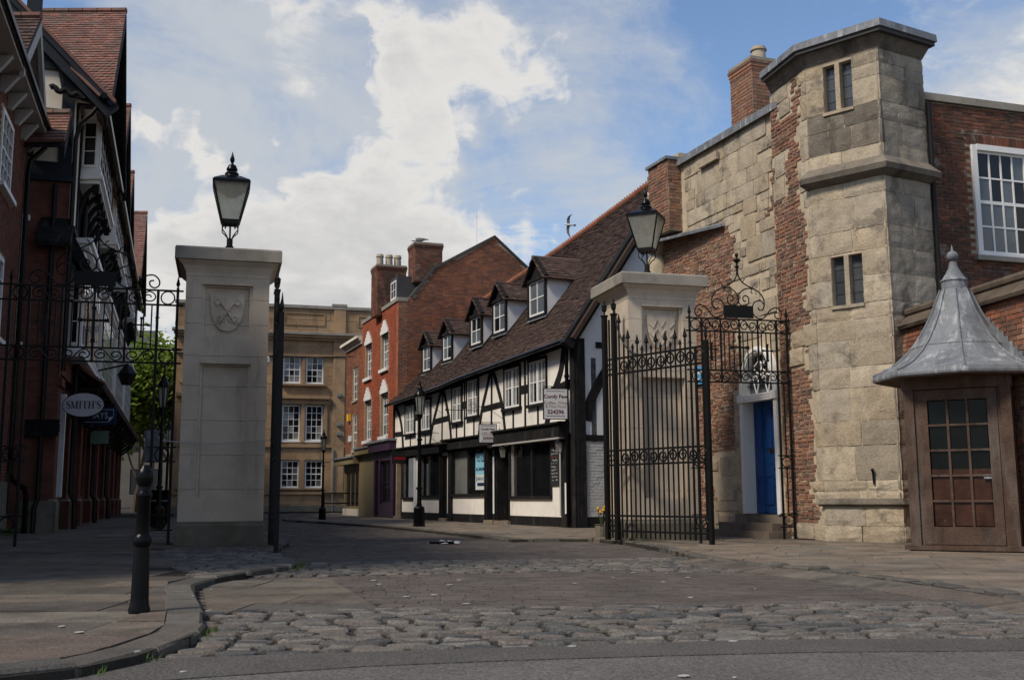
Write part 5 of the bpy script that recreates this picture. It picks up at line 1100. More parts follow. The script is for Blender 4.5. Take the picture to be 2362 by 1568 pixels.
B().tube([If(4.66, .16, 0), If(4.66, .16, 3.6)], .05, 8).build('drainpipe', LEAD, ih, True)
for z in (6.78, 5.05, 4.5): B().box(If, 4.84, 5.10, .09, .24, z-.09, z+.09).build('floodlight', LEAD, ih)
t = thing('handrail', 'low black handrail against the sandstone building', 'railing', (-8.6, 49.5, 0))
for s in (0, 1.4, 2.8): B().tube([(-8.6+s, 49.5+.3*s, 0), (-8.6+s, 49.5+.3*s, 1.0)], .035, 6).build('post', IRON, t)
for z in (1.0, .55): B().tube([(-8.6, 49.5, z), (-5.8, 50.34, z)], .03, 6).build('rail', IRON, t)

# ------------------------------------------------------------------ medieval gatehouse with its octagonal turret
P1 = Vector((5.51, 19.25)); P2 = P1+Vector((.727, -.687))*1.42; P3 = P2+Vector((.867, .498))*1.2
gf = Fr((5.75, 19.25), (-.37, 1), (-1, -.37)); GL = 6.75
gh = thing('gatehouse', 'old limestone and brick gatehouse with octagonal turret and blue door', 'building', (5.6, 20.5, 0))
dr = (1.60, 2.94, 0, 3.78)      # doorway with pointed head
niche = (3.55, 4.2, 6.95, 8.05)
b = B(); wall(b, gf, -.1, 6.6, 0, 8.45, [(1.62, 2.92, .42, 2.85)]+[(2.27-q, 2.27+q, 2.85+i*.07, 2.92+i*.07) for i in range(11) for q in [.62*math.sqrt(max(0, 1-((2.90+i*.07-2.8)/.96)**1.7))] if q > .08], -.5, -.02); b.box(gf, 0, 6.6, -2.1, -.502, 0, 8.4); gw = b.build('wall', MORTAR, gh)
def archx(z, w=.66, z0=2.80, z1=3.76): # half width of the pointed doorway at height z
    if z < z0: return w
    u = (z-z0)/(z1-z0); return w*math.sqrt(max(0, 1-u**1.7)) if u < 1 else 0
def zone(s, z):
    if abs(s-2.27) < archx(z, .80, 2.8, 3.95) and z > .4: return None
    if s > 5.15 and 6.8 < z < 8.5: return None
    if z > 6.62+(s-3.5)*.09 or s < 3.3:
        e = .18*math.sin(z*5.1)+.12*math.sin(z*11+1)
        if s < 1.55+.12*math.sin(z*3)+(-.25 if z < 4.9 else 0): 
            if z < 1.0+.2*math.sin(s*7) and s < .45: return 'stone'
            if 3.0 < z < 4.1 and s < 1.0+e: return 'stone'
            if s < .28+e*.6 and z > 3.9 and not 5.4 < z < 6.9: return 'stone'
            return 'brick'
        if 1.72 < s < 2.0 and 6.16 < z < 6.5: return 'brick'
        if z < 2.9 and s > 2.9: return 'brick' if z > 1.74 else 'stone'
        if s > 3.08+e*.5 and z < 6.5: return 'brick'
        return 'stone'
    if z < 1.74: return 'stone' if s < 4.3+.2*math.sin(z*6) else 'brick'
    return 'brick'
def zm(k): return lambda s, z, a, c, z0, z1: zone(s, z) == k and all(zone(x, z) in (k, None if False else k) for x in (a+.02, c-.02)) if k == 'stone' else zone(s, z) == k
pure = lambda s, z, a, c, z0, z1: all(zone(x, y) == 'stone' for x in (a+.04, s, c-.04) for y in (z0+.05, z1-.05))
st = courses(-.05, 6.6, .02, 8.42, .40, .34, .98, .006, 41, pure, (.0, .016), .03, hv=.34)
def clear(c, L): return not any(q[0] < c[1]-.01 and c[0]+.01 < q[1] and q[2] < c[3]-.01 and c[2]+.01 < q[3] for q in L)
st2 = [c for c in courses(-.05, 6.6, .02, 8.42, .21, .16, .42, .008, 47, lambda s, z, a, c, z0, z1: zone(s, z) == 'stone', (-.004, .014), .03, hv=.3) if clear(c, st)]
st += st2
for s0, s1, z0, z1 in ((2.95, 3.75, .45, .98),): pass
field(gw, 'stone_block', gf, st, LIME, 300, 'stone', 2)
br = courses(-.05, 6.6, .02, 8.42, .078, .15, .25, .021, 42, lambda s, z, a, c, z0, z1: zone(s, z) == 'brick', (-.014, .003), .03, hv=.14)
# bricks are left out where a stone block of the patchwork already stands
br = [c for c in br if not any(q[0] < (c[0]+c[1])/2 < q[1] and q[2] < (c[2]+c[3])/2 < q[3] for q in st)]
field(gw, 'brick', gf, br, BRICK_OLD, 300, jit=1.6)
B().box(gf, 3.5, 4.28, .03, .10, 8.02, 8.20).build('niche_lintel', LIME, gh)
b = B(); b.box(gf, 1.2, 6.7, -.25, .10, 8.46, 8.52); b.box(gf, 1.2, 6.7, .08, .105, 8.36, 8.46); b.build('lead_coping', LEAD, gh)
# brick buttress at the far end with lead weathering and a worn corbel head
b = B(); b.box(gf, 5.24, 6.18, -.05, .34, 6.84, 8.5); o = b.build('buttress', MORTAR_DK, gh)
bf = lambda s, d, z: gf(s, .34+d, z); bs = lambda s, d, z: gf(5.24-d, .34-s, z)
field(o, 'brick', bf, courses(5.24, 6.18, 6.86, 8.5, .078, .16, .25, .013, 43, None, (.004, .02), .0), BRICK_OLD, 60); field(o, 'brick', bs, courses(0, .34, 6.86, 8.5, .078, .16, .25, .013, 44, None, (.004, .02), .0), BRICK_OLD, 30)
B().box(gf, 5.2, 6.22, -.05, .40, 8.51, 8.58).build('lead_cap', LEAD, o)
b = B(); b.hexa([gf(3.4, .0, 6.52), gf(6.3, .0, 6.80), gf(6.3, .44, 6.70), gf(3.4, .10, 6.48), gf(3.4, .0, 6.60), gf(6.3, .0, 6.90), gf(6.3, .45, 6.76), gf(3.4, .11, 6.54)]); b.build('lead_weathering', LEAD, gh)
b = B(); b.box(gf, 5.3, 5.7, -.3, .0, 8.5, 8.72); b.build('parapet_stub', LIME, gh)
r = random.Random(77)
for k, (z0, z1) in enumerate(((5.9, 6.5), (6.5, 6.95), (6.95, 7.6), (7.6, 8.1), (5.2, 5.9), (4.5, 5.2))):
    b = B(); b.lathe([(.16, z0), (.24+r.uniform(0, .06), z0+.12), (.26+r.uniform(0, .07), z1-.15), (.17, z1)], gf(6.42, .02, 0), 9); b.build('worn_stone', LIME, gh, True)
# chimney behind the parapet
chimney(gh, gf, 3.0, 3.85, -1.35, -.55, 8.3, 10.25, [(3.3, -.95)], m=BRICK_OLD, seed=51, ph=.36, pr=.16, nind=60)
# doorway: stone jambs, white pointed frame, traceried fanlight, blue door
b = B(); b.box(gf, 2.93, 3.26, -.1, .02, .42, 2.95); b.box(gf, 1.40, 1.60, -.1, .02, .42, 2.9); b.build('stone_jamb', LIME, gh)
fm = B(); wv = .115
for sg in (-1, 1):
    fm.ribbon(gf, [(2.27+sg*(.66-wv/2), z) for z in (.44, 1.6, 2.78)], wv, -.1, .10)
    ap = [(2.27+sg*(archx(z, .66-wv/2)), z) for z in [2.78+i*(.92)/9 for i in range(9)]]+[(2.27, 3.70)]
    fm.ribbon(gf, ap, wv, -.1, .10); fm.ribbon(gf, [(x, z) for x, z in ap], .04, .10, .125)
    fm.box(gf, 2.27+sg*.60-.09, 2.27+sg*.60+.09, -.1, .135, 2.66, 2.82)
for z in (2.68, 2.73, 2.78): fm.box(gf, 1.75, 2.79, -.1, .10+.012*(z-2.6)*10, z-.02, z+.025)
dframe = fm.build('door_frame', WHITE, gh)
b = B(); b.prism(gf, [(2.27-archx(z, .60), z) for z in [2.72+i*.1 for i in range(10)]]+[(2.27+archx(z, .60), z) for z in [2.72+i*.1 for i in range(10)]][::-1], -.2, -.09); b.build('fanlight', GLASS_SKY, gh)
tr = B(); T = lambda pts, r_=.016: tr.tube([gf(2.27+x, -.03, z) for x, z in [(p.x, p.y) for p in spline([(x, z, 0) for x, z in pts], 4)]], r_, 5)
T([(-.20, 2.80), (-.27, 3.0), (-.33, 3.2)]); T([(-.20, 2.80), (-.12, 3.02), (-.17, 3.18)]); T([(.20, 2.80), (.27, 3.0), (.33, 3.2)]); T([(.20, 2.80), (.12, 3.02), (.17, 3.18)]); T([(-.5, 3.1), (-.33, 3.14), (-.17, 3.18), (0, 3.12), (.17, 3.18), (.33, 3.14), (.5, 3.1)])
for cx, cz, R in ((-.14, 3.34, .11), (.14, 3.34, .11), (0, 3.52, .10), (0, 3.24, .07)): T([(cx+R*math.cos(a)*(1+.25*math.cos(3*a)), cz+R*math.sin(a)*(1+.25*math.cos(3*a))) for a in [i*2*PI/12 for i in range(13)]])
tr.build('tracery', WHITE, gh)
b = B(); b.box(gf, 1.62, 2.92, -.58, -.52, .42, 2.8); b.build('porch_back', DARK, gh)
b = B(); b.box(gf, 2.82, 2.86, -.22, -.1, .44, 2.68); b.box(gf, 1.68, 1.72, -.22, -.1, .44, 2.68); b.build('white_reveal', WHITE, gh)
DD = .28
b = B(); b.box(gf, 1.72, 2.82, -.5+DD, -.44+DD, .45, 2.68)
for s0, s1, z0, z1 in ((1.80, 2.08, 1.72, 2.5), (2.18, 2.46, 1.72, 2.5), (1.80, 2.08, .62, 1.2), (2.18, 2.46, .62, 1.2), (2.55, 2.75, 1.72, 2.5), (2.55, 2.75, .62, 1.2)):
    for p in ((s0, s1, z0, z0+.025), (s0, s1, z1-.025, z1), (s0, s0+.025, z0+.025, z1-.025), (s1-.025, s1, z0+.025, z1-.025)): b.box(gf, p[0], p[1], -.44+DD, -.42+DD, p[2], p[3])
b.prism(gf, [(2.13, 1.62), (2.18, 1.51), (2.30, 1.45), (2.18, 1.39), (2.13, 1.28), (2.08, 1.39), (1.96, 1.45), (2.08, 1.51)], -.44+DD, -.41+DD); b.box(gf, 2.495, 2.52, -.44+DD, -.41+DD, .45, 2.68)
door = b.build('door', BLUE, gh)
B().box(gf, 2.02, 2.26, -.44+DD, -.415+DD, 1.64, 1.71).build('letter_plate', BRASS, door); c = gf(1.82, -.39+DD, 1.62); B().lathe([(.01, -.03), (.035, -.01), (.035, .015), (.01, .03)], c, 8).build('door_knob', BRASS, door)
for k, (s0, s1, d, z0, z1) in enumerate(((1.55, 3.30, .06, .27, .43), (1.5, 3.42, .38, .12, .272), (1.35, 4.0, .55, -.02, .122))): B().box(gf, s0, s1, -.5, d, z0, z1).build('step', FLAG_WARM, gh)
t = thing('sign', 'small blue sign on the brickwork behind the iron screen', 'sign', gf(4.6, 0, 3.4)); B().box(gf, 4.40, 4.80, .03, .05, 3.22, 3.62).build('plate', BLUE_SIGN, t); B().box(gf, 4.47, 4.73, .05, .053, 3.44, 3.5).build('print', LETTER_W, t); B().box(gf, 4.52, 4.7, .05, .053, 3.30, 3.35).build('print', LETTER_W, t)
# turret
tn = [P1, P2, P3, P3+Vector((.25, 1.4)), Vector((6.7, 21.5)), P1+(Vector((5.0, 21.3))-P1)*.66]
b = B(); sh = lambda k: [(tn_.x+(Vector((6.5, 20.2))-tn_).normalized().x*k, tn_.y+(Vector((6.5, 20.2))-tn_).normalized().y*k) for tn_ in tn]
f1 = Fr(P1, (.727, -.687), (-.687, -.727)); f2 = Fr(P2, (.867, .498), (.498, -.867)); f0 = Fr(P1, (Vector((5.0, 21.3))-P1), (-1, -.25))
tw = [(.36, .60, 7.74, 8.64), (.68, .92, 7.74, 8.64), (.34, .59, 4.14, 5.04), (.68, .93, 4.14, 5.04)]
tur = B(); wall(tur, f1, 0, 1.42, 0, 8.95, [(.36, .92, 7.74, 8.64), (.34, .93, 4.14, 5.04)], -.3, -.022); tur.box(f2, 0, 1.2, -.3, -.022, 0, 8.95); tur.box(f0, 0, 1.42, -.3, -.022, 0, 8.95)
tur.slab(sh(.34), 0, 8.9); to = tur.build('turret', MORTAR, gh)
rows1 = [0, .27, .62, .87, 1.05, 1.65, 2.08, 2.66, 3.03, 3.51, 3.87, 4.14, 4.62, 5.08, 5.48, 6.08, 6.40, 6.96, 7.40, 7.74, 8.22, 8.46, 8.70, 8.95]
r = random.Random(31); c1 = []; c2 = []; c1d = []; c0 = []; jr = .002
for j in range(len(rows1)-1):
    z0, z1 = rows1[j], rows1[j+1]; s = 0; cutv = [0]
    nb = r.choice([2, 2, 3]); cutv += sorted(1.42*(i+1)/nb+r.uniform(-.15, .15) for i in range(nb-1))+[1.44]
    hs = [h for h in ((.36, .92, 7.74, 8.64), (.34, .93, 4.14, 5.04)) if h[2] < (z0+z1)/2 < h[3]]
    if hs: h = hs[0]; cutv = [0, h[0], h[1], 1.44]
    for i in range(len(cutv)-1):
        if hs and i == 1: continue
        cc = (cutv[i]+.002, cutv[i+1]-.002, z0+.002, z1-.002, -.1, r.uniform(-.007, .007) + (.05 if z1 < .3 else .02 if z1 < .65 else 0))
        (c1d if 6.9 < z0 < 7.6 else c1).append(cc)
    s = -.01; cut2 = [-.01, r.uniform(.35, .8), 1.21]
    for i in range(2): c2.append((cut2[i]+.002, cut2[i+1]-.002, z0+.002, z1-.002, -.1, r.uniform(-.008, .006)+(.05 if z1 < .3 else 0)))
    if True:
        c0.append((0.0, r.uniform(.12, .5), z0+.004, z1-.004, -.1, r.uniform(-.01, .015))); c0.append((c0[-1][1]+.01, 1.4, z0+.004, z1-.004, -.1, r.uniform(-.012, .005)))
field(to, 'stone_block', f1, c1, LIME, 99, 'stone'); field(to, 'stone_block', f1, c1d, LIME_SOOT, 20, 'stone'); field(to, 'stone_block', f2, c2, LIME_SHADED, 99, 'stone'); field(to, 'stone_block', f0, [c for c in c0 if c[1] < .6], LIME, 40, 'stone')
q0 = [c for c in c0 if c[1] < .6]+[(.62, 1.05, 8.1, 8.4, -.1, .012), (.7, 1.3, 8.42, 8.7, -.1, .008), (.5, 1.0, 3.2, 3.52, -.1, .03), (.42, .9, 3.54, 3.84, -.1, .02), (.4, 1.1, .02, .3, -.1, .03), (.9, 1.3, 6.96, 7.38, -.1, .012), (.95, 1.36, 6.5, 6.94, -.1, .01)]
field(to, 'brick', f0, [c for c in courses(.08, 1.42, .05, 8.7, .078, .15, .25, .02, 46, None, (-.014, .003), .03, hv=.12) if clear(c, q0)], BRICK_OLD, 200, jit=1.8); field(to, 'stone_block', f0, q0[-7:], LIME, 20, 'stone')
def band(name, k0, k1, z0, z1, m):   # a moulding that runs round the visible turret faces
    def off(k):
        c = Vector((6.45, 20.1)); A = [f0(.9, k, 0).to_2d(), None, None, None]
        def inter(fa, fb, sa):
            pa, da = fa(0, k, 0).to_2d(), (fa(1, k, 0)-fa(0, k, 0)).to_2d(); pb, db = fb(0, k, 0).to_2d(), (fb(1, k, 0)-fb(0, k, 0)).to_2d()
            det = da.x*db.y-da.y*db.x; u = ((pb.x-pa.x)*db.y-(pb.y-pa.y)*db.x)/det; return pa+da*u
        return [f0(1.32 if z0 > 8 else .06, k, 0).to_2d(), inter(f0, f1, 0), inter(f1, f2, 0), f2(1.2+k*.6, k, 0).to_2d(), f2(1.3+k*.6, -1.2, 0).to_2d()]
    p0, p1 = off(k0), off(k1); n = len(p0); v = [(p.x, p.y, z0) for p in p0]+[(p.x, p.y, z1) for p in p1]; q = off(-.4); v += [(p.x, p.y, z0) for p in q]+[(p.x, p.y, z1) for p in q]
    b = B(); fs = []
    for i in range(n-1): fs += [(i, i+1, n+i+1, n+i), (n+i, n+i+1, 3*n+i+1, 3*n+i), (2*n+i, 2*n+i+1, i+1, i), (3*n+i, 3*n+i+1, 2*n+i+1, 2*n+i)]
    fs += [(0, n, 3*n, 2*n), (n-1, 2*n-1, 4*n-1, 3*n-1)]
    b.add(v, fs); return b.build(name, m, gh)
band('string_course', .02, .17, 6.36, 6.44, LIME_SOOT); band('string_course', .17, .18, 6.442, 6.54, LIME_SOOT); band('string_course', .18, .02, 6.542, 6.72, LIME_SOOT)
band('eaves_corbel', .0, .12, 8.72, 8.93, LIME_SOOT); band('roof_slab', .20, .20, 8.932, 9.0, SLATE); band('lead_roof', .24, .23, 9.002, 9.14, LEAD)
b = B(); b.slab(sh(-.1), 9.05, 9.16); b.build('lead_flat', LEAD, gh)
band('plinth_moulding', .02, .09, .60, .64, LIME_SOOT); band('plinth_moulding', .09, .02, .642, .74, LIME_SOOT)
for a, c, z0, z1 in ((.36, .92, 7.74, 8.64), (.34, .93, 4.14, 5.04)):
    b = B(); m_ = (a+c)/2; b.box(f1, m_-.045, m_+.045, -.2, -.01, z0, z1); b.box(f1, a-.02, c+.02, -.22, .03, z0-.06, z0-.002); b.build('window_mullion', LIME, to)
    for q0, q1 in ((a, m_-.045), (m_+.045, c)):
        for k in range(4):
            zz0, zz1 = z0+(z1-z0)*k/4, z0+(z1-z0)*(k+1)/4; place('pane', unit_piece('pane', GLASS_LEAD), f1, (q0+.005, q1-.005, zz0+.006, zz1-.006, -.17, -.155), to, .03)
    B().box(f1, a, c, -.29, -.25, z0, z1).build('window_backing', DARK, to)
b = B(); b.tube([f1(.95, .02, .98), f1(.95, .05, 1.2), f1(.95, .03, 1.24)], .018, 6); b.lathe([(.01, -.03), (.035, 0), (.01, .03)], f1(.95, .06, 1.22), 8); b.build('iron_hook', IRON, gh)
B().tube([f2(1.26, .02, 0), f2(1.26, .02, 7.9)], .05, 8).build('drainpipe', IRON, gh, True)  # dark tube standing in for the shaded recess beside the turret, no real pipe

# ------------------------------------------------------------------ brick house and boundary wall at the right
bho = (8.4, 20.5); bhf = Fr(bho, (.95, .31), (.31, -.95))
bh = thing('brick_house', 'dark weathered brick house with a white sash window behind the turret', 'house', (8.4, 20.5, 0))
hw_ = [(.86, 2.3, 5.45, 7.72)]
b = B(); wall(b, bhf, -.9, 7, 0, 8.52, hw_, -.5, -.01); o = b.build('wall', MORTAR_DK, bh)
field(o, 'brick', bhf, courses(-.8, 4.2, 2.6, 8.5, .078, .2, .24, .013, 61, lambda s, z, a, c, z0, z1: not any(h[0]-.05 < c and a < h[1]+.05 and h[2]-.02 < z1 and z0 < h[3]+.24 for h in hw_), (.0, .012), .02, bond=.23), BRICK_DRK, 260, jit=1)
field(o, 'arch_brick', bhf, [(.75+i*.082, .75+i*.082+.07, 7.74, 7.95, -.02, .008) for i in range(20)], BRICK_DRK, 20)
B().box(bhf, -.9, 7, -.55, .06, 8.53, 8.68).build('parapet_coping', STONE_CAP, bh)
b = B(); a, c, z0, z1 = hw_[0]; b.box(bhf, a-.02, a+.10, -.1, .04, z0, z1); b.box(bhf, c-.10, c+.02, -.1, .04, z0, z1); b.box(bhf, a+.1, c-.1, -.1, .045, z1-.10, z1+.02); b.box(bhf, a+.1, c-.1, -.1, .035, z0, z0+.06); b.build('window_frame', WHITE, bh)
sash(bh, bhf, a+.10, c-.10, z0+.06, z1-.10, -.02, 4, 4, mid='h', fw=.05, bw=.035, glass=[GLASS, GLASS, GLASS_SKY], tilt=.01)
B().box(bhf, a-.12, c+.12, -.1, .12, z0-.10, z0-.005).build('sill', STONE_CAP, bh); B().box(bhf, a, c, -.48, -.4, z0, z1).build('window_backing', DARK, bh)

wo = (6.75, 18.4); wf = Fr(wo, (.17, -1), (-1, -.17))
bw_ = thing('boundary_wall', 'stained red brick boundary wall with a stone coping behind the kiosk', 'wall', (7.0, 17, 0))
b = B(); b.box(wf, 0, 6, -.45, -.01, 0, 3.598); o = b.build('core', MORTAR, bw_)
field(o, 'brick', wf, courses(0, 6.0, 0.1, 3.6, .078, .2, .24, .015, 71, None, (.0, .014), .02, bond=.232), BRICK_WHT, 300)
r = random.Random(8); s = 0
while s < 5.8:
    w = r.uniform(.5, .9); b = B(); b.hexa([wf(s, .09, 3.61), wf(s+w-.01, .09, 3.61), wf(s+w-.01, -.2, 3.61), wf(s, -.2, 3.61), wf(s, .11+r.uniform(-.02, .02), 3.66), wf(s+w-.01, .11, 3.66), wf(s+w-.01, -.12, 3.86), wf(s, -.12, 3.86)]); b.build('coping_stone', COPE, bw_); s += w
B().tube([wf(-.05, -.16, 3.93), wf(6, -.16, 3.93)], .08, 9).build('coping_roll', COPE, bw_, True)

# ------------------------------------------------------------------ oak kiosk with a lead roof
KC = Vector((6.70, 16.0, 0)); kd = Vector((.871, -.491)); ko = KC.to_2d()-kd*.72+Vector((-.491, -.871))*.66
kk = Fr((ko.x, ko.y), kd, (-.491, -.871)); KWD = 1.44
ki = thing('kiosk', 'small glazed oak kiosk with a flared grey lead roof and ball finial', 'kiosk', (KC.x, KC.y, 0))
B().box(kk, -.08, KWD+.08, -1.4, .10, .02, .085).build('sill_board', OAK, ki); B().box(kk, .04, KWD-.02, -1.3, .03, -.02, .02).build('stone_base', STONE_BASE, ki)
B().box(kk, -.02, KWD+.02, -1.35, .03, 2.31, 2.48).build('lintel', OAK, ki)
for s0, s1, nm in ((0, .14, 'corner_post'), (KWD-.14, KWD, 'corner_post')): B().box(kk, s0, s1, -.16, .02, .085, 2.31).build(nm, OAK, ki)
for s0, s1, d in ((.142, .186, -.02), (KWD-.186, KWD-.142, -.02)): B().box(kk, s0, s1, -.12, d, .085, 2.31).build('door_frame', OAK, ki)
for s in (.0, KWD-.06): B().box(kk, s, s+.06, -1.3, -.17, .085, 2.31).build('side_wall', OAK, ki)
B().box(kk, .06, KWD-.06, -1.3, -1.24, .085, 2.31).build('back_board', DARK, ki)
s0, s1, z0, z1 = .19, KWD-.19, .095, 2.30; dd = B()
dd.box(kk, s0, s0+.13, -.09, .0, z0, z1); dd.box(kk, s1-.13, s1, -.09, .0, z0, z1); dd.box(kk, s0+.13, s1-.13, -.09, -.002, z0, z0+.25); dd.box(kk, s0+.13, s1-.13, -.09, -.002, z1-.15, z1)
do = dd.build('door', OAK, ki); gx0, gx1, gz0, gz1 = s0+.13, s1-.13, z0+.25, z1-.15; pw, ph_ = (gx1-gx0)/3, (gz1-gz0)/5
for i in (1, 2): B().box(kk, gx0+i*pw-.016, gx0+i*pw+.016, -.075, -.008, gz0, gz1).build('glazing_bar', OAK, do)
for j in range(1, 5): B().box(kk, gx0, gx1, -.074, -.012, gz0+j*ph_-.014, gz0+j*ph_+.014).build('glazing_bar', OAK, do)
KG = mat('kiosk_glass', (.004, .006, .0055), .05, var=.5, vs=3, spec=.16)
for i in range(3):
    for j in range(5):
        place('pane', unit_piece('pane', OAK_LOW if j < 2 else KG), kk, (gx0+i*pw+.014, gx0+(i+1)*pw-.014, gz0+j*ph_+.013, gz0+(j+1)*ph_-.013, -.055, -.045), do, .03)
B().box(kk, gx0, gx1, -.045, -.04, gz0+2*ph_+.014, gz0+2*ph_+.09).build('inner_shelf', OAK_LOW, do); B().box(kk, gx1-.10, gx1+.01, -.03, -.005, gz0+1.86*ph_, gz0+1.93*ph_).build('latch', LEAD, do)
prof = [(1.245, 2.50), (1.25, 2.53), (1.235, 2.585), (1.12, 2.625), (.92, 2.73), (.74, 2.88), (.58, 3.07), (.45, 3.28), (.34, 3.50), (.255, 3.72), (.20, 3.86)]
yaw = math.atan2(-KC.y+0, -KC.x+1.0)
def octp(r_, z, a): return Vector((KC.x+r_*math.cos(a), KC.y+r_*math.sin(a), z))
for q in range(8):
    a0, a1 = yaw+q*PI/4, yaw+(q+1)*PI/4
    b = B(); vs = []; fs = []
    for i, (r_, z) in enumerate(prof): vs += [octp(r_, z, a0), octp(r_, z, a1), octp(max(r_-.03, .05), z-.02, a0), octp(max(r_-.03, .05), z-.02, a1)]
    for i in range(len(prof)-1): k = 4*i; fs += [(k, k+1, k+5, k+4), (k+2, k+6, k+7, k+3), (k, k+4, k+6, k+2), (k+1, k+3, k+7, k+5)]
    fs += [(0, 2, 3, 1)]; b.add(vs, fs); b.build('lead_panel', LEAD, ki)
    b = B(); b.tube([octp(r_+.008, z+.008, a0) for r_, z in prof[2:]], [.018]*7+[.013]*2, 6); b.build('lead_roll', LEAD, ki, True)
    b = B(); R5 = [octp(.655, 2.985, a0), octp(.655, 2.985, a1)]; b.tube(R5, .009, 5); b.build('lead_seam', LEAD, ki)
b = B(); b.lathe([(.20, 2.50), (.9, 2.505), (1.22, 2.50), (1.2, 2.47), (.9, 2.475), (.2, 2.46)], (KC.x, KC.y, 0), 8, rot=yaw); b.build('soffit', OAK, ki)
b = B(); b.lathe([(.185, 3.82), (.19, 3.98), (.205, 3.985), (.205, 4.0), (.175, 4.02), (.12, 4.10), (.07, 4.20), (.05, 4.29), (.06, 4.30)], (KC.x, KC.y, 0), 20); b.build('lead_collar', LEAD, ki, True)
b = B(); b.lathe([(.02, 4.29)]+[(.085*math.sin(a), 4.375-.085*math.cos(a)) for a in [PI*i/8 for i in range(1, 8)]]+[(.02, 4.46), (.016, 4.50), (.001, 4.56)], (KC.x, KC.y, 0), 16); b.build('ball_finial', LEAD, ki, True)
b = B()
for i in range(9):
    s = 2.44+i*.1; z = 3.42-i*.085; b.prism(wf, [(s, z-.16), (s+.1, z-.245), (s+.1, z), (s, z)], .016, .022)
b.build('stepped_flashing', LEAD, ki)

# ------------------------------------------------------------------ left side: brick house and the long timber-framed terrace
LF = lambda Y, d, z, c=-3.0: Vector((c+d*.955-.31*Y-.0*d, Y-.31*0+d*0, z))        # along the street, d towards the street
def lf(c): return lambda Y, d, z: LF(Y, d, z, c)
ha = thing('brick_house', 'red brick house with a white sash window at the left edge behind the iron screen', 'house', (-11.9, 24, 0))
fa = lf(-4.0); haw = [(21.9, 23.35, 7.4, 9.05), (21.7, 23.15, 4.2, 6.0)]
b = B(); wall(b, fa, 9, 25.45, 0, 9.7, haw, -.6, -.01); b.box(lambda s, d, z: fa(25.45+d, -s, z), .0, 7, -.35, .0, 0, 9.7); o = b.build('wall', MORTAR_DK, ha)
field(o, 'brick', fa, courses(9, 25.45, 1.2, 9.6, .078, .2, .24, .012, 81, lambda s, z, a, c, z0, z1: not any(h[0]-.05 < c and a < h[1]+.05 and h[2]-.05 < z1 and z0 < h[3]+.05 for h in haw), (.0, .006), .02, bond=.235), TERRA, 160)
b = B(); b.box(fa, 9, 25.5, -.1, .06, 0, 1.2); b.build('stone_plinth', STONE_BASE, ha)
for a, c, z0, z1 in haw:
    sash(ha, fa, a, c, z0, z1, .03, 3, 4, mid='h', depth=.12, fw=.10); B().box(fa, a-.15, c+.15, -.05, .16, z0-.1, z0).build('sill', WHITE, ha); B().box(fa, a, c, -.5, -.3, z0, z1).build('window_backing', DARK, ha)
b = B(); b.hexa([fa(9, .5, 9.62), fa(26, .5, 9.62), fa(26, -.3, 9.55), fa(9, -.3, 9.55), fa(9, .5, 9.72), fa(26, .5, 9.72), fa(26, -.3, 9.9), fa(9, -.3, 9.9)]); b.build('eaves_soffit', GREYW, ha)
for Y in (20.4, 21.4, 22.4, 23.4, 24.4, 25.3): b = B(); b.hexa([fa(Y, 0, 9.2), fa(Y+.16, 0, 9.2), fa(Y+.16, .10, 9.2), fa(Y, .10, 9.2), fa(Y, 0, 9.55), fa(Y+.16, 0, 9.55), fa(Y+.16, .42, 9.55), fa(Y, .42, 9.55)]); b.build('eaves_bracket', GREYW, ha)
B().tube([fa(9, .56, 9.76), fa(26.1, .56, 9.76)], .075, 8).build('gutter', IRON_BIG, ha)
B().tube([fa(25.6, .52, 9.7), fa(25.55, .45, 9.35), fa(25.35, .12, 8.95), fa(25.3, .10, 8.6), fa(25.3, .10, 1.45), fa(25.4, .14, 1.25), fa(25.75, .42, 1.05), fa(25.8, .46, .85), fa(25.8, .46, 0)], .06, 8).build('drainpipe', IRON_BIG, ha, True)
def tiled(parent, P, L, n, m, w=.17, name='tile', nind=0, seed=0, roofname='roof_slope', exp=1.3, thick=.05):
    """a roof plane P(s, d, u) with u 0..1 up the slope, laid with n courses"""
    b = B(); b.hexa([P(0, -thick, 0), P(L, -thick, 0), P(L, -thick, 1), P(0, -thick, 1), P(0, -.008, 0), P(L, -.008, 0), P(L, -.008, 1), P(0, -.008, 1)]); o = b.build(roofname, m, parent); r = random.Random(seed); cl = []
    for j in range(n):
        s = 0
        while s < L-.03:
            ww = w if s else (w/2 if j % 2 else w); cl.append((s+.003, min(s+ww, L)-.003, j/n-.003, min((j+exp)/n, 1.0), -.012, .032+r.uniform(-.005, .006))); s += ww
    field(o, name, P, cl, m, nind, 'tile'); return o
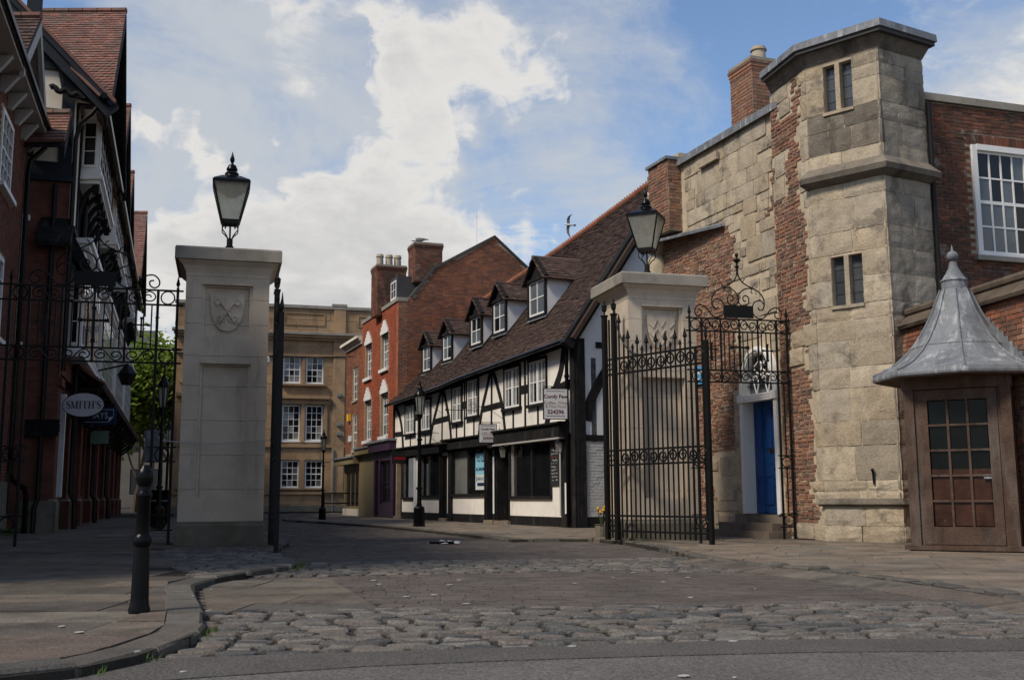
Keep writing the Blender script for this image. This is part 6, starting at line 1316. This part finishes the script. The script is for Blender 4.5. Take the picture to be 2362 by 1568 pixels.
def gable_roof(parent, c, Yr, zr_, hw, zv, depth, m=TILE_RED, nind=0, seed=0, front=.0, barge=TIMBER, both=True, n=30):
    """a cross gable whose ridge runs back from the street; the near slope faces the camera"""
    f = lf(c)
    for sg in ((-1, 1) if both else (-1,)):
        def P(s, d, u, sg=sg):
            p = f(Yr+sg*hw*(1-u), front-s, zv+(zr_-zv)*u); nn = Vector((0, sg*(zr_-zv), hw)).normalized(); return p+nn*d
        o = tiled(parent, P, depth, n, m, nind=nind if sg < 0 else 0, seed=seed)
    for i in range(int(depth/.45)): B().tube([f(Yr, front-i*.45, zr_+.04), f(Yr, front-i*.45-.43, zr_+.04)], .10, 7).build('ridge_tile', TILE_RED, parent)
    for sg in (-1, 1):
        b = B(); a, q = f(Yr+sg*(hw+.1), front+.02, zv-.16), f(Yr, front+.02, zr_-.10); off = Vector((-.10, 0, 0)); h = Vector((0, 0, -.34))
        b.hexa([a, q, q+off, a+off, a+h, q+h, q+off+h, a+off+h]); b.build('barge_board', barge, parent)
        s_ = B(); a, q = f(Yr+sg*(hw), front-.10, zv-.12), f(Yr, front-.10, zr_-.12); off = Vector((-.9, 0, 0)); h = Vector((0, 0, -.06)); s_.hexa([a, q, q+off, a+off, a+h, q+h, q+off+h, a+off+h]); s_.build('soffit', barge, parent)
# dormer gable of the near house
gable_roof(ha, -3.95, 23.3, 11.7, 1.9, 9.95, 5, TILE_BRN, 0, 3, .45, GREYW, n=12)
b = B(); b.prism(lambda s, d, z: fa(s, d, z), [(21.6, 9.7), (25, 9.7), (23.3, 11.4)], -.2, .05); b.build('dormer_face', GREYW, ha)
sash(ha, fa, 22.8, 23.8, 9.8, 10.8, .08, 2, 2)
bmain = lambda Y, d, u: fa(Y, .45-d*0-u*4.2, 9.78+u*3.6)
b = B(); b.hexa([bmain(9, 0, 0), bmain(26, 0, 0), bmain(26, 0, 1), bmain(9, 0, 1), bmain(9, 0, 0)+Vector((0, 0, .06)), bmain(26, 0, 0)+Vector((0, 0, .06)), bmain(26, 0, 1)+Vector((0, 0, .06)), bmain(9, 0, 1)+Vector((0, 0, .06))]); b.build('roof_slope', TILE_BRN, ha)

tt = thing('timber_framed_terrace', 'long dark terrace of terracotta brick with black timber gables and red tiled roofs', 'building', (-12, 30, 0))
U = lf(-3.0); Y0, YE = 26.25, 57.6
b = B(); b.box(U, Y0+.3, YE, -8, -.5, 0, 10.9); b.build('core', DARK, tt)
ridges = [(30.75, -2.08, 15.35), (38.3, -2.25, 15.2), (46.2, -2.42, 15.1), (53.8, -2.05, 15.3)]
# ground floor: piers, plinths, pipes, recessed shop windows
pw_ = [Y0+.02, 29.4, 33.1, 36.8, 40.4, 44.0, 47.6, 51.0, 54.4, 57.0]
for i, Y in enumerate(pw_):
    B().box(U, Y, Y+.62, -.5, .02, .78, 3.7).build('brick_pier', TERRA, tt); B().box(U, Y-.06, Y+.68, -.5, .12, 0, .74).build('pier_plinth', STONE_BASE if i == 0 else TERRA, tt)
    B().box(U, Y-.04, Y+.66, -.5, .08, .742, .80).build('plinth_cap', STONE_CAP, tt); B().box(U, Y-.05, Y+.67, -.5, .10, 3.55, 3.75).build('pier_capital', TERRA, tt)
    if i in (1, 3, 5): p = U(Y-.12, .16, 0); B().tube([(p.x, p.y, 10), (p.x, p.y, .95), (p.x+.12, p.y, .75), (p.x+.14, p.y, 0)], .075, 8).build('drainpipe', IRON_BIG, tt, True)
    if i < len(pw_)-1:
        Yn = pw_[i+1]; b = B(); wall(b, U, Y+.62, Yn, 0, 3.9, [(Y+1.0, Yn-.4, .9, 3.3)], -.5, -.12); b.build('brick_bay', TERRA, tt); sash(tt, U, Y+1.0, Yn-.4, .9, 3.3, -.3, 3, 2, m=TIMBER if i else WHITE, name='shop_window')
p = U(Y0+1.7, .02, 0); B().box(U, Y0+1.62, Y0+1.80, -.1, .05, .85, 3.5).build('white_post', WHITE, tt)
# brick flank facing the gate, black timber gable above it
E_n = Vector((.296, -.955)); fe = Fr(U(Y0, 0, 0).to_2d(), (-.955, -.296), E_n)
b = B(); b.box(fe, -.02, 9, -.3, 0, 0, 8.9); o = b.build('flank_wall', TERRA, tt); field(o, 'brick', fe, courses(0, 3, .8, 8.8, .078, .2, .24, .012, 91, None, (.003, .009), .0, bond=.235), TERRA, 100)
B().box(fe, -.05, .7, -.3, .10, 0, .76).build('pier_plinth', STONE_BASE, tt)
sash(tt, fe, .95, 1.55, 4.6, 7.6, .03, 1, 4, mid='h', fw=.09); B().box(fe, .85, 1.65, -.02, .12, 7.62, 7.76).build('window_hood', WHITE, tt); B().box(fe, .85, 1.65, -.02, .14, 4.46, 4.58).build('sill', WHITE, tt)
b = B(); b.hexa([fe(-.15, 0, 7.2), fe(.62, 0, 7.2), fe(.62, .42, 6.95), fe(-.15, .42, 6.95), fe(-.15, 0, 7.75), fe(.62, 0, 7.75), fe(.62, .46, 7.05), fe(-.15, .46, 7.05)]); b.build('hood', TIMBER, tt)
B().tube([fe(.30, .12, 8.6), fe(.30, .12, .8), fe(.36, .18, .6), fe(.36, .2, 0)], .06, 8).build('drainpipe', IRON_BIG, tt, True)
b = B(); b.prism(fe, [(-.05, 8.9), (9, 8.9), (9, 16), (4.9, 16.4), (-.55, 10.9), (-.05, 10.9)], -.3, -.03); b.build('gable_wall', CREAM, tt)
et = lambda p, q, w, d=.03: B().bar(fe, p, q, w, -.05, d).build('timber', TIMBER_BLUE, tt)
et((.12, 8.7), (.12, 11.6), .30, .05); et((-.05, 9.0), (9, 9.0), .34, .08); et((-.1, 8.74), (9, 8.74), .14, .14); et((0, 10.48), (9, 10.48), .20); et((1.05, 9), (1.05, 14), .36); et((2.0, 9), (2.0, 14), .3); et((.3, 11.75), (9, 11.75), .30, .04)
b = B(); b.prism(fe, [(.28, 11.0), (-.60, 10.75), (3.9, 15.3), (3.9, 13.0), (1.2, 11.9), (.45, 11.8)], -.02, .05); b.build('gable_boarding', TIMBER_BLUE, tt)
for w, d, k in ((.42, .34, 0), (.14, .42, .14)): B().bar(fe, (-.95, 10.55+k), (4.6, 16.15+k), w, .1, d).build('barge_board', TIMBER_BLUE, tt)
b = B(); b.hexa([fe(-1.0, .46, 10.72), fe(4.6, .46, 16.38), fe(4.6, .05, 16.38), fe(-1.0, .05, 10.72), fe(-1.04, .47, 10.80), fe(4.6, .47, 16.46), fe(4.6, .05, 16.46), fe(-1.04, .05, 10.80)]); b.build('verge_tiles', TILE_RED, tt)
cb = B(); cb.tube([fe(.55-.06*i, .22, 11.05-.012*i+.05*math.sin(i*1.3)) for i in range(15)], .075, 7); cb.build('carved_corbel', TIMBER, tt)
MR = lambda Y, d, u: LF(Y, 0, 0, -2.3)+Vector((-5.6*u, 0, 10.85+5.5*u))+Vector((.7*d, 0, .7*d))
b = B(); b.hexa([MR(Y0-.35, -.05, 0), MR(YE, -.05, 0), MR(YE, -.05, 1), MR(Y0-.35, -.05, 1), MR(Y0-.35, .02, 0), MR(YE, .02, 0), MR(YE, .02, 1), MR(Y0-.35, .02, 1)]); b.build('main_roof', TILE_RED, tt)
B().tube([LF(Y0-.4, 0, 10.82, -2.2), LF(YE, 0, 10.82, -2.2)], .085, 8).build('gutter', IRON_BIG, tt)
B().tube([U(Y0-.05, .75, 10.75), U(Y0-.05, .5, 10.45), U(Y0-.05, .2, 10.2), U(Y0-.05, .12, 9.8), U(Y0-.05, .12, 3.9)], .06, 8).build('drainpipe', IRON_BIG, tt, True)
for i, (Yr, c, zr_) in enumerate(ridges):
    hw = 3.95; gable_roof(tt, c, Yr, zr_, hw, 11.1, 6.6, TILE_RED, 240 if i == 0 else 20, 60+i, 0, TIMBER, True, 36)
    f = lf(-2.55); b = B(); b.prism(f, [(Yr-hw+.5, 11.0), (Yr+hw-.5, 11.0), (Yr, zr_-.5)], -.3, 0); b.build('gable_face', CREAM, tt)
    for p, q, w in (((Yr-2.6, 11.2), (Yr-2.6, 12.0), .2), ((Yr, 11.2), (Yr, 14.5), .25), ((Yr+2.6, 11.2), (Yr+2.6, 12.0), .2), ((Yr-3.2, 11.3), (Yr+3.2, 11.3), .3), ((Yr-2.3, 12.5), (Yr+2.3, 12.5), .22)): B().bar(f, p, q, w, -.02, .06).build('timber', TIMBER, tt)
    # jettied upper storey with white bay window, cornice and cove brackets
    b = B(); b.box(U, Yr-3.9, Yr+3.9, -.5, .02, 7.6, 11.1); b.build('upper_storey', CREAM if i < 2 else TIMBER, tt)
    for Y in (Yr-3.9, Yr-2.7, Yr+2.6, Yr+3.7): B().box(U, Y, Y+.22, -.02, .07, 7.6, 11.1).build('timber', TIMBER, tt)
    a, q = Yr-2.5, Yr+2.5; b = B(); b.box(U, a, q, .021, .56, 9.6, 11.2); o = b.build('bay_window', WHITE, tt)
    fbay = lambda s, d, z: U(s, .56+d, z); sash(o, fbay, a+.1, q-.1, 9.7, 11.0, .05, 6, 3, depth=.04)
    fnear = lambda s, d, z: U(a-d, .05+s, z); sash(o, fnear, .04, .46, 9.7, 11.0, .03, 1, 3, depth=.03)
    for k, (e, z0, z1) in enumerate(((.06, 9.46, 9.62), (.12, 9.35, 9.455), (.02, 9.25, 9.345))): B().box(U, a-e, q+e, 0, .60+e, z0, z1).build('cornice', WHITE, tt)
    for k in range(6):
        Y = a+.15+k*(q-a-.4)/5; b = B(); pts = [(.02+.55*(1-math.cos(t_)), 8.0+1.2*math.sin(t_)) for t_ in [j*PI/2/8 for j in range(9)]]
        b.tube([U(Y, d, z) for d, z in pts], .07, 6); b.box(U, Y-.07, Y+.07, .42, .60, 9.0, 9.25); b.build('cove_bracket', TIMBER, tt)
    B().box(U, a, q, .0, .03, 7.9, 9.3).build('cove_back', TIMBER, tt)
    # first floor oriel
    B().box(U, Yr-3.95, Yr+3.95, -.5, .015, 3.9, 7.6).build('first_floor_wall', TERRA, tt)
    b = B(); b.box(U, a-.6, q+.4, .02, .36, 4.6, 7.3); o = b.build('oriel', WHITE, tt); fo = lambda s, d, z: U(s, .36+d, z); sash(o, fo, a-.5, q+.3, 4.75, 7.1, .05, 8, 4, depth=.04); fnear2 = lambda s, d, z: U(a-.6-d, .04+s, z); sash(o, fnear2, .03, .28, 4.75, 7.1, .03, 1, 4, depth=.03)
    for k, (e, z0, z1) in enumerate(((.10, 7.30, 7.42), (.18, 7.42, 7.56), (.08, 4.45, 4.6))): B().box(U, a-.6-e, q+.4+e, 0, .40+e, z0, z1).build('cornice', WHITE, tt)
    B().box(U, Yr-3.9, Yr+3.9, -.1, .14, 7.57, 7.72).build('jetty_beam', TIMBER, tt)
# pent canopy along the pavement
def CP(s, d, u): p = U(29.3+s, .95-.95*u, 3.95+.6*u); return p+Vector((.5*d, 0, .85*d))
tiled(tt, CP, 27.8, 5, TILE_RED, .2, seed=5, roofname='canopy')
B().box(U, 29.3, 57.1, .84, .93, 3.78, 3.94).build('canopy_beam', TIMBER, tt)
for k in range(14):
    Y = 29.6+k*2.0; b = B(); b.tube([U(Y, .05, 3.0), U(Y, .3, 3.15), U(Y, .6, 3.4), U(Y, .85, 3.8)], .06, 5); b.box(U, Y-.05, Y+.05, 0, .85, 3.72, 3.80); b.build('canopy_bracket', TIMBER, tt)
# dark hooded bay near the corner
b = B(); b.hexa([U(26.6, 0, 7.0), U(28.4, 0, 7.0), U(28.4, .75, 6.2), U(26.6, .75, 6.2), U(26.6, 0, 7.7), U(28.4, 0, 7.7), U(28.4, .8, 6.32), U(26.6, .8, 6.32)]); b.build('hood', TIMBER, tt)
gable_roof(tt, -3.35, 25.9, 10.35, .95, 9.35, 1.6, TILE_RED, 0, 33, .35, TIMBER, True, 9)
# hanging signs of the terrace
def street_sign(label, Y, d0, d1, z0, z1, m, body=None, size=.2, tm=INK, oval=False, cat='sign'):
    t = thing('hanging_sign', label, cat, U(Y, d0, z0), 'signs along the lane'); f = lambda s, d, z: U(Y-d, s, z)
    if oval:
        cx, cz, rx, rz_ = (d0+d1)/2, (z0+z1)/2, (d1-d0)/2, (z1-z0)/2; el = lambda k: [(cx+(rx+k)*math.cos(a), cz+(rz_+k)*math.sin(a)) for a in [i*2*PI/40 for i in range(40)]]
        B().prism(f, el(0), -.02, .03).build('board', m, t); B().prism(f, el(.022), -.025, .022).build('rim', TIMBER, t)
    else:
        B().box(f, d0, d1, -.02, .03, z0, z1).build('board', m, t); B().box(f, d0-.02, d1+.02, -.025, .02, z0-.02, z1+.02).build('rim', TIMBER if m is not SIGN_N else SIGN_N, t)
    b = B(); b.tube([f(-.02, 0, z1+.10), f(d1, 0, z1+.10)], .018, 5); b.tube([f(d0+.15, 0, z1+.1), f(d0+.15, 0, z1-.03)], .01, 4); b.tube([f(d1-.15, 0, z1+.1), f(d1-.15, 0, z1-.03)], .01, 4); b.build('bracket', IRON, t)
    if body: text(body, size, tm, t, f((d0+d1)/2, .036, (z0+z1)/2), (1, 0, 0), (0, -1, 0), sx=.88)
    return t, f
t, f = street_sign("pale oval SMITH'S sign hanging from the terrace", 27.2, .05, 1.13, 2.86, 3.45, SIGN_W, None, oval=True)
def serif(ch, x, z, w, h, b):
    th, tn_ = .19*h, .05*h; V2 = lambda s, zz: (x+s*w, z+zz*h)
    def stem(s, tk, z0=0, z1=1, sf=True):
        b.box(f, x+s*w-tk/2, x+s*w+tk/2, .03, .036, z+z0*h, z+z1*h)
        if sf:
            for zz in (z0*h, z1*h-tn_): b.box(f, x+s*w-tk/2-.07*h, x+s*w+tk/2+.07*h, .03, .0355, z+zz, z+zz+tn_)
    if ch == 'I': stem(.5, th)
    elif ch == 'T': stem(.5, th); b.box(f, x+.02*w, x+.98*w, .03, .0352, z+h-tn_, z+h); b.box(f, x+.02*w, x+.02*w+tn_*.8, .03, .0354, z+.72*h, z+h-tn_); b.box(f, x+.98*w-tn_*.8, x+.98*w, .03, .0354, z+.72*h, z+h-tn_)
    elif ch == 'H': stem(.2, th); stem(.8, th); b.box(f, x+.2*w, x+.8*w, .03, .0353, z+.48*h, z+.48*h+tn_)
    elif ch == 'M': stem(.12, tn_); stem(.86, th); b.ribbon(f, [V2(.12, .98), V2(.48, .03)], th*.9, .03, .0357); b.ribbon(f, [V2(.48, .03), V2(.84, .98)], tn_, .03, .0356)
    elif ch == 'S':
        P = [(.86, .74), (.80, .92), (.5, .985), (.2, .88), (.2, .68), (.5, .52), (.82, .34), (.82, .12), (.5, .015), (.2, .08), (.12, .28)]
        pts = [(p.x, p.y) for p in spline([(*V2(*q), 0) for q in P], 4)]; n = len(pts); b.ribbon(f, pts, [tn_+(th-tn_)*math.exp(-((i/(n-1)-.5)/.22)**2) for i in range(n)], .03, .036)
    else: b.box(f, x+.3*w, x+.7*w, .03, .036, z+.72*h, z+h)
lt = B(); x = .05+.085
for ch, w in (('S', .125), ('M', .20), ('I', .10), ('T', .155), ('H', .18), ("'", .05), ('S', .125)): serif(ch, x, 3.155-.095, w*.93, .19, lt); x += w
lt.build('lettering', INK, t)
t, f = street_sign('navy blue HAYS sign with a white border behind the oval sign', 32.4, .05, 1.14, 3.02, 3.52, SIGN_N, 'HAYS', .27, LETTER_W)
b = B(); w = .014
b.box(f, .12, 1.08, .03, .034, 3.45, 3.45+w); b.box(f, .12, .12+w, .03, .034, 3.09, 3.45); b.box(f, .12, .92, .03, .034, 3.09-w, 3.09); b.box(f, 1.08-w, 1.08, .03, .034, 3.24, 3.45); b.build('border', LETTER_W, t); B().prism(f, [(.92, 3.08), (1.08, 3.24), (.93, 3.23)], .03, .035).build('page_curl', LETTER_W, t)
street_sign('plain grey green sign board below the navy sign', 36.2, .05, .70, 2.62, 3.06, SIGN_G)
t = thing('hanging_sign', 'black bracketed sign box near the corner of the terrace', 'sign', U(26.0, .1, 2.3), 'signs along the lane'); B().box(lambda s, d, z: U(26.05-d, s, z), -.72, .10, -.12, .10, 2.30, 2.66).build('box', TIMBER, t); B().box(lambda s, d, z: U(26.05-d, s, z), -.74, .12, -.14, .12, 2.66, 2.70).build('cap', TIMBER, t); B().box(lambda s, d, z: U(26.05-d, s, z), .10, .13, -.03, .03, 2.40, 2.60).build('bracket', IRON, t)
t = thing('wall_lantern', 'dark projecting lantern box on the terrace above the canopy', 'lantern', U(34, .9, 4.4)); c = U(34, 1.35, 4.55); B().lathe([(.16, -.18), (.30, .12), (.32, .16), (.12, .42), (.03, .5)], c, 6).build('body', IRON, t); B().tube([U(34, 0, 4.75), c+Vector((0, 0, .48))], .03, 5).build('bracket', IRON, t)

# ------------------------------------------------------------------ far end of the lane: trees, buildings, bin, sign back
fb = thing('far_building', 'dull stone building with a sloping roof behind the leafy tree', 'building', (-36, 104, 0))
ff = Fr((-42, 103), (1, .15), (.15, -1)); fwn = [(1.2+i*2.1, 2.1+i*2.1, z, z+2.4) for i in range(7) for z in (1.2, 5.2)]
b = B(); wall(b, ff, -6, 16, 0, 11.5, fwn, -.6, 0); b.build('wall', CONC, fb); b = B(); b.hexa([ff(-6.4, .4, 11.4), ff(9, .4, 11.4), ff(6, -7, 18), ff(-6.4, -7, 18), ff(-6.4, .4, 11.5), ff(9, .4, 11.5), ff(6, -7, 18.1), ff(-6.4, -7, 18.1)]); b.build('roof', SLATE, fb)
for a, c, z0, z1 in fwn: sash(fb, ff, a, c, z0, z1, -.2, 2, 2, m=TIMBER)
fb2 = thing('far_building', 'low brick building glimpsed beyond the litter bin', 'building', (-27, 112, 0)); ff2 = Fr((-31, 112), (1, .1), (.1, -1)); b = B(); wall(b, ff2, 0, 12, 0, 4.4, [(1+i*2, 1.9+i*2, 1, 2.8) for i in range(5)], -.5, 0); b.build('wall', BRICK_RED, fb2)
for i in range(5): sash(fb2, ff2, 1+i*2, 1.9+i*2, 1, 2.8, -.15, 2, 2)
b = B(); b.box(ff2, -.3, 12.3, -6, .3, 4.4, 4.6); b.build('roof', SLATE, fb2)
def tree(label, loc, H, R, h0, n, seed, leafsz, dens=1.0):
    t = thing('tree', label, 'tree', (loc[0], loc[1], 0), 'trees at the end of the lane'); r = random.Random(seed); b = B(); tips = []
    def limb(p, d, L, rad, k):
        pts = [p]; q = Vector(p); dd = Vector(d)
        for i in range(4): dd = (dd+Vector((r.uniform(-.18, .18), r.uniform(-.18, .18), r.uniform(-.02, .14)))).normalized(); q = q+dd*L/4; pts.append(q.copy())
        b.tube(pts, [rad*(1-.16*i) for i in range(5)], 6 if k < 2 else 4)
        if k < 4:
            for i in range(3 if k else 5):
                a = r.uniform(0, 2*PI); s = .75 if k else .65; nd = (dd+Vector((math.cos(a)*s, math.sin(a)*s, r.uniform(-.05, .35)))).normalized(); limb(pts[r.choice([2, 3, 4, 4])], nd, L*r.uniform(.55, .8), rad*.5, k+1)
        else: tips.extend(pts[1:])
        if k >= 2: tips.extend(pts[2:])
    limb(Vector((loc[0], loc[1], -.1)), (0.02, 0, 1), h0*1.15, R*.055, 0)
    b.build('trunk', BARK, t, True)
    lv = B(); c = Vector((loc[0], loc[1], h0+(H-h0)*.5)); rz_ = (H-h0)*.55
    tips = [p for p in tips if abs(p.x-c.x) < R*1.15 and abs(p.y-c.y) < R*1.15 and h0*.75 < p.z < H*1.02] or tips
    for i in range(n):
        p = r.choice(tips)+Vector((r.gauss(0, 1), r.gauss(0, 1), r.gauss(0, .8)))*leafsz*2.6*dens
        a = Vector((r.gauss(0, 1), r.gauss(0, 1), r.gauss(0, .6))).normalized(); w = a.orthogonal().normalized()*leafsz*r.uniform(.25, .5); a = a*leafsz*r.uniform(.6, 1.1)
        lv.add([p-w, p-w*.2+a*.5+w.cross(a).normalized()*.1*leafsz, p+w, p-a], [(0, 1, 2, 3)])
    stuff(lv.build('crown', LEAF, t)); return t
tree('leafy bright green tree at the far end of the lane', (-23.0, 66.0), 10.8, 3.4, 3.4, 9000, 5, .34)
tree('sparser tree with thin branches beside the sandstone building', (-23.8, 76.0), 13.0, 4.0, 3.8, 3000, 12, .26, 1.4)
t = thing('litter_bin', 'black litter bin on the pavement behind the iron screen', 'litter bin', (-10.35, 31.6, 0)); c = t.location
B().lathe([(.27, .0), (.30, .06), (.32, .10), (.335, .98), (.35, 1.0), (.35, 1.05), (.31, 1.05), (.30, .92)], c, 20).build('drum', IRON_BIG, t, True); B().lathe([(.337, .72), (.342, .725), (.342, .745), (.337, .75)], c, 20).build('band', LEAD, t); B().lathe([(.29, .9), (.29, .88)], c, 16).build('liner', DARK, t)
t = thing('traffic_sign', 'grey back of a rectangular traffic sign on a post beyond the screen', 'traffic sign', (-14.6, 44, 0))
B().tube([(-14.6, 44, 0), (-14.6, 44, 3.6)], .04, 8).build('post', LEAD, t); B().box(IDF, -14.98, -14.22, 43.93, 43.95, 2.25, 3.55).build('plate', LEAD, t); B().box(IDF, -14.9, -14.3, 43.90, 43.93, 2.86, 2.90).build('bracket', LEAD, t)
t = thing('cable', 'thin overhead cable with a small lamp across the lane', 'cable', (-14, 42, 7)); pts = [(-17.6+i*.9, 45.5, 7.7-.35*math.sin(i/12*PI)-.08*i) for i in range(13)]; B().tube(pts, .022, 4).build('wire', IRON, t); B().lathe([(.12, -.25), (.08, -.05), (.03, .02)], pts[8], 8).build('lamp', GREYW, t)
# small things
t = thing('litter', 'crumpled pale and dark litter lying on the setts', 'litter', (-1.25, 20.3, -.06)); r = random.Random(2); b = B()
for i in range(5):
    x, y = -1.42+i*.07, 20.3+r.uniform(-.06, .06); h = r.uniform(.015, .045); b.add([(x, y, -.055), (x+.14, y-.05, -.05), (x+.16, y+.1, -.05+h), (x+.02, y+.12, -.05+h*.6), (x+.08, y+.03, -.05+h*1.5)], [(0, 1, 4), (1, 2, 4), (2, 3, 4), (3, 0, 4), (0, 3, 2, 1)])
b.build('wrapper', GREYW, t); b = B(); b.tube([(-1.55, 20.25, -.03), (-1.1, 20.3, -.035)], .025, 8); b.build('crushed_can', IRON_BIG, t)
t = thing('daffodil_pot', 'yellow flowers in a small pot beside the zigzag pillar', 'flowers', (1.78, 22.0, 0)); c = t.location; r = random.Random(6)
B().lathe([(.10, 0), (.13, .22), (.15, .24), (.13, .24)], c, 10).build('pot', STONE_BASE, t)
for i in range(7):
    q = c+Vector((r.uniform(-.14, .14), r.uniform(-.1, .1), r.uniform(.38, .62))); B().tube([c+Vector((0, 0, .2)), (c+q)/2+Vector((0, 0, .08)), q], .008, 4).build('stem', GRASSM, t); b = B(); b.lathe([(.01, -.02), (.05, .0), (.055, .01), (.02, .015), (.025, .05), (.02, .05)], q, 7); b.build('flower', YELLOW, t)
def gull(label, loc, yaw_, flying):
    t = thing('gull', label, 'gull', loc, None, yaw_)
    b = B(); k = 12; prof = [(-.27, .004), (-.25, .02), (-.2, .035), (-.15, .045), (-.05, .075), (.08, .085), (.18, .07), (.24, .05), (.28, .052), (.32, .045), (.35, .02), (.36, .003)]
    n = 10
    for x, r_ in prof:
        for j in range(n): a = 2*PI*j/n; b.v.append((x, r_*math.cos(a), r_*math.sin(a)*.9+(.03 if x > .2 else 0)))
    for i in range(len(prof)-1):
        for j in range(n): b.f.append((i*n+j, i*n+(j+1) % n, (i+1)*n+(j+1) % n, (i+1)*n+j)); b.mi.append(0)
    b.build('body', GULL_W, t, True); B().lathe([(.013, 0), (.01, .03), (.002, .06)], (0, 0, 0), 6)
    h = B(); h.tube([(.35, 0, .03), (.42, 0, .015)], [.014, .003], 6); h.build('beak', YELLOW, t)
    tl = B(); tl.hexa([(-.2, -.05, -.005), (-.38, -.08, -.005), (-.38, .08, -.005), (-.2, .05, -.005), (-.2, -.05, .008), (-.38, -.08, .004), (-.38, .08, .004), (-.2, .05, .008)]); tl.build('tail', GULL_G if flying else GULL_W, t)
    for sg in (-1, 1):
        w = B()
        if flying: st_ = [(.10, .05, .03, .20), (.14, .25, .17 if sg > 0 else -.10, .19), (.10, .45, .24 if sg > 0 else -.26, .15), (-.02, .62, .22 if sg > 0 else -.42, .09), (-.14, .74, .18 if sg > 0 else -.52, .015)]
        else: st_ = [(.14, .075, .03, .10), (.0, .09, .04, .10), (-.18, .07, .03, .07), (-.34, .03, .02, .015)]
        L = [((x+c_/2) if flying else x, sg*y, z+(c_/2 if not flying else 0)) for x, y, z, c_ in st_]; R_ = [((x-c_/2) if flying else x, sg*y*(1 if flying else 1.02), z-(c_/2 if not flying else 0)) for x, y, z, c_ in st_]
        for i in range(len(st_)-1):
            p = [L[i], L[i+1], R_[i+1], R_[i]]; dz = (0, 0, .014) if flying else (0, sg*.014, 0); w.hexa([Vector(v) for v in p]+[Vector(v)+Vector(dz) for v in p])
        w.build('wing', GULL_G, t)
    if not flying:
        for sg in (-1, 1): B().tube([(.0, sg*.035, -.05), (.0, sg*.035, -.16)], .008, 4).build('leg', YELLOW, t)
    return t
gf_ = gull('gull gliding in the sky above the ridge of the half-timbered roof', (2.35, 42.0, 11.55), math.radians(178), True); gf_.rotation_euler = (math.radians(38), math.radians(-6), math.radians(172)); gf_.scale = (.62, .62, .62)
g = kg(.95, -.4, 11.05); gull('gull resting on top of the wide brick chimney', (g.x, g.y, g.z), math.radians(160), False)
t = thing('aerial', 'thin aerial rod at the apex of the brick gable', 'aerial', kg(3.6, -1.0, 11.2)); B().tube([kg(3.6, -1.0, 11.0), kg(3.6, -1.0, 12.7)], .004, 4).build('rod', IRON, t)
